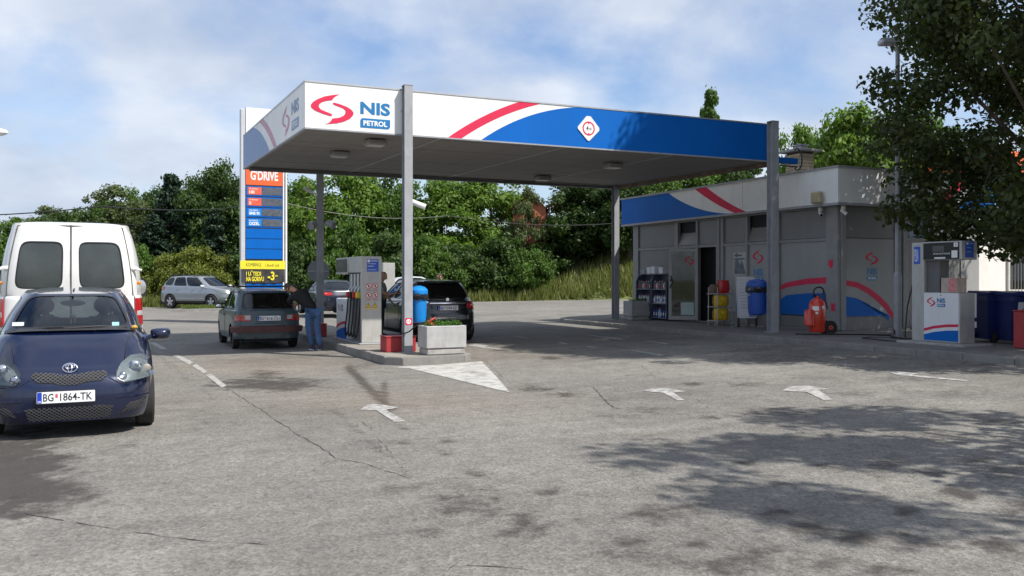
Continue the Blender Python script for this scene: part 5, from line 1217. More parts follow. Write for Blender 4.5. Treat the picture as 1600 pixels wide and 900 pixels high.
MB().box(-.29, -.25, -.02, .04, .0, .25).box(.25, .29, -.02, .04, .0, .25).build('leg', M_black, ab); MB().tube([(-.28, -.28, .015), (.0, .02, .03), (-.24, .3, .015)], .012, 6).tube([(.30, -.26, .015), (.27, .30, .015)], .012, 6).tube([(-.60, -.22, .015), (-.27, .05, .03)], .012, 6).build('foot', M_alu, ab)
# ---- wheeled extinguisher
x, y = at(1277, 20.6); zb = gz(x, y)+KH; ex = thing('wheeled_extinguisher', 'red wheeled fire extinguisher with black hose by the shop corner', 'fire extinguisher', (x, y, zb), R(8))
M_exr = mat('extinguisher_red', (.62, .045, .02), .3, var=.08, coat=.4)
MB().lathe([(.05, .05), (.17, .06), (.19, .10), (.19, .66), (.165, .76), (.10, .82), (.045, .85), (.045, .9), (0, .9)], 22, (0, 0, 0)).build('cylinder', M_exr, ex)
MB().lathe([(.10, .08), (.12, .10), (.12, .40), (.09, .46), (0, .46)], 14, (-.22, -.06, .12)).build('cartridge', M_exr, ex)
w_ = MB().lathe([(.05, -.02), (.10, -.025), (.115, -.012), (.115, .012), (.10, .025), (.05, .02)], 22, (.24, -.12, .165), 'y').build('wheel', M_exr, ex)
for yy in (-.12, .16):
    w_ = MB().lathe([(.0, -.02), (.03, -.035), (.10, -.02), (.105, .02), (.03, .03), (0, .02)], 22, (.26, yy, .165), 'y').build('wheel', M_exr, ex)
    MB().lathe([(.105, -.03), (.15, -.035), (.163, -.02), (.163, .02), (.15, .035), (.105, .03)], 24, (.26, yy, .165), 'y').build('tyre', M_rub, w_)
MB().cyl((.26, -.12, .165), (.26, .16, .165), .014).tube([(.2, .05, .16), (.1, .12, .3)], .015).build('axle', M_black, ex)
MB().tube(smooth_path([Vector((-.06, -.02, .88)), Vector((-.10, -.02, 1.0)), Vector((-.02, -.02, 1.09)), Vector((.10, -.02, 1.08)), Vector((.16, -.02, .98)), Vector((.17, -.05, .8)), Vector((.2, -.1, .6))]), .018, 8).build('hose', M_black, ex)
MB().tube([(.12, .1, .3), (.2, .14, .7), (.22, .14, 1.02)], .014, 6).tube([(.1, .05, .86), (-.1, .05, .9)], .02, 6).box(-.05, .05, -.03, .05, .86, .92, .01).build('handle', M_black, ex)
for (a0, a1, z0_, z1_) in ((-150, -105, .56, .66), (-85, -62, .60, .67), (-128, -112, .48, .53)):
    n = 5; k = 0; lab_ = MB()
    for i in range(n+1):
        a = R(lerp(a0, a1, i/n)); lab_.v += [(.192*math.cos(a), .192*math.sin(a), z0_), (.192*math.cos(a), .192*math.sin(a), z1_)]
    for i in range(n): lab_.f.append((k+2*i, k+2*i+2, k+2*i+3, k+2*i+1))
    lab_.build('label', M_print, ex)
# ---- lamp post by the corner, black cable round its foot
x, y = at(1402.5, 19.7); zl = gz(x, y)+KH; lpst = thing('lamp_post', 'grey steel lamp post in front of the short shop wall', 'lamp post', (x, y, zl), 0)
hl = CAMH + (HZ-74)/FPX*19.7 - zl
MB().cyl((0, 0, -.05), (0, 0, 1.35), .085, n=14).cyl((0, 0, 1.35), (0, 0, 1.42), .085, .06, n=14).cyl((0, 0, 1.42), (0, 0, hl), .06, .045, n=14).build('post', M_grey, lpst)
MB().tube([(0, 0, hl), (-.06, -.02, hl+.06), (-.14, -.05, hl+.08)], .03, 8).box(-.42, .04, -.2, .1, hl+.04, hl+.17, .03).build('lamp_head', mat('lamp_grey', (.38, .40, .43), .4), lpst)
cbp = [Vector((-.05, .05, .25)), Vector((-.12, -.1, .06)), Vector((-.35, -.5, .02)), Vector((-.3, -1.1, .02)), Vector((.2, -1.3, .02)), Vector((.55, -1.0, .02)), Vector((.45, -.6, .05)), Vector((.2, -.2, .18))]
wb = MB().tube(smooth_path([p + Vector((x, y, zl)) for p in cbp]), .02, 7).tube(smooth_path([Vector((x, y, zl)) + q for q in (Vector((-.1, 0, .02)), Vector((-.9, .1, .03)), Vector((-1.6, .3, .02)), Vector((-2.1, .5, .02)))]), .018, 6)
wbuild(wb, 'cable', M_black, 'black cable looped on the pavement at the foot of the lamp post', 'cable')
# ---- wheelie bins
M_wb = mat('navy_bin_plastic', (.012, .022, .12), .45, var=.12, vs=3)
def wheelie(px, Y, lab, sticker):
    x, y = at(px, Y); t = thing('wheeled_bin', lab, 'wheeled bin', (x, y, gz(x, y)+KH), R(4), 'navy wheeled bins right of the lone pump')
    mb = MB(); w0, w1, d0, d1, h = .42, .56, .46, .66, .93
    vs = []
    for z, w, d in ((.06, w0, d0), (h*.88, w1, d1), (h*.885, w1+.05, d1+.05), (h, w1+.05, d1+.05)):
        vs += [(-w/2, -d/2, z), (w/2, -d/2, z), (w/2, d/2, z), (-w/2, d/2, z)]
    fs = [(3, 2, 1, 0)]
    for k in range(3): fs += [(4*k+i, 4*k+(i+1) % 4, 4*k+4+(i+1) % 4, 4*k+4+i) for i in range(4)]
    fs.append((12, 13, 14, 15)); mb.add(vs, fs).build('body', M_wb, t, smooth=False)
    MB().add([(-.32, -.38, h+.004), (.32, -.38, h+.004), (.33, .34, h+.02), (-.33, .34, h+.02), (-.28, -.34, h+.06), (.28, -.34, h+.06), (.30, .3, h+.09), (-.30, .3, h+.09)], [(3, 2, 1, 0), (4, 5, 6, 7), (0, 1, 5, 4), (1, 2, 6, 5), (2, 3, 7, 6), (3, 0, 4, 7)]).cyl((-.3, .37, h+.02), (.3, .37, h+.02), .022).build('lid', M_wb, t, smooth=False)
    for s_ in (-.27, .27): MB().cyl((s_-.03, .26, .10), (s_+.03, .26, .10), .10, n=18).build('wheel', M_rub, t)
    if sticker:
        f = Frame((0, -d1/2+.012, 0), (1, 0, 0), (0, -.105, 1)); f = Frame((0, -(d0/2)-.006, .06), (1, 0, 0), (0, -(d1-d0)/2, h*.88-.06))
        MB().rect(f, -.14, .10, .44, .76, .001, .004).build('sticker', M_print, t, smooth=False)
        MB().ring(f, -.02, .60, .025, .045, 0, .0055, 12).build('pictogram', M_grey, t, smooth=False)
wheelie(1549, 17.9, 'navy wheeled bin without a sticker, nearest the lone pump', False)
wheelie(1585, 17.4, 'navy wheeled bin with a white sticker on its front', True)
wheelie(1628, 17.0, 'navy wheeled bin cut by the right edge of the picture', True)
# ---- street lamp at the left edge, wires
x, y = at(-60, 30); sl = thing('street_lamp', 'white street lamp head reaching in at the left edge', 'street lamp', (x, y, 0), 0)
zt = CAMH + (HZ-214)/FPX*30
MB().cyl((0, 0, -.1), (0, 0, zt-.4), .09, .06, 12).tube([(0, 0, zt-.42), (.1, 0, zt-.1), (.7, 0, zt+.1)], .03, 8).build('post', M_grey, sl)
MB().ball((1.1, 0, zt+.16), .5, 16, (.95, .35, .28)).build('lamp_head', M_white, sl)
def wire(pts, r, lab, name='overhead_wire'):
    P = [Vector(p) for p in pts]; out_ = []
    for i in range(len(P)-1):
        for k in range(12): t = k/12; q = P[i].lerp(P[i+1], t); q.z -= .35*4*t*(1-t); out_.append(q)
    out_.append(P[-1]); wbuild(MB().tube(out_, r, 5), name, M_black, lab, 'wire', 'overhead wires')
def W3(px, py, Y): return (*at(px, Y), CAMH+(HZ-py)/FPX*Y)
wire([W3(-300, 330, 40), W3(160, 322, 44), W3(420, 316, 60)], .030, 'highest dark overhead wire left of the trees')
wire([W3(-300, 352, 46), W3(140, 346, 52), W3(400, 344, 70)], .016, 'thin overhead wire just above the van roof')
wire([W3(-300, 366, 46), W3(140, 362, 52), W3(400, 356, 70)], .014, 'lowest thin overhead wire behind the van')
wire([W3(450, 318, 40), W3(700, 337, 43), W3(1010, 344, 44)], .014, 'thin cable crossing in front of the trees beyond the canopy')
# ================================================================== VEHICLES
# local frame: +x forward, y = left, z up, origin on the ground under the middle
M_gl_car = glass('car_glass', (.55, .62, .62), .55, .02)
M_gl_dark = glass('car_glass_dark', (.25, .28, .30), .40, .02)
M_gl_lamp = glass('lamp_lens', (.95, .97, 1.0), .85, .04)
M_int = mat('seat_cloth', (.035, .036, .04), .9, var=.2)
M_refl = mat('lamp_reflector', (.24, .27, .26), .3, metal=.35, var=.1, vs=30)
M_tail = mat('tail_lamp_red', (.42, .012, .015), .15, var=.1, coat=.6)
M_amber = mat('amber_lens', (.6, .2, .02), .2)
M_rim = mat('alloy_rim', (.50, .51, .53), .3, metal=.8, var=.08)
M_steelrim = mat('steel_rim', (.10, .10, .11), .5, metal=.4, var=.15)
M_plate = mat('number_plate_white', (.76, .77, .78), .35, var=.02)
M_pblue = mat('number_plate_blue', (.01, .05, .45), .4)

class Body:
    def __init__(s, sp):
        s.sp = sp; s.n = sp.get('n', 6.0); s.c0 = .5**(1/s.n)
        s.xf = sp['xf']; s.xr = sp['xr']; s.W = sp['W']; s.xm = sp.get('xm', 0.0)
    def LF(s, z): return interp(s.xf, z) - s.xm
    def LR(s, z): return s.xm - interp(s.xr, z)
    def WW(s, z): return interp(s.W, z)
    def fz(s, x): return interp(s.sp['top'], x)
    def bz(s, x):
        b = interp(s.sp['sill'], x)
        for xw in s.sp['wheels']:
            d = abs(x-xw); ra = s.sp['ra']
            if d < ra: b = max(b, s.sp['rw'] + math.sqrt(ra*ra-d*d))
        return b
    def co(s, cx, cy, z):
        return Vector((s.xm + (s.LF(z) if cx > 0 else s.LR(z))*cx, s.WW(z)*cy, z))
    def contour(s):
        n, c0 = s.n, s.c0; P = []
        def oth(c): return max(0.0, 1-abs(c)**n)**(1/n)
        NS, NF = s.sp.get('ns', 110), 26
        # counter clockwise from front right corner(-y) : front edge -y -> +y, left side front->rear, rear +y -> -y, right side rear->front
        for i in range(NF): c = lerp(-c0, c0, i/NF); P.append((oth(c), c))
        for i in range(NS): c = lerp(c0, -c0, i/NS); P.append((c, oth(c)))
        for i in range(NF): c = lerp(c0, -c0, i/NF); P.append((-oth(c), c))
        for i in range(NS): c = lerp(-c0, c0, i/NS); P.append((c, -oth(c)))
        return P
    # surface parameters for overlays: s runs round the nose (or tail), in metres at half width, 0 on the centre line
    def F(s, q, z, end=1, off=0.0):
        def ev(q):
            W = s.WW(z); c = q/W; sg = 1 if c >= 0 else -1; c = abs(c)
            if c <= s.c0: cy = c; cx = (1-c**s.n)**(1/s.n)
            else:
                L = s.LF(z) if end > 0 else s.LR(z); cx = s.c0-(c-s.c0)*W/L; cy = (1-max(cx, 0)**s.n)**(1/s.n)
            L = s.LF(z) if end > 0 else s.LR(z)
            return Vector((s.xm+end*L*cx, sg*W*cy, z))
        p = ev(q)
        if off:
            a = ev(q+.004)-ev(q-.004); z2 = s.F(q, z+.004, end) - s.F(q, z-.004, end) if off is not None else Vector((0, 0, 1))
            nn = a.cross(z2).normalized()
            if nn.dot(Vector((end, 0, 0))) + nn.dot(Vector((0, 1 if q > 0 else -1, 0)))*.3 < 0: nn = -nn
            p = p + nn*off
        return p
    def Sd(s, x, z, side, off=0.0):
        L = s.LF(z) if x > s.xm else s.LR(z); c = min(.9999, abs(x-s.xm)/L)
        return Vector((x, side*(s.WW(z)*(1-c**s.n)**(1/s.n)+off), z))
def patch(mapf, poly, off, m, name, parent, rings=4, thick=None, ang=40):
    "raised patch: polygon in surface parameters, mapped on the body, with a skirt down to the surface"
    n = len(poly); cx = sum(p[0] for p in poly)/n; cz = sum(p[1] for p in poly)/n
    # densify the outline
    P = []
    for i in range(n):
        a, b = poly[i], poly[(i+1) % n]; k = max(1, int(math.hypot(b[0]-a[0], b[1]-a[1])/.06))
        for j in range(k): P.append((lerp(a[0], b[0], j/k), lerp(a[1], b[1], j/k)))
    n = len(P); vs = [mapf(a, b, -.004) for a, b in P]
    for r in range(rings):
        t = r/rings; vs += [mapf(lerp(a, cx, t), lerp(b, cz, t), off) for a, b in P]
    vs.append(mapf(cx, cz, off)); fs = []
    for r in range(rings): fs += [(r*n+i, r*n+(i+1) % n, (r+1)*n+(i+1) % n, (r+1)*n+i) for i in range(n)]
    fs += [(rings*n+i, rings*n+(i+1) % n, (rings+1)*n) for i in range(n)]
    mb = MB().add(vs, fs); o = mb.build(name, m, parent, ang=ang)
    bm = bmesh.new(); bm.from_mesh(o.data); bmesh.ops.recalc_face_normals(bm, faces=bm.faces); bm.to_mesh(o.data); bm.free()
    return o
def wheel(x, y, r, w, parent, alloy=True, spokes=5):
    sd = 1 if y > 0 else -1; mb = MB(); ri = r*.66
    mb.lathe([(ri, -w*.5), (ri*.97, w*.2), (ri*.90, w*.30), (ri*.2, w*.20), (0, w*.22)] if not alloy else [(ri, -w*.5), (ri*.99, w*.42), (ri*.93, w*.42), (ri*.90, w*.1), (ri*.3, w*.05), (0, w*.05)], 24, (x, y, r), 'y', caps=False)
    if sd < 0: mb.v = [(a, 2*y-b, c) for a, b, c in mb.v]
    o = mb.build('wheel', M_rim if alloy else M_steelrim, parent)
    if alloy:
        sp = MB(); yo = y+sd*w*.38
        for k in range(spokes):
            a = 2*PI*k/spokes+.3; d = Vector((math.cos(a), 0, math.sin(a))); t = Vector((-math.sin(a), 0, math.cos(a)))
            q = [Vector((x, yo, r))+d*ri*.1+t*ri*.2, Vector((x, yo, r))+d*ri*.96+t*ri*.21, Vector((x, yo, r))+d*ri*.96-t*ri*.21, Vector((x, yo, r))+d*ri*.1-t*ri*.2]
            sp.add(q + [p - Vector((0, sd*.03, 0)) for p in q], [(0, 1, 2, 3), (7, 6, 5, 4), (0, 4, 5, 1), (1, 5, 6, 2), (2, 6, 7, 3), (3, 7, 4, 0)])
        sp.cyl((x, yo-sd*.03, r), (x, yo+sd*.01, r), ri*.22, n=14); sp.build('spokes', M_rim, o, smooth=False)
        MB().cyl((x, y+sd*w*.12, r), (x, y+sd*w*.125, r), ri*.88, n=20).build('brake_disc', M_steelrim, o, smooth=False)
    MB().lathe([(ri*.98, -w*.5), (r*.93, -w*.52), (r, -w*.40), (r, w*.40), (r*.93, w*.52), (ri*1.0, w*.48), (ri*.97, w*.40)], 28, (x, y, r), 'y', caps=False).build('tyre', M_rub, o)
def seats(parent, xs, y, z, back=.62):
    for x in xs:
        for sgn in (-1, 1):
            mb = MB().box(x-.05, x+.45, sgn*y-.24, sgn*y+.24, z, z+.16, .05).box(x-.14, x+.0, sgn*y-.23, sgn*y+.23, z+.10, z+back, .06)
            mb.tube([(x-.09, sgn*y-.06, z+back-.02), (x-.10, sgn*y-.06, z+back+.08)], .012).tube([(x-.09, sgn*y+.06, z+back-.02), (x-.10, sgn*y+.06, z+back+.08)], .012)
            mb.ball((x-.10, sgn*y, z+back+.13), .125, 12, (.55, 1.05, .85)); mb.build('seat', M_int, parent)
def car(name, label, cat, sp, loc, heading, group=None):
    t = thing(name, label, cat, loc, heading, group); B = Body(sp); P = B.contour(); n = len(P); M = 22
    paint, trim = sp['paint'], sp.get('trim', M_black); vs = []; top = []
    for cx, cy in P:
        x = B.co(cx, cy, .6).x
        for _ in range(3): zb = B.bz(x); x = B.co(cx, cy, zb).x
        xt = B.co(cx, cy, .9).x
        for _ in range(3): zt = B.fz(xt); xt = B.co(cx, cy, zt).x
        col = []
        for k in range(M+1): z = lerp(zb, zt, k/M); col.append(B.co(cx, cy, z))
        vs += col; top.append(col[-1])
    fs = []
    for i in range(n):
        j = (i+1) % n
        for k in range(M): a, b = i*(M+1)+k, j*(M+1)+k; fs.append((a, b, b+1, a+1))
    # greenhouse contours
    g = sp['gh']; nb = g.get('n', 5.0); c0 = B.c0
    def re(c): # re-map a body contour parameter on a contour of exponent nb
        cx, cy = c
        k = (abs(cx)**nb+abs(cy)**nb)**(1/nb); return cx/k, cy/k
    xmg = (g['base'][0]+g['base'][1])/2; xmr = (g['roof'][0]+g['roof'][1])/2
    def gb(c):
        cx, cy = re(c); x = xmg + (g['base'][0]-xmg)*cx; return Vector((x, g['base'][2]*cy*interp(g.get('wx', [(-9, 1), (9, 1)]), x), interp(g['zb'], x)))
    def gr(c):
        cx, cy = re(c); x = xmr + (g['roof'][0]-xmr)*cx; return Vector((x, g['roof'][2]*cy, interp(g['zr'], x)))
    bul = g.get('bulge', .03)
    def G_(c, v):
        a, b = gb(c), gr(c); p = a.lerp(b, v); cx, cy = re(c); k = bul*4*v*(1-v); nrm = Vector((cx**5, cy**5, 0)); 
        if nrm.length > 1e-6: nrm.normalize()
        return p + nrm*k
    # deck (bonnet, shoulders)
    K = 6; ring0 = [i*(M+1)+M for i in range(n)]; prev = ring0; pw = g.get('deckpow', .75)
    for k in range(1, K+1):
        cur = []
        for i in range(n):
            a = top[i]; b = gb(P[i]); s_ = k/K; p = a.lerp(b, s_); p.z = a.z + (b.z-a.z)*(s_**pw) + g.get('crown', .02)*4*s_*(1-s_)*min(1, (b-a).length/.5); cur.append(len(vs)); vs.append(p)
        for i in range(n): j = (i+1) % n; fs.append((prev[i], prev[j], cur[j], cur[i]))
        prev = cur
    B.deck = lambda c, s_: (lambda a, b: Vector((lerp(a.x, b.x, s_), lerp(a.y, b.y, s_), a.z+(b.z-a.z)*(s_**pw)+g.get('crown', .02)*4*s_*(1-s_)*min(1, (b-a).length/.5))))(B.co(c[0], c[1], B.fz(B.co(c[0], c[1], .7).x)), gb(c))
    # roof cap
    rk0 = [gr(c) for c in P]; prev = None; cr = g.get('rcrown', .05)
    ctr = Vector((xmr, 0, 0))
    for k in range(7):
        s_ = 1-k/6.5; cur = []
        for i in range(n):
            p = rk0[i]; q = Vector((xmr+(p.x-xmr)*s_, p.y*s_, interp(g['zr'], xmr+(p.x-xmr)*s_) + cr*(1-s_**2.2))); cur.append(len(vs)); vs.append(q)
        if prev:
            for i in range(n): j = (i+1) % n; fs.append((prev[i], prev[j], cur[j], cur[i]))
        prev = cur
    fs.append(tuple(prev))
    mb = MB().add(vs, fs)
    # greenhouse: four faces with window holes, four corner strips
    e = 1.0
    faces4 = [('front', lambda a: ((1-abs(a)**B.n)**(1/B.n), a), -c0, c0), ('left', lambda a: (a, (1-abs(a)**B.n)**(1/B.n)), c0, -c0), ('rear', lambda a: (-(1-abs(a)**B.n)**(1/B.n), a), c0, -c0), ('right', lambda a: (a, -(1-abs(a)**B.n)**(1/B.n)), -c0, c0)]
    panes = []; trims = MB()
    for nm, fn, a0, a1 in faces4:
        wins = g['win'].get('side' if nm in ('left', 'right') else nm, []); sg = 1 if a1 > a0 else -1
        wins = sorted(wins, key=lambda w: w[0]*sg)
        mp_ = lambda a, v: G_(fn(a), v)
        if not wins: cells = [(a0, a1, None)]
        else:
            cuts = [a0]+[((wins[i][1] if sg > 0 else wins[i][0])+(wins[i+1][0] if sg > 0 else wins[i+1][1]))/2 for i in range(len(wins)-1)]+[a1]; cells = [(cuts[i], cuts[i+1], wins[i]) for i in range(len(wins))]
        for ca, cb, w in cells:
            if w is None:
                k0 = len(mb.v); na, nv = 14, 6
                for i in range(na+1):
                    for j in range(nv+1): mb.v.append(tuple(mp_(lerp(ca, cb, i/na), j/nv)))
                for i in range(na):
                    for j in range(nv): q = k0+i*(nv+1)+j; mb.f.append((q, q+nv+1, q+nv+2, q+1))
                continue
            wa, wb, v0, v1, rr = w[:5]
            if sg < 0: wa, wb = wb, wa
            # rounded hole, aspect-corrected radius
            ha, hv = (wb-wa)/2, (v1-v0)/2; ma, mv = (wa+wb)/2, (v0+v1)/2; N_ = 64; ex = 2/max(rr, .05)
            hole = []; outer = []
            shear = w[5] if len(w) > 5 else 0.0
            for i in range(N_):
                th = 2*PI*i/N_+PI/N_; c, s_ = math.cos(th), math.sin(th); k = (abs(c)**ex+abs(s_)**ex)**(-1/ex); hole.append((ma+ha*k*c + shear*(k*s_)*(1 if k*c > 0 else 0), mv+hv*k*s_))
            # outer rectangle: matched by index with exact corners
            oc = [(cb, 1), (ca, 1), (ca, 0), (cb, 0)]
            for i in range(N_):
                th = 2*PI*i/N_+PI/N_; c, s_ = math.cos(th), math.sin(th); k = 1/max(abs(c), abs(s_)); a = (ca+cb)/2+(cb-ca)/2*k*c; v = .5+.5*k*s_; outer.append((a, min(1, max(0, v))))
            for q in range(4):
                i = N_//8 + q*N_//4; # nearest sample to a corner
                outer[i-1] = outer[i-1]; outer[i % N_] = (oc[q][0], oc[q][1])
            k0 = len(mb.v); RR = 4
            for r in range(RR+1):
                for i in range(N_): mb.v.append(tuple(mp_(lerp(hole[i][0], outer[i][0], r/RR), lerp(hole[i][1], outer[i][1], r/RR))))
            for r in range(RR):
                for i in range(N_): j = (i+1) % N_; mb.f.append((k0+r*N_+i, k0+r*N_+j, k0+(r+1)*N_+j, k0+(r+1)*N_+i))
            # pane, slightly inset, and black seal
            def inn(p, d): c_ = Vector((xmg*.5+xmr*.5, 0, p.z)); v_ = (c_-p); 
            def inset(a, v, d):
                p = mp_(a, v); q = Vector((p.x, p.y, p.z)); 
                if nm in ('front', 'rear'): q.x += (-d if nm == 'front' else d)
                else: q.y += (-d if nm == 'left' else d)
                return q
            gv = []; gf = []; R2 = 6
            for r in range(R2):
                for i in range(N_): gv.append(inset(lerp(hole[i][0]+(hole[i][0]-ma)*.004, ma, r/R2), lerp(hole[i][1], mv, r/R2), .010))
            gv.append(inset(ma, mv, .010))
            for r in range(R2-1):
                for i in range(N_): j = (i+1) % N_; gf.append((r*N_+i, r*N_+j, (r+1)*N_+j, (r+1)*N_+i))
            gf += [((R2-1)*N_+i, (R2-1)*N_+(i+1) % N_, R2*N_) for i in range(N_)]
            panes.append((nm, gv, gf))
            k1 = 0; trims = MB()
            for (s1, d) in ((1.0, -.002), (.955 if nm not in ('left', 'right') else .95, -.002), (.955 if nm not in ('left', 'right') else .95, .012)):
                for i in range(N_): trims.v.append(tuple(inset(ma+(hole[i][0]-ma)*s1, mv+(hole[i][1]-mv)*(s1+.0), d)))
            for r in range(2):
                for i in range(N_): j = (i+1) % N_; trims.f.append((k1+r*N_+i, k1+r*N_+j, k1+(r+1)*N_+j, k1+(r+1)*N_+i))
            panes[-1] = panes[-1] + (trims,)
    # weld and orient
    body = mb.build('body', paint, t, ang=sp.get('ang', 32))
    bm = bmesh.new(); bm.from_mesh(body.data); bmesh.ops.remove_doubles(bm, verts=bm.verts, dist=.0015); bmesh.ops.recalc_face_normals(bm, faces=bm.faces)
    bm.to_mesh(body.data); bm.free(); body.data.polygons.foreach_set('use_smooth', [True]*len(body.data.polygons)); body.data.set_sharp_from_angle(angle=R(sp.get('ang', 32)))
    nmz = {'front': 'windscreen', 'rear': 'rear_window', 'left': 'side_window', 'right': 'side_window'}
    for nm, gv, gf, tr_ in panes:
        po_ = MB().add(gv, gf).build(nmz[nm], sp.get('glass', M_gl_car) if nm == 'front' else sp.get('rglass', sp.get('glass', M_gl_car)), t)
        tr_.build('window_seal', M_black, po_)
    # underbody and wheel wells
    Wm = B.WW(.5); xf, xr = interp(sp['xf'], .4), interp(sp['xr'], .4)
    MB().box(xr+.12, xf-.12, -Wm+.24, Wm-.24, sp['rw']*.62, .50).box(xr+.42, xf-.42, -Wm+.10, Wm-.10, .52 if sp['ra'] < .36 else .60, .62 if sp['ra'] < .36 else .66).build('underbody', M_dark, t, smooth=False)
    mid0, mid1 = sp['wheels'][1]+sp['ra']+.02, sp['wheels'][0]-sp['ra']-.02
    MB().box(mid0, mid1, -Wm+.06, Wm-.06, interp(sp['sill'], 0)+.02, .5).build('floor', M_dark, t, smooth=False)
    for x in sp['wheels']:
        for y in (-1, 1): wheel(x, y*(Wm-.105+sp.get('track', 0)), sp['rw'], sp.get('tw', .185), t, sp.get('alloy', True), sp.get('spokes', 5))
    # bumpers/lower black trim along sills
    return t, B, G_, P
def plate_num(t, B, q, z, txt, end, parent=None, off=.02, w=.52, h=.112, tilt=0.0):
    p = B.F(q, z, end, off); a = Vector((0, 1 if end > 0 else -1, 0)); fr = Frame(p - a*w/2 - Vector((0, 0, h/2)) + Vector((0.012*end, 0, 0)), a, (tilt*-end, 0, 1))
    pl = MB().rect(fr, -.008, w+.008, -.008, h+.008, -.012, 0, .01).build('number_plate_holder', M_black, t, smooth=False)
    pl = MB().rect(fr, 0, w, 0, h, 0, .004, .008).build('number_plate', M_plate, t, smooth=False)
    MB().rect(fr, .003, .045, .003, h-.003, .0045, .0055, .006).build('blue_strip', M_pblue, pl, smooth=False)
    a_, b_ = txt; x0 = .056
    MB().text(fr, a_, x0, .018, .092, h-.036, .0058, .012).text(fr, b_, x0+.15, .018, w-.05-x0-.125, h-.036, .0058, .012).build('lettering', M_kprint, pl, smooth=False)
    MB().rect(fr, x0+.108, x0+.130, .05, .09, .0045, .0058, .004).build('crest', mat('crest_red', (.5, .1, .12), .5), pl, smooth=False)
    MB().text(fr, 'SRB', .010, .010, .028, .016, .0062, .01).build('lettering', M_print, pl, smooth=False)
def mirror(t, B, x, z, side, m, w=.20, h=.13):
    p = B.Sd(x, z-.04, side); o = MB().ball((p.x, p.y+side*.13, z+.02), .5, 14, (.09*2/1.0*.9, w, h)).tube([(p.x+.02, p.y-side*.02, z-.03), (p.x+.01, p.y+side*.06, z)], .025)
    mo = o.build('wing_mirror', m, t); return mo
def mirror2(t, P0, side, m, w=.22, h=.14):
    x, y, z = P0; mb = MB(); n = 18; L = 6
    # rounded shell, flat face to the rear
    for k in range(L+1):
        s_ = k/L; f = math.sqrt(max(0, 1-(s_*.96)**2.4)); d = .11*s_
        for i in range(n):
            a = 2*PI*i/n; c, q = math.cos(a), math.sin(a); e_ = .62
            mb.v.append((x-.03+d, y+side*w*.5+ w*.5*f*math.copysign(abs(c)**e_, c), z + h*.5*f*math.copysign(abs(q)**e_, q)))
    for k in range(L):
        for i in range(n): mb.f.append((k*n+i, k*n+(i+1) % n, (k+1)*n+(i+1) % n, (k+1)*n+i))
    mb.f.append(tuple(range(L*n, (L+1)*n))); mb.f.append(tuple(range(n))[::-1])
    mb.tube([(x, y-side*.05, z-.05), (x, y+side*.05, z-.01)], .028)
    o = mb.build('wing_mirror', m, t, ang=50)
    MB().ball((x-.032, y+side*w*.5, z), .5, 12, (.006, w*.86, h*.8)).build('mirror_glass', M_chrome, o)
    return o

def carpaint(name, col, rough=.32, flake=.0, dirt=.08, coat=1.0, metal=.25): return mat(name, col, rough, metal=metal, var=.04, vs=2, coat=coat, dirt=dirt)
# ------------------------------------------------------------------ dark blue small hatchback (front view)
PB = carpaint('dark_blue_paint', (.0018, .0075, .040), .25, dirt=.05, metal=.3)
sp = dict(paint=PB, n=5.0, xm=.0, ns=120, ra=.325, rw=.285, wheels=(1.12, -1.25), tw=.175, alloy=False,
    xf=[(.12, 1.70), (.18, 1.775), (.28, 1.81), (.42, 1.82), (.52, 1.81), (.60, 1.775), (.68, 1.70), (.76, 1.60), (.84, 1.48), (.95, 1.2), (1.1, 1.0)],
    xr=[(.12, -1.72), (.2, -1.79), (.5, -1.80), (.6, -1.78), (.95, -1.74), (1.1, -1.7)],
    W=[(.12, .76), (.2, .80), (.35, .83), (.62, .83), (.80, .815), (.95, .79), (1.1, .77)],
    top=[(-1.9, .96), (-1.2, .97), (.4, .945), (1.0, .905), (1.3, .84), (1.55, .745), (1.70, .70), (1.9, .68)],
    sill=[(-2, .20), (-1.6, .18), (1.3, .17), (1.6, .17), (2, .18)],
    gh=dict(n=4.2, base=(1.16, -1.70, .745), roof=(.48, -1.42, .52), zb=[(-1.8, .99), (.3, .98), (.75, 1.0), (1.0, 1.055), (1.2, 1.08)], zr=[(-1.5, 1.44), (-.6, 1.475), (.48, 1.44)], rcrown=.035, bulge=.035, crown=.035, deckpow=.8,
        win=dict(front=[(-.83, .83, .05, .95, .24)], rear=[(-.72, .72, .2, .92, .4)], side=[(.04, .80, .08, .90, .3), (-.78, -.06, .08, .90, .35)])))
ucx = -.25; P0_ = S(ucx, 9.95+1.82); hd = TH - PI/2
car_a, B, Ga, Pa = car('parked_car', 'dark blue small hatchback facing the camera at the left edge', 'car', sp, (P0_.x, P0_.y, 0), hd)
mapF = lambda q, z, off: B.F(q, z, 1, off)
# bonnet shut line, grille, lamps
def mirrorp(poly): return [(-a, b) for a, b in poly][::-1]
HL = [(.44, .585), (.425, .63), (.47, .70), (.555, .765), (.665, .775), (.745, .735), (.79, .66), (.795, .60), (.74, .575), (.62, .555), (.50, .545)]
for poly in (HL, mirrorp(HL)):
    h_ = patch(mapF, poly, .006, M_refl, 'headlight', car_a)
    sg_ = 1 if poly is HL else -1
    def mk(q, z, r, m, nm, d=.012):
        c = B.F(sg_*q, z, 1, d); MB().ball(c, r, 14, (.5, 1, 1)).build(nm, m, h_)
    mk(.60, .675, .075, M_chrome, 'lamp_bowl'); mk(.60, .675, .028, mat('bulb_dark', (.12, .13, .14), .2), 'bulb', .05); mk(.485, .60, .045, M_chrome, 'side_lamp'); mk(.72, .655, .045, mat('indicator', (.55, .46, .38), .3), 'indicator')
    patch(mapF, poly, .055, M_gl_lamp, 'lens', h_)
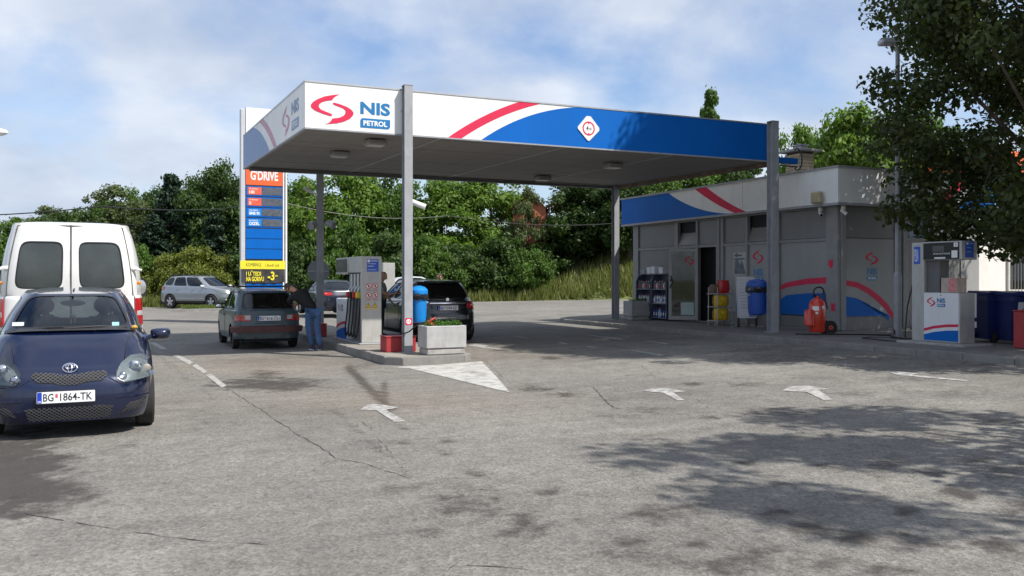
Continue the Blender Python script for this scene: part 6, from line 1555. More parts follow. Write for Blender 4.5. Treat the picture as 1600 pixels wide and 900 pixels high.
GR = [(-.33, .665), (-.345, .62), (-.30, .575), (-.16, .565), (-.07, .54), (.07, .54), (.16, .565), (.30, .575), (.345, .62), (.33, .665), (.16, .655), (.07, .635), (-.07, .635), (-.16, .655)]
gr_ = patch(mapF, GR, .002, M_dark, 'grille', car_a)
def mesh_bars(poly, mapf, parent, step=.045, off=.012, r=.0035, m=None, name='grille_mesh'):
    mb = MB(); xs = [p[0] for p in poly]; zs = [p[1] for p in poly]
    def inside(a, b):
        c = False; n = len(poly)
        for i in range(n):
            x0, y0 = poly[i]; x1, y1 = poly[(i+1) % n]
            if (y0 > b) != (y1 > b) and a < (x1-x0)*(b-y0)/(y1-y0)+x0: c = not c
        return c
    for sg in (-1, 1):
        k = -60
        while k < 60:
            seg = []; 
            for i in range(120):
                z = lerp(min(zs), max(zs), i/119); a = k*step + sg*(z-min(zs))*1.5
                if inside(a, z): seg.append(mapf(a, z, off))
                elif seg:
                    if len(seg) > 2: mb.tube(seg[::3]+[seg[-1]], r, 4)
                    seg = []
            if len(seg) > 2: mb.tube(seg[::3]+[seg[-1]], r, 4)
            k += 1
    return mb.build(name, m or mat('grille_grey', (.055, .055, .06), .45), parent)
mesh_bars(GR, mapF, gr_, .043, .014, .0036, mat('grille_silver', (.10, .10, .105), .4))
# emblem: three ellipses
em = B.F(0, .69, 1, .02); mb = MB()
def ell(cx, cz, a, b, r):
    return [em + Vector((.004-abs(cz+b*math.sin(t))*.9 if False else -(cz+b*math.sin(t))*.55, cx+a*math.cos(t), cz+b*math.sin(t))) for t in [2*PI*i/28 for i in range(29)]]
mb.tube(ell(0, 0, .066, .044, 0), .0065, 6).tube(ell(0, .014, .040, .018, 0), .005, 6).tube(ell(0, -.002, .018, .040, 0), .005, 6); mb.build('emblem', M_chrome, car_a)
LI = [(-.40, .315), (-.36, .20), (.36, .20), (.40, .315), (.30, .33), (-.30, .33)]
li = patch(mapF, LI, .003, M_dark, 'lower_grille', car_a); mesh_bars(LI, mapF, li, .045, .010, .004)
mpl = patch(mapF, [(-.37, .198), (-.35, .185), (.35, .185), (.37, .198)], .012, PB, 'lip', car_a)
for sg_ in (1, -1):
    FG = [(.47, .245), (.66, .275), (.73, .36), (.55, .335)]
    poly = FG if sg_ > 0 else mirrorp(FG); fg = patch(mapF, poly, .003, M_dark, 'fog_vent', car_a); mesh_bars(poly, mapF, fg, .04, .009, .0035)
# bumper shut line under lamps
for sg_ in (1, -1):
    pts = [B.F(sg_*q, z, 1, .003) for q, z in ((.36, .60), (.40, .575), (.46, .535), (.60, .53), (.75, .555), (.82, .57))]; MB().tube(pts, .004, 5).build('shut_line', M_dark, car_a)
    pts = [B.F(sg_*q, .40-.02*(q-.4), 1, .004) for q in (.42, .5, .6, .7, .78)]; MB().tube(pts, .008, 6).build('bumper_crease', PB, car_a)
plate_num(car_a, B, -.03, .43, ('BG', '1864-TK'), 1, off=.02, tilt=.05)
# bonnet edges
def deckpt(i_c, s_):
    pass
for sg_ in (-1, 1):
    cpar = lambda a: ((1-abs(a)**B.n)**(1/B.n), a)
    MB().tube([B.deck(cpar(sg_*lerp(.62, .80, q)), q)+Vector((0, 0, .0015)) for q in [.02+.96*i/14 for i in range(15)]], .0035, 5).build('bonnet_edge', M_dark, car_a)
    w0 = B.deck(cpar(sg_*.30), .86); MB().ball(w0+Vector((0, 0, .006)), .012, 8).build('washer_jet', M_black, car_a)
# wipers, cowl, mirror, interior
Pw = lambda a, v: Ga(((1-abs(a)**B.n)**(1/B.n), a), v)
MB().tube([Pw(-.75, -.02)+Vector((.02, 0, .012)), Pw(-.3, .02)+Vector((.03, 0, .012)), Pw(.18, .03)+Vector((.03, 0, .014))], .009, 6).tube([Pw(-.1, -.02)+Vector((.03, 0, .016)), Pw(.35, .03)+Vector((.03, 0, .014)), Pw(.76, .02)+Vector((.02, 0, .012))], .009, 6).build('wiper', M_black, car_a)
MB().add([tuple(Pw(lerp(-.88, .88, i/20), v)+Vector((.012 if v > -.03 else .09, 0, .004))) for i in range(21) for v in (.035, -.04)], [(2*i, 2*i+1, 2*i+3, 2*i+2) for i in range(20)]).build('cowl', M_black, car_a)
for sg_ in (1, -1): mirror2(car_a, (.80, sg_*.80, .98), sg_, PB)
seats(car_a, (-.05,), .34, .50, .66)
MB().box(-1.05, -.92, -.58, .58, .55, 1.02, .05).ball((-1.0, -.32, 1.08), .11, 10, (.5, 1, .8)).ball((-1.0, .32, 1.08), .11, 10, (.5, 1, .8)).build('rear_seat', M_int, car_a)
MB().box(.50, .98, -.66, .66, .70, .96, .06).build('dashboard', M_int, car_a)
sw_ = MB(); C_ = Vector((.42, .34, .97)); ax1 = Vector((0, 1, 0)); ax2 = Vector((.5, 0, .86))
sw_.tube([C_+ax1*.185*math.cos(a)+ax2*.185*math.sin(a) for a in [2*PI*i/24 for i in range(25)]], .014, 6).tube([C_-ax1*.18, C_+ax1*.18], .02, 6).build('steering_wheel', M_black, car_a)
MB().ball((.50, 0, 1.335), .5, 14, (.035, .27, .07)).tube([(.53, 0, 1.36), (.56, 0, 1.42)], .01).build('rear_view_mirror', M_black, car_a)
MB().tube([(.53, .0, 1.31), (.53, .0, 1.22)], .003, 4).ball((.53, 0, 1.19), .032, 10, (.6, 1, 1.1)).tube([(.53, -.02, 1.17), (.53, -.02, 1.10)], .007, 5).tube([(.53, .02, 1.17), (.53, .02, 1.11)], .007, 5).build('hanging_charm', mat('charm', (.45, .38, .33), .6, var=.4, vs=60), car_a)
st1 = Pw(.60, .07)+Vector((.014, 0, 0)); st2 = Pw(-.72, .12)+Vector((.014, 0, 0))
for c_, w_, m_, nm_ in ((st1, .07, mat('sticker_cyan', (.25, .5, .55), .5), 'windscreen_sticker'), (st2, .11, mat('sticker_pale', (.45, .50, .52), .5), 'windscreen_sticker')):
    fr = Frame(c_, (0, 1, 0), (-.55, 0, .5)); MB().rect(fr, -w_/2, w_/2, 0, .055, 0, .002).build(nm_, m_, car_a, smooth=False)
lf = Pw(.83, .0)+Vector((.05, .02, .02)); MB().ball(lf, .5, 8, (.07, .08, .05)).build('dry_leaf', mat('dry_leaf', (.40, .25, .05), .8, var=.4, vs=50), car_a, ang=10)
MB().tube([(.2, 0, 1.475), (-.2, 0, 1.49)], .01, 5).build('roof_aerial', M_black, car_a)

# ------------------------------------------------------------------ white van (rear view)
PV = mat('white_van_paint', (.72, .72, .70), .35, var=.03, coat=.5, dirt=.16, vs=1.5)
sp = dict(paint=PV, n=9.0, xm=0, ns=110, ra=.40, rw=.33, wheels=(1.45, -1.4), tw=.2, alloy=False, glass=M_gl_dark, rglass=mat('dusty_van_glass', (.05, .058, .058), .18, var=.25, vs=2), ang=40,
    xf=[(.2, 2.3), (.5, 2.38), (.8, 2.35), (1.2, 2.1)], xr=[(.2, -2.42), (.4, -2.46), (.9, -2.45), (1.3, -2.44)],
    W=[(.2, .95), (.5, 1.0), (.9, 1.01), (1.3, .99)], top=[(-3, 1.28), (1.5, 1.28), (1.9, 1.05), (2.5, .9)], sill=[(-3, .28), (3, .25)],
    gh=dict(n=8.0, base=(1.9, -2.435, .985), roof=(1.1, -2.36, .80), zb=[(-3, 1.30), (1.5, 1.30), (2.0, 1.15)], zr=[(-3, 2.36), (3, 2.36)], rcrown=.085, bulge=.05, crown=.0,
        win=dict(front=[(-.85, .85, .08, .8, .3)], rear=[(-.76, -.115, .10, .75, .30), (.115, .76, .10, .75, .30)], side=[(.45, .85, .05, .6, .3)])))
P0_ = S(-.36, 15.06+2.45)
van, BV_, Gv, Pv = car('parked_van', 'white high roofed van seen from behind beyond the dark blue hatchback', 'van', sp, (P0_.x, P0_.y, 0), TH+PI/2); van.scale = (1.0, 1.035, 1.04)
Pr = lambda a, v: Gv((-(1-abs(a)**BV_.n)**(1/BV_.n), a), v)
Fr = lambda q, z, off: BV_.F(q, z, -1, off)
MB().tube([Fr(0, .55, .004)]+[Fr(0, 1.28, .004)]+[Pr(0, v)+Vector((-.006, 0, 0)) for v in (0, .3, .6, .9, .98)], .011, 5).build('door_seam', mat('seam_grey', (.10, .09, .08), .8), van)
for sg_ in (-1, 1):
    MB().tube([Fr(sg_*.86, .55, .004), Fr(sg_*.86, 1.28, .004)]+[Pr(sg_*.86, v)+Vector((-.006, 0, 0)) for v in (0, .3, .6, .9, .96)], .008, 5).tube([Pr(sg_*.86, .96)+Vector((-.006, 0, 0)), Pr(0, .97)+Vector((-.01, 0, 0))], .008, 5).build('door_seam', MATS['seam_grey'], van)
    h_ = Pr(sg_*.90, .38); MB().ball(h_+Vector((-.02, 0, 0)), .5, 10, (.06, .17, .07)).tube([h_+Vector((-.03, sg_*-.02, 0)), h_+Vector((-.03, sg_*.12, -.02))], .018, 6).build('door_hinge', PV, van)
    TL = [(.86, .86), (.86, 1.26), (1.04, 1.26), (1.05, .86)]; poly = [(sg_*a, b) for a, b in TL][::sg_]
    tl = patch(Fr, poly, .02, M_tail, 'tail_lamp', van)
    RV = [(.88, 1.00), (.88, 1.07), (1.02, 1.07), (1.02, 1.00)]; patch(Fr, [(sg_*a, b) for a, b in RV][::sg_], .026, mat('clear_lens', (.45, .43, .42), .2), 'reversing_lamp', tl)
    MB().ball(Fr(sg_*.93, 1.42 if False else 1.27, .0)+Vector((0, 0, .22)), .5, 8, (.02, .07, .06)).build('side_marker', mat('amber_lens', (.6, .2, .02), .2), van)
MB().box(-2.56, -2.40, -.98, .98, .40, .60, .04).build('bumper', M_black, van)
MB().box(-2.475, -2.46, -.26, .26, .70, .82).build('number_plate', M_plate, van, smooth=False)
mirror2(van, (1.3, -1.0, 1.4), -1, M_black, .2, .34); mirror2(van, (1.3, 1.0, 1.4), 1, M_black, .2, .34)

# ------------------------------------------------------------------ old green hatchback (rear view)
PG = mat('dull_teal_paint', (.040, .072, .086), .38, metal=.2, var=.12, vs=3, coat=.4, dirt=.25)
sp = dict(paint=PG, n=8.0, xm=0, ns=110, ra=.31, rw=.275, wheels=(1.10, -1.05), tw=.15, alloy=False, glass=M_gl_car, ang=28,
    xf=[(.15, 1.68), (.4, 1.74), (.7, 1.72), (.9, 1.6)], xr=[(.15, -1.66), (.25, -1.70), (.52, -1.71), (.60, -1.70), (.88, -1.66), (1.0, -1.64)],
    W=[(.15, .72), (.3, .76), (.6, .77), (.85, .755), (1.0, .74)], top=[(-2, .885), (.7, .86), (1.7, .76)], sill=[(-2, .26), (-1.4, .24), (1.6, .2)],
    gh=dict(n=7, base=(.95, -1.63, .715), roof=(.42, -1.27, .585), zb=[(-2, .905), (.6, .89), (1, .90)], zr=[(-1.3, 1.335), (-.3, 1.37), (.45, 1.345)], rcrown=.025, bulge=.02, crown=.01,
        win=dict(front=[(-.8, .8, .08, .92, .3)], rear=[(-.85, .85, .06, .90, .16)], side=[(.10, .80, .08, .9, .25), (-.83, .0, .08, .9, .25)])))
P0_ = S(3.57, 20.84+1.70)
gc, BG_, Gg, Pg = car('green_hatchback', 'old dull teal hatchback with roof bars refuelling at the island, seen from behind', 'car', sp, (P0_.x, P0_.y, 0), TH+PI/2)
Fg = lambda q, z, off: BG_.F(q, z, -1, off); Prg = lambda a, v: Gg((-(1-abs(a)**BG_.n)**(1/BG_.n), a), v)
M_rust = mat('maroon_bumper', (.10, .035, .035), .6, var=.2, vs=6, dirt=.4)
bp_ = MB()
for z0_, z1_, o_ in ((.40, .52, .06),):
    n_ = 30; k0 = 0
    for i in range(n_+1):
        q = lerp(-.86, .86, i/n_); a = Fg(q, z0_, .0); b = Fg(q, z0_, .075); c = Fg(q, z1_, .085); d = Fg(q, z1_+.03, .0); bp_.v += [tuple(a), tuple(b), tuple(c), tuple(d)]
    for i in range(n_):
        for k in range(3): p = 4*i+k; bp_.f.append((p, p+4, p+5, p+1))
bp_.build('bumper', M_rust, gc, ang=30)
for sg_ in (-1, 1):
    tl = patch(Fg, [(sg_*a, b) for a, b in [(.40, .66), (.40, .79), (.755, .79), (.755, .66)]][::sg_], .014, M_tail, 'tail_lamp', gc)
    patch(Fg, [(sg_*a, b) for a, b in [(.41, .69), (.41, .785), (.53, .785), (.53, .69)]][::sg_], .018, mat('clear_lens', (.45, .43, .42), .2), 'reversing_lamp', tl)
    patch(Fg, [(sg_*a, b) for a, b in [(.54, .735), (.54, .785), (.74, .785), (.74, .735)]][::sg_], .017, mat('amber_dull', (.35, .08, .02), .3), 'indicator', tl)
plate_num(gc, BG_, 0, .715, ('BG', '818-ČU'), -1, off=.02)
MB().tube([Prg(-.15, .02)+Vector((-.02, 0, 0)), Prg(.0, .16)+Vector((-.03, 0, 0)), Prg(.28, .22)+Vector((-.025, 0, 0))], .007, 5).build('wiper', M_black, gc)
MB().tube([Fg(q, .60, .004) for q in (-.7, -.3, .3, .7)], .006, 5).tube([Fg(sg*.735, z, .003) for sg in (1,) for z in (.60, .88)], .004, 4).tube([Fg(-.735, z, .003) for z in (.60, .88)], .004, 4).build('hatch_seam', M_dark, gc)
for y in (-.3, .3): MB().tube([(-1.4, y, .30), (-1.74, y, .27)], .025, 8).build('tow_bracket' if y < 0 else 'exhaust', M_rust, gc)
for x in (-1.05, -.2):
    MB().tube([(x, -.72, 1.44), (x, .72, 1.44)], .018, 6).build('roof_bar', M_black, gc)
    for s_ in (-1, 1): MB().tube([(x, s_*.66, 1.44), (x, s_*.62, 1.335)], .022, 6).box(x-.05, x+.05, s_*.62-.04, s_*.62+.04, 1.32, 1.36, .01).build('roof_bar_foot', M_alu, gc)
MB().tube([(-.9, -.68, 1.43), (-1.0, -.8, 1.47), (-.9, -.9, 1.5)], .02, 6).build('roof_bar_end', M_black, gc)
seats(gc, (.0,), .33, .42, .62); MB().box(-.75, -.62, -.56, .56, .5, .98, .05).build('rear_seat', M_int, gc); MB().box(.4, .75, -.6, .6, .6, .88, .05).build('dashboard', M_int, gc)
def door_panel(t, B, x0, x1, z0, z1, side, paint, hx=None, hz=None, slant=0.0, m=None):
    mp_ = lambda a, b, off: B.Sd(a, b, side, off)
    P = rrect(x0, x1, z0, z1, .05, 3)
    if slant: P = [(a+slant*(b-z0), b) for a, b in P]
    d = patch(mp_, P[::1], .006, paint, 'door', t, rings=5)
    if hx is not None:
        p = B.Sd(hx, hz, side, .02); MB().ball(p, .5, 8, (.18, .03, .035)).build('handle', m or paint, d)
for sd_ in (-1, 1):
    door_panel(gc, BG_, -.05, .93, .28, .85, sd_, PG, .08, .76, 0, M_black); mirror2(gc, (.62, sd_*.74, .95), sd_, M_black, .17, .11)

# ------------------------------------------------------------------ black compact people carrier (rear view)
PK_ = carpaint('black_paint', (.006, .0065, .008), .22, dirt=.06)
sp = dict(paint=PK_, n=5.2, xm=0, ns=110, ra=.36, rw=.325, wheels=(1.32, -1.36), tw=.21, alloy=True, glass=M_gl_dark, rglass=glass('tinted_glass', (.10, .11, .12), .25, .02),
    xf=[(.15, 2.05), (.4, 2.17), (.7, 2.12), (.95, 1.9)], xr=[(.18, -2.04), (.35, -2.14), (.55, -2.18), (.72, -2.17), (.80, -2.13), (1.02, -2.08), (1.1, -2.06)],
    W=[(.15, .82), (.35, .88), (.65, .895), (.9, .88), (1.1, .85)], top=[(-2.3, 1.03), (.6, .97), (1.1, .95), (2.2, .78)], sill=[(-2.2, .24), (-1.7, .20), (2, .2)],
    gh=dict(n=4.5, base=(1.45, -2.04, .815), roof=(.35, -1.72, .60), zb=[(-2.2, 1.05), (.6, 1.0), (1.4, .99)], zr=[(-1.8, 1.495), (-.6, 1.545), (.4, 1.51)], rcrown=.03, bulge=.035, crown=.02,
        win=dict(front=[(-.8, .8, .06, .93, .3)], rear=[(-.84, .84, .10, .90, .32)], side=[(.10, .72, .10, .88, .3), (-.48, .02, .10, .88, .25), (-.84, -.55, .16, .86, .4)])))
P0_ = S(7.80, 20.4+2.17); zg = gz_u(7.8)
bc, BB, Gb, Pb = car('black_people_carrier', 'shiny black family car seen from behind on the right of the pump island', 'car', sp, (P0_.x, P0_.y, zg), TH+PI/2)
Fb = lambda q, z, off: BB.F(q, z, -1, off); Prb = lambda a, v: Gb((-(1-abs(a)**BB.n)**(1/BB.n), a), v)
for sg_ in (-1, 1):
    tl = patch(Fb, [(sg_*a, b) for a, b in [(.50, .86), (.52, .96), (.66, 1.02), (.80, 1.04), (.98, 1.03), (1.04, .96), (1.0, .84), (.84, .80), (.64, .82)]][::sg_], .016, M_tail, 'tail_lamp', bc)
    MB().tube([Fb(sg_*q, z, .022) for q, z in ((.60, .91), (.74, .925), (.90, .92))], .018, 6).build('lamp_band', mat('tail_bright', (.75, .10, .09), .2), tl)
MB().tube([Fb(q, .965, .03) for q in (-.46, -.2, 0, .2, .46)], .021, 8).build('chrome_strip', M_chrome, bc)
MB().lathe([(.042, 0), (.048, .006), (.042, .012)], 20, tuple(Fb(0, 1.06, .02)-Vector((.01, 0, 0))), 'x').build('emblem', M_chrome, bc)
plate_num(bc, BB, 0, .855, ('BG', '1594-GD'), -1, off=.015)
bmp = MB()
for z_, r_ in ((.62, .014), (.44, .012)): MB().tube([Fb(q, z_, .012) for q in (-.86, -.5, 0, .5, .86)], r_, 6).build('bumper_chrome', M_chrome, bc)
patch(Fb, [(-.8, .24), (-.8, .42), (.8, .42), (.8, .24)], .01, M_black, 'diffuser', bc)
MB().tube([Prb(q, .97)+Vector((-.045, 0, .012)) for q in (-.8, -.4, 0, .4, .8)], .022, 8).build('spoiler', PK_, bc)
MB().tube([Prb(0, .06)+Vector((-.02, 0, 0)), Prb(.1, .2)+Vector((-.03, 0, 0)), Prb(.4, .24)+Vector((-.03, 0, 0))], .008, 5).build('wiper', M_black, bc)
MB().text(Frame(Fb(.62, 1.06, .012), (0, -1, 0), (0, 0, 1)), 'B 180', 0, 0, .16, .03, .004, .02).text(Frame(Fb(-.52, 1.07, .012), (0, -1, 0), (0, 0, 1)), 'CDI', 0, 0, .09, .028, .004, .02).build('lettering', M_chrome, bc, smooth=False)
seats(bc, (.2,), .38, .5, .64); MB().box(-.8, -.66, -.62, .62, .55, 1.1, .05).build('rear_seat', M_int, bc)
for sd_ in (-1, 1):
    door_panel(bc, BB, .0, 1.0, .26, .93, sd_, PK_, .12, .88); door_panel(bc, BB, -.92, -.03, .26, .95, sd_, PK_, -.8, .9); mirror2(bc, (.95, sd_*.86, 1.02), sd_, PK_, .2, .14)
    MB().tube([BB.Sd(x, z, sd_, .004) for x, z in ((1.2, .985), (.5, 1.0), (-.5, 1.025), (-1.5, 1.035))], .012, 5).build('window_trim', M_chrome, bc)

# ------------------------------------------------------------------ silver four-by-four (side view, far left)
PS = carpaint('silver_paint', (.30, .33, .36), .3, dirt=.08, metal=.5)
sp = dict(paint=PS, n=4.6, xm=0, ns=120, ra=.415, rw=.36, wheels=(1.36, -1.34), tw=.23, alloy=True, spokes=5, glass=M_gl_dark, rglass=M_gl_dark,
    xf=[(.22, 2.15), (.4, 2.28), (.6, 2.34), (.8, 2.31), (.95, 2.22), (1.1, 1.9)], xr=[(.25, -2.2), (.45, -2.32), (.7, -2.33), (1.0, -2.27), (1.15, -2.23)],
    W=[(.22, .86), (.45, .93), (.8, .945), (1.05, .91), (1.15, .89)], top=[(-2.4, 1.14), (.8, 1.07), (1.3, 1.05), (1.9, .98), (2.3, .90)], sill=[(-2.4, .34), (-1.8, .32), (1.8, .30), (2.4, .34)],
    gh=dict(n=4.3, base=(1.36, -2.20, .855), roof=(.42, -1.78, .62), zb=[(-2.3, 1.16), (.8, 1.10), (1.3, 1.10)], zr=[(-1.8, 1.63), (-.6, 1.68), (.4, 1.64)], rcrown=.03, bulge=.035, crown=.03,
        win=dict(front=[(-.8, .8, .06, .93, .3)], rear=[(-.8, .8, .1, .85, .3)], side=[(.16, .76, .07, .88, .3), (-.40, .11, .08, .88, .25), (-.84, -.46, .12, .86, .5)])))
x, y = at(317, 49.6)
sv_, BS, Gs, Ps = car('silver_suv', 'silver four by four parked side on by the yellow green bushes', 'car', sp, (x, y, gz(x, y)), R(-24)); sv_.scale = (1.08, 1.08, 1.08)
Fs = lambda q, z, off: BS.F(q, z, 1, off)
for sg_ in (-1, 1):
    hl = patch(Fs, [(sg_*a, b) for a, b in [(.50, .80), (.52, .90), (.70, .96), (.90, .985), (1.12, .98), (1.0, .86), (.8, .80)]][::sg_], .014, M_refl, 'headlight', sv_)
    MB().ball(Fs(sg_*.68, .46, .0), .5, 10, (.08, .16, .12)).build('fog_lamp', M_refl, sv_)
    tl = patch(lambda q, z, off: BS.F(q, z, -1, off), [(sg_*a, b) for a, b in [(.72, .95), (.74, 1.12), (.98, 1.13), (.96, .97)]][::sg_], .014, M_tail, 'tail_lamp', sv_)
    door_panel(sv_, BS, .10, 1.0, .40, 1.05, sg_, PS, .22, .98); door_panel(sv_, BS, -.88, .06, .40, 1.06, sg_, PS, -.76, 1.0)
    mirror2(sv_, (.92, sg_*.90, 1.14), sg_, mat('mirror_silver', (.55, .57, .6), .3, metal=.3), .24, .17)
    MB().tube([(.3, sg_*.62, 1.66), (.2, sg_*.62, 1.73), (-1.5, sg_*.6, 1.73), (-1.7, sg_*.6, 1.65)], .018, 6).build('roof_rail', M_black, sv_)
    MB().tube([BS.Sd(x_, .52, sg_, .008) for x_ in (-.85, -.3, .3, .9)], .02, 6).build('side_moulding', PS, sv_)
    MB().add([tuple(BS.Sd(x_, z_, sg_, .012)) for x_ in [lerp(-.90, .92, i/12) for i in range(13)] for z_ in (.30, .41)], [(2*i, 2*i+2, 2*i+3, 2*i+1) for i in range(12)]).build('sill_cladding', M_black, sv_)
patch(Fs, [(-.42, .72), (-.44, .88), (.44, .88), (.42, .72)], .006, M_black, 'grille', sv_)
MB().tube([Fs(q, .80, .02) for q in (-.42, 0, .42)], .018, 6).tube([Fs(q, .885, .014) for q in (-.44, 0, .44)], .014, 6).build('grille_bar', M_chrome, sv_)
patch(Fs, [(-.55, .36), (-.5, .50), (.5, .50), (.55, .36)], .006, M_black, 'lower_grille', sv_)
seats(sv_, (.2,), .4, .62, .66)

# ------------------------------------------------------------------ dark hatchback beyond the island, pale car further off
sp = dict(paint=carpaint('night_blue_paint', (.010, .014, .028), .25), n=4.6, xm=0, ns=110, ra=.35, rw=.31, wheels=(1.28, -1.28), tw=.2, alloy=True, glass=M_gl_dark, rglass=glass('hatch_glass', (.3, .36, .42), .35, .03),
    xf=[(.15, 1.95), (.4, 2.08), (.7, 2.0), (.9, 1.7)], xr=[(.18, -1.95), (.35, -2.05), (.6, -2.07), (.8, -2.03), (1.0, -1.95)],
    W=[(.15, .80), (.35, .86), (.65, .87), (.9, .85), (1.05, .82)], top=[(-2.3, 1.0), (.6, .93), (1.1, .91), (2.2, .72)], sill=[(-2.2, .24), (2, .2)],
    gh=dict(n=4.2, base=(1.25, -1.92, .775), roof=(.15, -1.25, .54), zb=[(-2.2, 1.02), (.6, .96), (1.4, .95)], zr=[(-1.3, 1.40), (-.4, 1.45), (.2, 1.43)], rcrown=.03, bulge=.04, crown=.02,
        win=dict(front=[(-.8, .8, .06, .93, .3)], rear=[(-.82, .82, .08, .90, .35)], side=[(.10, .74, .10, .88, .3), (-.72, .02, .12, .86, .4)])))
x, y = at(512, 37.5)
hk, BH, Gh, Ph = car('dark_hatchback', 'dark blue-black rounded hatchback beyond the island with its red tail lamp showing', 'car', sp, (x, y, gz(x, y)+.08), R(118))
Fh_ = lambda q, z, off: BH.F(q, z, -1, off)
for sg_ in (-1, 1):
    tl = patch(Fh_, [(sg_*a, b) for a, b in [(.38, .84), (.42, .93), (.70, .96), (.94, .93), (.90, .84), (.6, .80)]][::sg_], .016, M_tail, 'tail_lamp', hk)
    MB().ball(Fh_(sg_*.60, .88, .01), .5, 8, (.04, .20, .07)).build('lamp_band', mat('tail_bright', (.75, .10, .09), .2), tl)
    door_panel(hk, BH, -.1, 1.0, .26, .9, sg_, sp['paint'], .0, .84)
plate_num(hk, BH, 0, .66, ('BG', '728-KL'), -1, off=.015)
sp2 = dict(sp); sp2['paint'] = carpaint('pale_car_paint', (.55, .56, .56), .3); 
x, y = at(655, 47)
wc, _a, _b, _c = car('pale_car', 'pale car mostly hidden behind the shiny black family car', 'car', sp2, (x, y, gz(x, y)+.10), R(12))
# ================================================================== PEOPLE (grown from joints)
def skin(name, verts, edges, rad, m, parent, sub=2, root=0):
    me = bpy.data.meshes.new(name); me.from_pydata([tuple(v) for v in verts], edges, []); ob = bpy.data.objects.new(name, me); COL.objects.link(ob)
    md = ob.modifiers.new('s', 'SKIN'); md.use_smooth_shade = True; md.branch_smoothing = .6
    for i, r in enumerate(rad):
        sv = me.skin_vertices[0].data[i]; sv.radius = r if isinstance(r, tuple) else (r, r); sv.use_root = (i == root)
    ob.modifiers.new('u', 'SUBSURF').levels = sub; ob.modifiers[-1].render_levels = sub
    dg = bpy.context.evaluated_depsgraph_get(); dg.update(); em_ = bpy.data.meshes.new_from_object(ob.evaluated_get(dg))
    bpy.data.objects.remove(ob); bpy.data.meshes.remove(me); em_.name = name
    em_.materials.clear(); em_.materials.append(m); em_.polygons.foreach_set('use_smooth', [True]*len(em_.polygons))
    o = bpy.data.objects.new(name, em_); COL.objects.link(o)
    if parent is not None: o.parent = parent
    return o
M_skin = mat('skin', (.48, .26, .17), .55, var=.06, vs=20)
M_hair = mat('grey_brown_hair', (.06, .045, .035), .8, var=.3, vs=60)
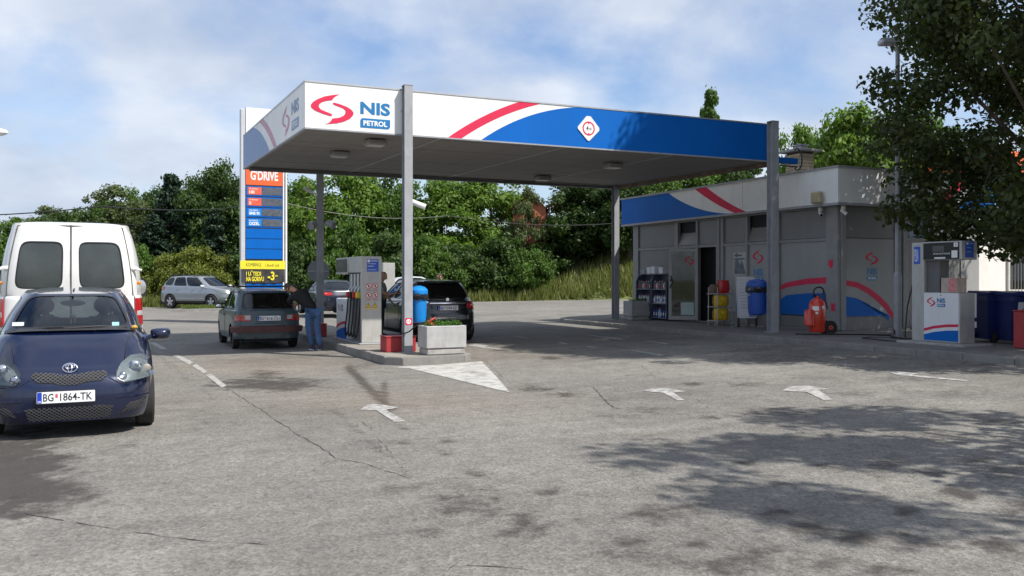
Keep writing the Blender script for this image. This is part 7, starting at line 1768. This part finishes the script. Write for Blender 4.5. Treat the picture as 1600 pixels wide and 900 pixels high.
def person(label, loc, rz, J, cloth, hair=True, bald=False):
    """J: joints in local metres, +x the way the body faces.
    pelvis, chest, neck, head, (sh, el, wr) L/R, (hip, kn, an, toe) L/R"""
    t = thing('person', label, 'person', loc, rz); V = {k: Vector(v) for k, v in J.items()}
    names = ['pelvis', 'belly', 'chest', 'neck', 'head0', 'head', 'shL', 'elL', 'wrL', 'shR', 'elR', 'wrR', 'hipL', 'knL', 'anL', 'toeL', 'hipR', 'knR', 'anR', 'toeR']
    V['belly'] = V['pelvis'].lerp(V['chest'], .45); hd_ = (V['head']-V['neck']); V['head0'] = V['neck'] + hd_*.35
    E = [('pelvis', 'belly'), ('belly', 'chest'), ('chest', 'neck'), ('neck', 'head0'), ('head0', 'head'), ('chest', 'shL'), ('shL', 'elL'), ('elL', 'wrL'), ('chest', 'shR'), ('shR', 'elR'), ('elR', 'wrR'), ('pelvis', 'hipL'), ('hipL', 'knL'), ('knL', 'anL'), ('anL', 'toeL'), ('pelvis', 'hipR'), ('hipR', 'knR'), ('knR', 'anR'), ('anR', 'toeR')]
    rad = dict(pelvis=.11, belly=.11, chest=.12, neck=.055, head0=.075, head=.095, shL=.06, elL=.042, wrL=.03, shR=.06, elR=.042, wrR=.03, hipL=.09, knL=.055, anL=.04, toeL=.03, hipR=.09, knR=.055, anR=.04, toeR=.03)
    vs = [V[k] for k in names]; ix = {k: i for i, k in enumerate(names)}
    edges = [(ix[a], ix[b]) for a, b in E]; rads = [rad[k] for k in names]
    # hands: palm and five fingers on each wrist, part of the same body
    for s_ in 'LR':
        d = (V['wr'+s_]-V['el'+s_]).normalized(); side = d.cross(Vector((0, 0, 1))); side = side.normalized() if side.length > .1 else Vector((0, 1, 0)); dn = d.cross(side).normalized()
        pm = len(vs); vs.append(V['wr'+s_]+d*.06); edges.append((ix['wr'+s_], pm)); rads.append((.036, .018))
        for k, (o_, l_) in enumerate(((-.030, .065), (-.010, .075), (.010, .070), (.030, .055))):
            a = len(vs); vs.append(vs[pm]+d*.035+side*o_); vs.append(vs[a]+d*l_*.55+dn*.012); vs.append(vs[a]+d*l_*.85+dn*.035); edges += [(pm, a), (a, a+1), (a+1, a+2)]; rads += [.011, .009, .008]
        a = len(vs); vs.append(V['wr'+s_]+d*.035+side*.042); vs.append(vs[a]+d*.035+side*.018); edges += [(pm, a), (a, a+1)]; rads += [.012, .010]
    skin('body', vs, edges, rads, M_skin, t, 1)
    # clothes over it
    top_c, leg_c, shoe_c, sleeve = cloth
    cv = ['pelvis', 'belly', 'chest', 'neck']; el = [('pelvis', 'belly'), ('belly', 'chest'), ('chest', 'neck')]; rr = [.165, .165, .175, .08]
    vv_ = [V[k].copy() for k in cv]; vv_[0] = V['pelvis'] - (V['chest']-V['pelvis'])*.18; vv_[3] = V['chest'].lerp(V['neck'], .85)
    for s_ in 'LR':
        a = len(vv_); vv_ += [V['sh'+s_].copy()]; rr.append(.095); el_ = [(2, a)]
        if sleeve > .3: vv_.append(V['sh'+s_].lerp(V['el'+s_], min(1, sleeve*1.0))); rr.append(.065); el_.append((a, a+1))
        if sleeve > 1: vv_.append(V['el'+s_].lerp(V['wr'+s_], .92)); rr.append(.048); el_.append((a+1, a+2))
        el += el_
    idm = {k: i for i, k in enumerate(cv)}; el = [(idm[a], idm[b]) if isinstance(a, str) else (a, b) for a, b in el]
    skin('jacket' if sleeve > 1 else 'shirt', vv_, el, rr, top_c, t, 2)
    lv = ['pelvis', 'hipL', 'knL', 'anL', 'hipR', 'knR', 'anR']; lr = [.142, .115, .082, .066, .115, .082, .066]
    P_ = [V[k].copy() for k in lv]; 
    skin('jeans', P_, [(0, 1), (1, 2), (2, 3), (0, 4), (4, 5), (5, 6)], lr, leg_c, t, 2)
    for s_ in 'LR':
        an, to = V['an'+s_], V['toe'+s_]; f = (to-an); f.z = 0; f.normalize(); sdv = Vector((-f.y, f.x, 0)); b0 = Vector((an.x, an.y, max(0, an.z-.085))); mb = MB(); n = 14
        for k, (x_, w_, h_) in enumerate(((-.09, .02, .05), (-.08, .038, .09), (-.02, .045, .11), (.07, .048, .085), (.14, .048, .06), (.19, .03, .04), (.20, .01, .025))):
            for i in range(n):
                a = 2*PI*i/n; zz = max(0.0, .5+.5*math.sin(a))*h_; mb.v.append(tuple(b0 + f*x_ + sdv*w_*math.cos(a) + Vector((0, 0, zz))))
        for k in range(6):
            for i in range(n): mb.f.append((k*n+i, k*n+(i+1) % n, (k+1)*n+(i+1) % n, (k+1)*n+i))
        mb.f += [tuple(range(n))[::-1], tuple(range(6*n, 7*n))]
        sh = mb.build('shoe', shoe_c, t, ang=60)
        MB().box(0, 0, 0, 0, 0, 0) if False else None
        so_ = MB()
        for i in range(16):
            a = 2*PI*i/16; q = b0 + f*(.055+.15*math.cos(a)) + sdv*(.05*math.sin(a)); so_.v += [tuple(q), (q.x, q.y, q.z+.02)]
        for i in range(16): j = (i+1) % 16; so_.f.append((2*i, 2*j, 2*j+1, 2*i+1))
        so_.f += [tuple(range(0, 32, 2))[::-1], tuple(range(1, 32, 2))]; so_.build('sole', M_print, sh)
    # head: skull, face, ears, hair
    hc = V['head']+ (V['head']-V['neck']).normalized()*.005; up = (V['head']-V['neck']).normalized(); fw_ = V.get('face', Vector((1, 0, 0))).normalized(); fw_ = (fw_ - up*fw_.dot(up)).normalized(); rt_ = fw_.cross(up)
    hm = MB(); n = 20; m_ = 14
    for i in range(m_+1):
        a = PI*i/m_
        for j in range(n):
            b = 2*PI*j/n; x_, y_, z_ = math.sin(a)*math.cos(b), math.sin(a)*math.sin(b), math.cos(a); jaw = 1 - .22*max(0, -z_); 
            hm.v.append(tuple(hc + fw_*x_*.098*jaw*(1+.04*(x_ > .6)) + rt_*y_*.078*jaw + up*z_*.120))
    for i in range(m_):
        for j in range(n): hm.f.append((i*n+j, (i+1)*n+j, (i+1)*n+(j+1) % n, i*n+(j+1) % n))
    hm.ball(hc+fw_*.105-up*.015, .018, 8, (1, 1, 1.3)); hm.ball(hc+fw_*.095-up*.055, .5, 8, (.03, .05, .014))
    for s_ in (-1, 1): hm.ball(hc+rt_*s_*.08-up*.01, .5, 8, (.05, .025, .07))
    hm.build('head', M_skin, t, ang=60)
    for s_ in (-1, 1): MB().ball(hc+fw_*.088+rt_*s_*.032+up*.012, .011, 8).build('eye', M_kprint, t)
    hr = MB(); lim = .30 if bald else .62
    for i in range(9):
        a = PI*lim*i/8
        for j in range(n):
            b = 2*PI*j/n; x_, y_, z_ = math.sin(a)*math.cos(b), math.sin(a)*math.sin(b), math.cos(a)
            k = 1.06 if not bald else 1.01
            if x_ > .35 and z_ < .62: k = .93
            hr.v.append(tuple(hc + fw_*x_*.098*k + rt_*y_*.078*k + up*z_*.120*k))
    for i in range(8):
        for j in range(n): hr.f.append((i*n+j, (i+1)*n+j, (i+1)*n+(j+1) % n, i*n+(j+1) % n))
    hr.build('hair', M_hair if not bald else mat('cropped_hair', (.26, .17, .12), .7, var=.15, vs=80), t, ang=60)
    return t
M_jk = mat('black_jacket', (.008, .008, .009), .8, var=.2); M_jn = mat('blue_jeans', (.055, .115, .24), .85, var=.3, vs=7, bump=.4, bs=9)
# man bending over at the green car's filler: faces the car's side/forward, torso leaning left (station frame: +x forward = v axis)
p = G(489, 547.5)
px_, py_ = p.x, p.y
def sc_(J, k): return {a: tuple(c*k for c in b) for a, b in J.items()}
J = dict(pelvis=(0, 0, .93), chest=(.14, .24, 1.23), neck=(.20, .37, 1.36), head=(.28, .46, 1.42), face=(.8, .4, -.5),
    shL=(.12, .44, 1.22), elL=(.38, .42, 1.10), wrL=(.60, .30, 1.06), shR=(.18, .13, 1.36), elR=(.44, .10, 1.14), wrR=(.62, .16, 1.04),
    hipL=(.0, .08, .88), knL=(.10, .07, .49), anL=(.10, -.02, .09), toeL=(.26, -.02, .03), hipR=(.0, -.08, .88), knR=(.0, -.10, .48), anR=(-.08, -.14, .09), toeR=(.08, -.17, .03))
person('person in black jacket and blue jeans bending forward beside the teal hatchback', (px_, py_, 0), TH+PI/2+R(6), J, (M_jk, M_jn, mat('dark_shoe', (.03, .035, .06), .7), 1.5))
# bald man standing between the pump and the black car, arm out to the driver's window
M_ts = mat('grey_tshirt', (.22, .23, .24), .85, var=.12); M_tr = mat('dark_trousers', (.03, .032, .04), .85, var=.15)
x, y = S(6.50, 21.9).xy
J2 = dict(pelvis=(0, 0, .90), chest=(.03, 0, 1.28), neck=(.05, 0, 1.43), head=(.09, 0, 1.53), face=(1, .1, -.25),
    shL=(.03, .20, 1.34), elL=(.10, .27, 1.06), wrL=(.24, .24, .90), shR=(.03, -.20, 1.34), elR=(.18, -.22, 1.08), wrR=(.42, -.14, 1.10),
    hipL=(0, .10, .87), knL=(.02, .12, .48), anL=(0, .12, .09), toeL=(.15, .14, .03), hipR=(0, -.10, .87), knR=(.02, -.12, .48), anR=(-.02, -.12, .09), toeR=(.14, -.15, .03))
person('bald person in grey t-shirt reaching towards the black car from beside the pump', (x, y, .0+IH), R(-6), J2, (M_ts, M_tr, M_black, .8), bald=True)
# head and shoulders beyond the roof of the black car
x, y = at(691, 30.5)
J3 = dict(J2); J3.update(wrR=(.16, -.26, .84), elR=(.06, -.27, 1.06), face=(1, 0, 0))
J3 = {a: (b[0], b[1], b[2]*1.03) for a, b in J3.items()}; J3['face'] = (1, 0, 0)
person('person in grey shirt standing beyond the roof of the black car', (x, y, gz(x, y)), R(200), J3, (mat('slate_shirt', (.14, .16, .20), .85, var=.15), M_tr, M_black, .8))
# ================================================================== TREES
M_bark = mat('bark', (.10, .075, .055), .95, var=.35, vs=6, bump=.6, bs=14)
LM = dict(dark=leafmat('dark_leaves', (.020, .044, .010), (.070, .118, .026), .28), mid=leafmat('mid_leaves', (.035, .078, .013), (.110, .185, .036), .35),
    bright=leafmat('bright_leaves', (.060, .115, .018), (.170, .260, .048), .40), yellow=leafmat('yellow_green_leaves', (.08, .10, .014), (.20, .225, .045), .35),
    conif=leafmat('conifer_needles', (.008, .022, .012), (.028, .055, .028), .1), grey=leafmat('grey_green_leaves', (.05, .075, .025), (.125, .155, .06), .3), linden=leafmat('linden_leaves', (.018, .030, .009), (.085, .108, .034), .30))
def crown_pts(rs, n, R_, H_, base, shape, clumps, cr, tight=.5, rxy=(1, 1)):
    "leaf positions: clumps spread through a lumpy crown; returns points and outward directions"
    C = []; 
    while len(C) < clumps:
        p = rs.uniform(-1, 1, 3); d = np.linalg.norm(p)
        if shape == 'full':
            q = math.hypot(p[0], p[1])
            if q > 1 or (q < .45 and rs.rand() < .55): continue
            zz = p[2]*.5+.5; w = (1-max(0, (zz-.6)/.4)**2.2*.5)*(.80+.20*min(1, zz*4))*(1+.10*math.sin(5*math.atan2(p[1], p[0])+7*zz))
            C.append((p[0]*rxy[0]*w, p[1]*rxy[1]*w, base+zz*H_)); continue
        if d > 1 or d < .35 and rs.rand() < .6: continue
        z = p[2]*.5+.5
        if shape == 'round': w = 1.0
        elif shape == 'cone': w = 1.02-z
        elif shape == 'column': w = math.sin(PI*(.12+.8*z))
        elif shape == 'dome': w = math.sqrt(max(.05, 1-(z*.97)**2.6))
        C.append((p[0]*R_*w, p[1]*R_*w, base+z*H_))
    C = np.array(C); lob = rs.normal(0, R_*.08, (clumps, 3)); C += lob
    rr = cr*rs.uniform(.55, 1.35, clumps); k = rs.choice(clumps, n, p=rr**2/np.sum(rr**2)); d = rs.normal(0, 1, (n, 3)); d /= np.linalg.norm(d, axis=1)[:, None]
    rad = rr[k]*rs.uniform(0, 1, n)**tight; P = C[k]+d*rad[:, None]*np.array([[1, 1, .72]])
    sp_ = rs.rand(n) < .05; P[sp_] += d[sp_]*rr[k][sp_][:, None]*(.35 if shape != 'full' else .12)
    return P, d, C
def limb_mesh(rs, C, base_z, H_, r0, nl=9, lean=(0, 0)):
    mb = MB(); top = Vector((lean[0], lean[1], base_z+H_*.75)); tr = []
    for i in range(9): t = i/8; tr.append(Vector((lean[0]*t + .12*math.sin(t*5+r0*9), lean[1]*t + .10*math.cos(t*4), -.3 + (top.z+.3)*t)))
    mb.tube(tr, [r0*(1.25 if i == 0 else 1)*(1-.85*i/8) + .015 for i in range(9)], 9)
    idx = rs.choice(len(C), min(nl, len(C)), replace=False)
    for j in idx:
        c = Vector(C[j]); t = min(.85, max(.25, (c.z*.55)/max(top.z, .1))); a = tr[int(t*8)]; m = a.lerp(c, .5)+Vector((0, 0, -.08*(c-a).length))
        P = [a, a.lerp(m, .5)+Vector(rs.normal(0, .06, 3)), m, m.lerp(c, .5)+Vector(rs.normal(0, .08, 3)), c]; w = r0*.42
        mb.tube(P, [w, w*.75, w*.55, w*.35, .012], 6)
    return mb
PROTO = {}
def proto(key, seed, R_, H_, base, shape, clumps, cr, n, ls, lm, r0, nl=10, up=.3):
    rs = np.random.RandomState(seed); P, d, C = crown_pts(rs, n, R_, H_, base, shape, clumps, cr)
    t = thing('tree', None, None, (0, 0, -200)); crn = leafcloud('crown', P, np.full(n, ls), rs, LM[lm], t, up=up, outward=d); limb_mesh(rs, C, base, H_, r0, nl).build('trunk', M_bark, t, ang=60)
    PROTO[key] = (t, base+H_, R_); return t
def conifer(key, seed, H_, R_, n, lm='conif', layers=11, droop=.12):
    rs = np.random.RandomState(seed); P = []; D = []; mb = MB(); mb.tube([(0, 0, -.3), (.08, .05, H_*.5), (0, .05, H_*.98)], [.22, .12, .02], 8); NB = layers*8; per = n//NB
    for k in range(NB):
        t = (k/(NB-1))**1.05; z = H_*(.06+.90*t)+rs.uniform(-.25, .25); rr_ = R_*(1-t)**.72+.22; a = k*2.4+rs.uniform(-.5, .5); l = rr_*rs.uniform(.45, 1.2); dv = np.array([math.cos(a), math.sin(a), .0]); ris = rs.uniform(.0, .30)
        e_ = Vector((dv[0]*l, dv[1]*l, z+ris*l)); mb.tube([(0, 0, z), tuple(Vector((0, 0, z)).lerp(e_, .5)), tuple(e_)], [.04, .03, .01], 5)
        s_ = rs.uniform(.1, 1, per)**.7; q = dv[None]*l*s_[:, None]; q[:, 2] = z+ris*l*s_ - droop*s_**2*l; q += rs.normal(0, 1, (per, 3))*np.array([[.24, .24, .11]])*(R_/2.5)*(1.15-.4*s_[:, None]); P.append(q); D.append(np.repeat(dv[None], per, 0))
    P = np.concatenate(P); D = np.concatenate(D); t = thing('tree', None, None, (0, 0, -200)); leafcloud('crown', P, np.full(len(P), .17), rs, LM[lm], t, up=.6, outward=D*.2); mb.build('trunk', M_bark, t); PROTO[key] = (t, H_, R_)
proto('round', 11, 3.0, 6.2, 1.6, 'round', 95, .78, 20000, .125, 'mid', .2)
proto('dome', 12, 3.3, 6.6, .9, 'dome', 110, .80, 22000, .125, 'dark', .22)
proto('bright', 13, 3.1, 6.8, 1.0, 'dome', 90, .82, 20000, .13, 'bright', .2)
proto('loose', 14, 2.6, 6.5, 1.2, 'round', 60, .62, 11000, .12, 'grey', .15, 16)
proto('bush', 15, 1.8, 2.6, .05, 'dome', 60, .5, 9000, .085, 'yellow', .07)
proto('darkbush', 16, 2.2, 3.2, .05, 'dome', 70, .6, 11000, .11, 'dark', .08)
proto('midbush', 18, 2.2, 3.4, .05, 'dome', 60, .6, 10000, .11, 'mid', .08)
proto('poplar', 17, 1.15, 10.5, .6, 'column', 150, .50, 22000, .13, 'mid', .16, 14)
conifer('spruce', 21, 9.0, 2.6, 20000); conifer('pine', 22, 9.0, 3.0, 20000, layers=11, droop=-.02)
KM = kidmap(); USED = set()
def ground_z(x, y): return vh(x, y) if y > 51.5-max(0, x)*.12 else gz(x, y)
def plant(key, px, Y, topy, wpx, label, name='tree', cat='tree', group='trees beyond the road', rz=None, zb=None):
    t, H_, R_ = PROTO[key]; x, y = at(px, Y); z0_ = ground_z(x, y) if zb is None else zb
    h = CAMH+(HZ-topy)/FPX*Y - z0_; r = wpx/FPX*Y/2
    c = copy_tree(t, KM); c.name = name
    c.location = (x, y, z0_); c.scale = (r/R_, r/R_, h/H_); c.rotation_euler = (0, 0, random.uniform(0, 6.28) if rz is None else rz)
    tag(c, label, cat, group); 
    if c.get('label') is None: c['label'] = label
    return c
TREES = [
 ('round', 30, 72, 345, 120, 'grey-green tree at the left, behind the left half of the van roof'),
 ('dome', 100, 74, 335, 130, 'broad dark tree behind the middle of the van roof'),
 ('dome', 158, 72, 322, 110, 'dark tree filling the gap left of the pale loose tree'),
 ('round', 205, 70, 300, 110, 'mid green tree behind the pale loose trees'),
 ('dome', 300, 66, 285, 120, 'tall dark tree between the layered conifer and the dense tree left of the totem'),
 ('dome', 250, 68, 300, 100, 'dark tree behind the layered conifer'),
 ('loose', 824, 56.6, 292, 62, 'thin loose tree half covering the orange gable'),

 ('dome', -40, 75, 385, 190, 'dark round tree at the far left edge behind the van'),
 ('loose', 70, 80, 322, 95, 'thin grey-green tree rising just above the van roof on the left'),
 ('round', 118, 84, 330, 80, 'small rounded tree above the middle of the van roof'),
 ('midbush', 25, 70, 372, 110, 'low dull tree at the left behind the white van'),
 ('loose', 180, 66, 290, 105, 'pale loose-leaved tree right of the van, left of the dark conifer'),
 ('loose', 225, 64, 315, 80, 'second pale loose tree between the van and the dark conifer'),
 ('pine', 268, 62, 268, 90, 'dark layered conifer whose tip stands highest left of the price totem'),
 ('spruce', 300, 60, 305, 90, 'dark spruce directly above the silver four by four'),
 ('dome', 350, 61, 262, 130, 'big dense dark tree just left of the price totem'),
 ('spruce', 240, 58, 335, 80, 'short dark spruce above the rear of the silver car'),
 ('spruce', 335, 58, 330, 70, 'narrow dark spruce above the bonnet of the silver car'),
 ('dome', 425, 63, 272, 130, 'dark tree directly behind the price totem'),
 ('bright', 475, 60, 282, 100, 'light green tree between the totem and the far left column'),
 ('bright', 540, 58, 268, 150, 'leafy green tree above the tall island pump'),
 ('round', 605, 60, 268, 120, 'green tree just left of the near column'),
 ('bright', 690, 60, 282, 150, 'bright green tree just right of the near column, above the black car'),
 ('bright', 765, 60, 268, 150, 'bright green tree right of the black car under the canopy edge'),
 ('dome', 905, 58, 270, 150, 'dark green tree between the orange gable and the far right column'),
 ('dome', 985, 56, 262, 130, 'dark tree behind the far right column and the shop roof band'),
 ('dome', 860, 61, 345, 120, 'low dark tree at the foot of the orange gable'),
 ('round', 1060, 60, 250, 120, 'green tree showing over the shop roof left of the chimney'),
 ('dome', 1150, 62, 245, 130, 'dark green tree hidden mostly by the canopy over the shop'),
 ('bright', 1250, 46, 202, 110, 'thin feathery green tree behind the brick chimney'),
 ('bright', 1340, 42, 172, 175, 'large bright green tree above the shop roof right of the chimney'),
 ('round', 1420, 44, 165, 150, 'green tree partly behind the lamp post and the leafy tree'),
 ('bright', 1300, 44, 205, 90, 'lower bright green tree just right of the chimney'),
]
for q in TREES: plant(*q)
plant('poplar', 1110, 90, 138, 34, 'slim tall poplar sticking up above the blue end of the canopy')
plant('poplar', 1097, 92, 168, 16, 'small dark tip beside the slim poplar above the canopy')
BUSH = [('bush', 295, 54.5, 392, 95, 'yellow-green bush right behind the silver car'), ('bush', 255, 54.5, 402, 70, 'yellow-green bush at the rear of the silver car'), ('bush', 340, 55, 405, 70, 'yellow-green bush by the bonnet of the silver car'),
 ('midbush', 215, 56, 385, 80, 'green bush just right of the van'), ('darkbush', 400, 56, 380, 110, 'dark bush left of the totem foot'), ('darkbush', 470, 55, 372, 100, 'dark bush right of the totem foot'),
 ('midbush', 545, 54, 350, 100, 'green bush behind the tall island pump'), ('darkbush', 610, 54, 362, 100, 'dark bush behind the bald man'), ('midbush', 660, 54, 372, 100, 'leafy bush behind the near column bin'),
 ('darkbush', 720, 54.5, 380, 110, 'dark bush above the black car roof'), ('midbush', 700, 53.5, 400, 70, 'low leafy bush touching the black car roof'), ('darkbush', 780, 55, 370, 120, 'dark bush above the grass right of the black car'),
 ('midbush', 830, 53, 392, 75, 'lighter green bush standing at the edge of the long grass'), ('darkbush', 845, 56.5, 378, 100, 'dark bush behind the lighter one at the grass edge'), ('midbush', 905, 61, 352, 90, 'green bush on the lower slope of the bank'),
 ('darkbush', 960, 61, 335, 110, 'dark bush on top of the bank left of the far right column'), ('darkbush', 1005, 61, 325, 90, 'dark bush between the far right column and the shop'), ('darkbush', 160, 60, 400, 120, 'dark bush hidden behind the right half of the van'), ('darkbush', 20, 62, 400, 170, 'dark bush hidden behind the left half of the van')]
for q in BUSH: plant(*q, name='bush', cat='bush', group='bushes beyond the road')
for k, (t, a, b) in PROTO.items():
    for ch in KM.get(t.name, []): bpy.data.objects.remove(ch)
    bpy.data.objects.remove(t)
# wooded slope behind everything, seen only through gaps
xs = np.arange(-140, 150, 3.0); ys = np.arange(66, 120, 3.0); V_ = []
for y in ys:
    for x in xs: V_.append((x, y, -1 + (4.6+1.3*math.sin(x*.21)+.9*math.sin(x*.57+1))*(1-math.exp(-(y-66)/7))))
V_ = np.array(V_); idx = np.arange(len(V_)).reshape(len(ys), len(xs)); F_q = np.stack([idx[:-1, :-1], idx[:-1, 1:], idx[1:, 1:], idx[1:, :-1]], -1).reshape(-1, 4)
hl_ = npmesh('hill', V_, F_q, mat('hill_undergrowth', (.018, .030, .010), .95, var=.5, vs=.5), kind='structure', smooth=True)
rs = np.random.RandomState(31); n = 42000; P = np.stack([rs.uniform(-115, 80, n), rs.uniform(67, 84, n), np.zeros(n)], 1); P[:, 2] = -1 + (4.6+1.3*np.sin(P[:, 0]*.21)+.9*np.sin(P[:, 0]*.57+1))*(1-np.exp(-(P[:, 1]-66)/7)) + rs.uniform(-.2, 1.6, n)*(.6+.4*np.sin(P[:, 0]*1.1)*np.sin(P[:, 1]))
o = leafcloud('far_wood', P, np.full(n, .26), rs, LM['dark'], kind='stuff'); tag(o, 'far wooded slope filling the gaps behind the separate trees', 'wood')
# red-walled house glimpsed through the trees
x, y = at(826, 57.2); zh = 1.6+(HZ-372)/FPX*57
rh = thing('orange_house', 'house with salmon orange gable glimpsed between the trees behind the canopy', 'house', (x, y, 1.0), R(-4))
zt_ = CAMH+(HZ-303)/FPX*57.2 - 1.0
MB().add([(-1.0, 0, -1), (1.1, 0, -1), (1.1, 0, zt_-.9), (0.1, 0, zt_), (-1.0, 0, zt_-.9)] + [(-1.0, 5, -1), (1.1, 5, -1), (1.1, 5, zt_-.9), (.1, 5, zt_), (-1.0, 5, zt_-.9)], [(0, 1, 2, 3, 4), (9, 8, 7, 6, 5), (0, 5, 6, 1), (1, 6, 7, 2), (4, 9, 5, 0)]).build('wall', mat('salmon_render', (.50, .17, .09), .9, var=.15, vs=2), rh, smooth=False)
for s_, x0, x1 in ((-1, -1.15, .1), (1, .1, 1.25)):
    z0_ = zt_-1.0
    MB().add([(x0, -.15, z0_ if s_ < 0 else zt_+.06), (x1, -.15, zt_+.06 if s_ < 0 else z0_), (x1, 5.1, zt_+.06 if s_ < 0 else z0_), (x0, 5.1, z0_ if s_ < 0 else zt_+.06)], [(0, 1, 2, 3)]).build('roof', M_tile, rh, smooth=False)

# ---- the big linden on the right and its neighbour beside the photographer
def big_tree(name, label, x, y, R_, H_, base, seed, n, clumps, cr, ls, r0, ex=None, shape='round', rxy=(1, 1)):
    rs = np.random.RandomState(seed); P, d, C = crown_pts(rs, n, R_, H_, base, shape, clumps, cr, .45, rxy)
    z0_ = gz(x, y)
    if ex is not None:
        k = ex(P[:, 0]+x, P[:, 1]+y, P[:, 2]+z0_); P = P[k]; d = d[k]; kc = ex(C[:, 0]+x, C[:, 1]+y, C[:, 2]+z0_); C = C[kc]
    t = thing(name, label, 'tree', (x, y, z0_)); leafcloud('crown', P, np.full(len(P), ls), rs, LM['linden'], t, up=.25, outward=d, six=True)
    limb_mesh(rs, C, base, H_, r0, 46).build('trunk', M_bark, t, ang=60)
    rs2 = np.random.RandomState(seed+1); tw = MB(); ii = rs2.choice(len(C), min(150, len(C)), replace=False)
    for j in ii:
        c = Vector(C[j])
        for _ in range(3): e_ = c+Vector(rs2.normal(0, .5*cr, 3)); tw.tube([c, c.lerp(e_, .5)+Vector(rs2.normal(0, .04, 3)), e_], [.016, .011, .005], 4)
    tw.build('twigs', M_bark, t, kind='stuff'); return t
# the linden: tall full crown, lower branches hang lowest on the far right
big_tree('linden_tree', 'large dark leafy tree on the right with branches reaching over the lamp post', 11.75, 17.1, 1.0, 11.6, 2.0, 41, 165000, 440, .74, .062, .26,
    lambda X, Y, Z: Z > 2.05 + .85*np.maximum(0, 9.2-X) + .15*np.sin(X*3.1)*np.sin(Y*2.3), 'full', (4.3, 5.2))
big_tree('shade_tree', 'leafy tree outside the right edge that throws dappled shade on the asphalt', 10.1, 3.4, 1.0, 6.4, 3.2, 47, 14500, 54, .68, .085, .24, lambda X, Y, Z: (X > .62*np.maximum(Y, 0)+.35) | (Y < -.2), 'full', (3.6, 4.5))
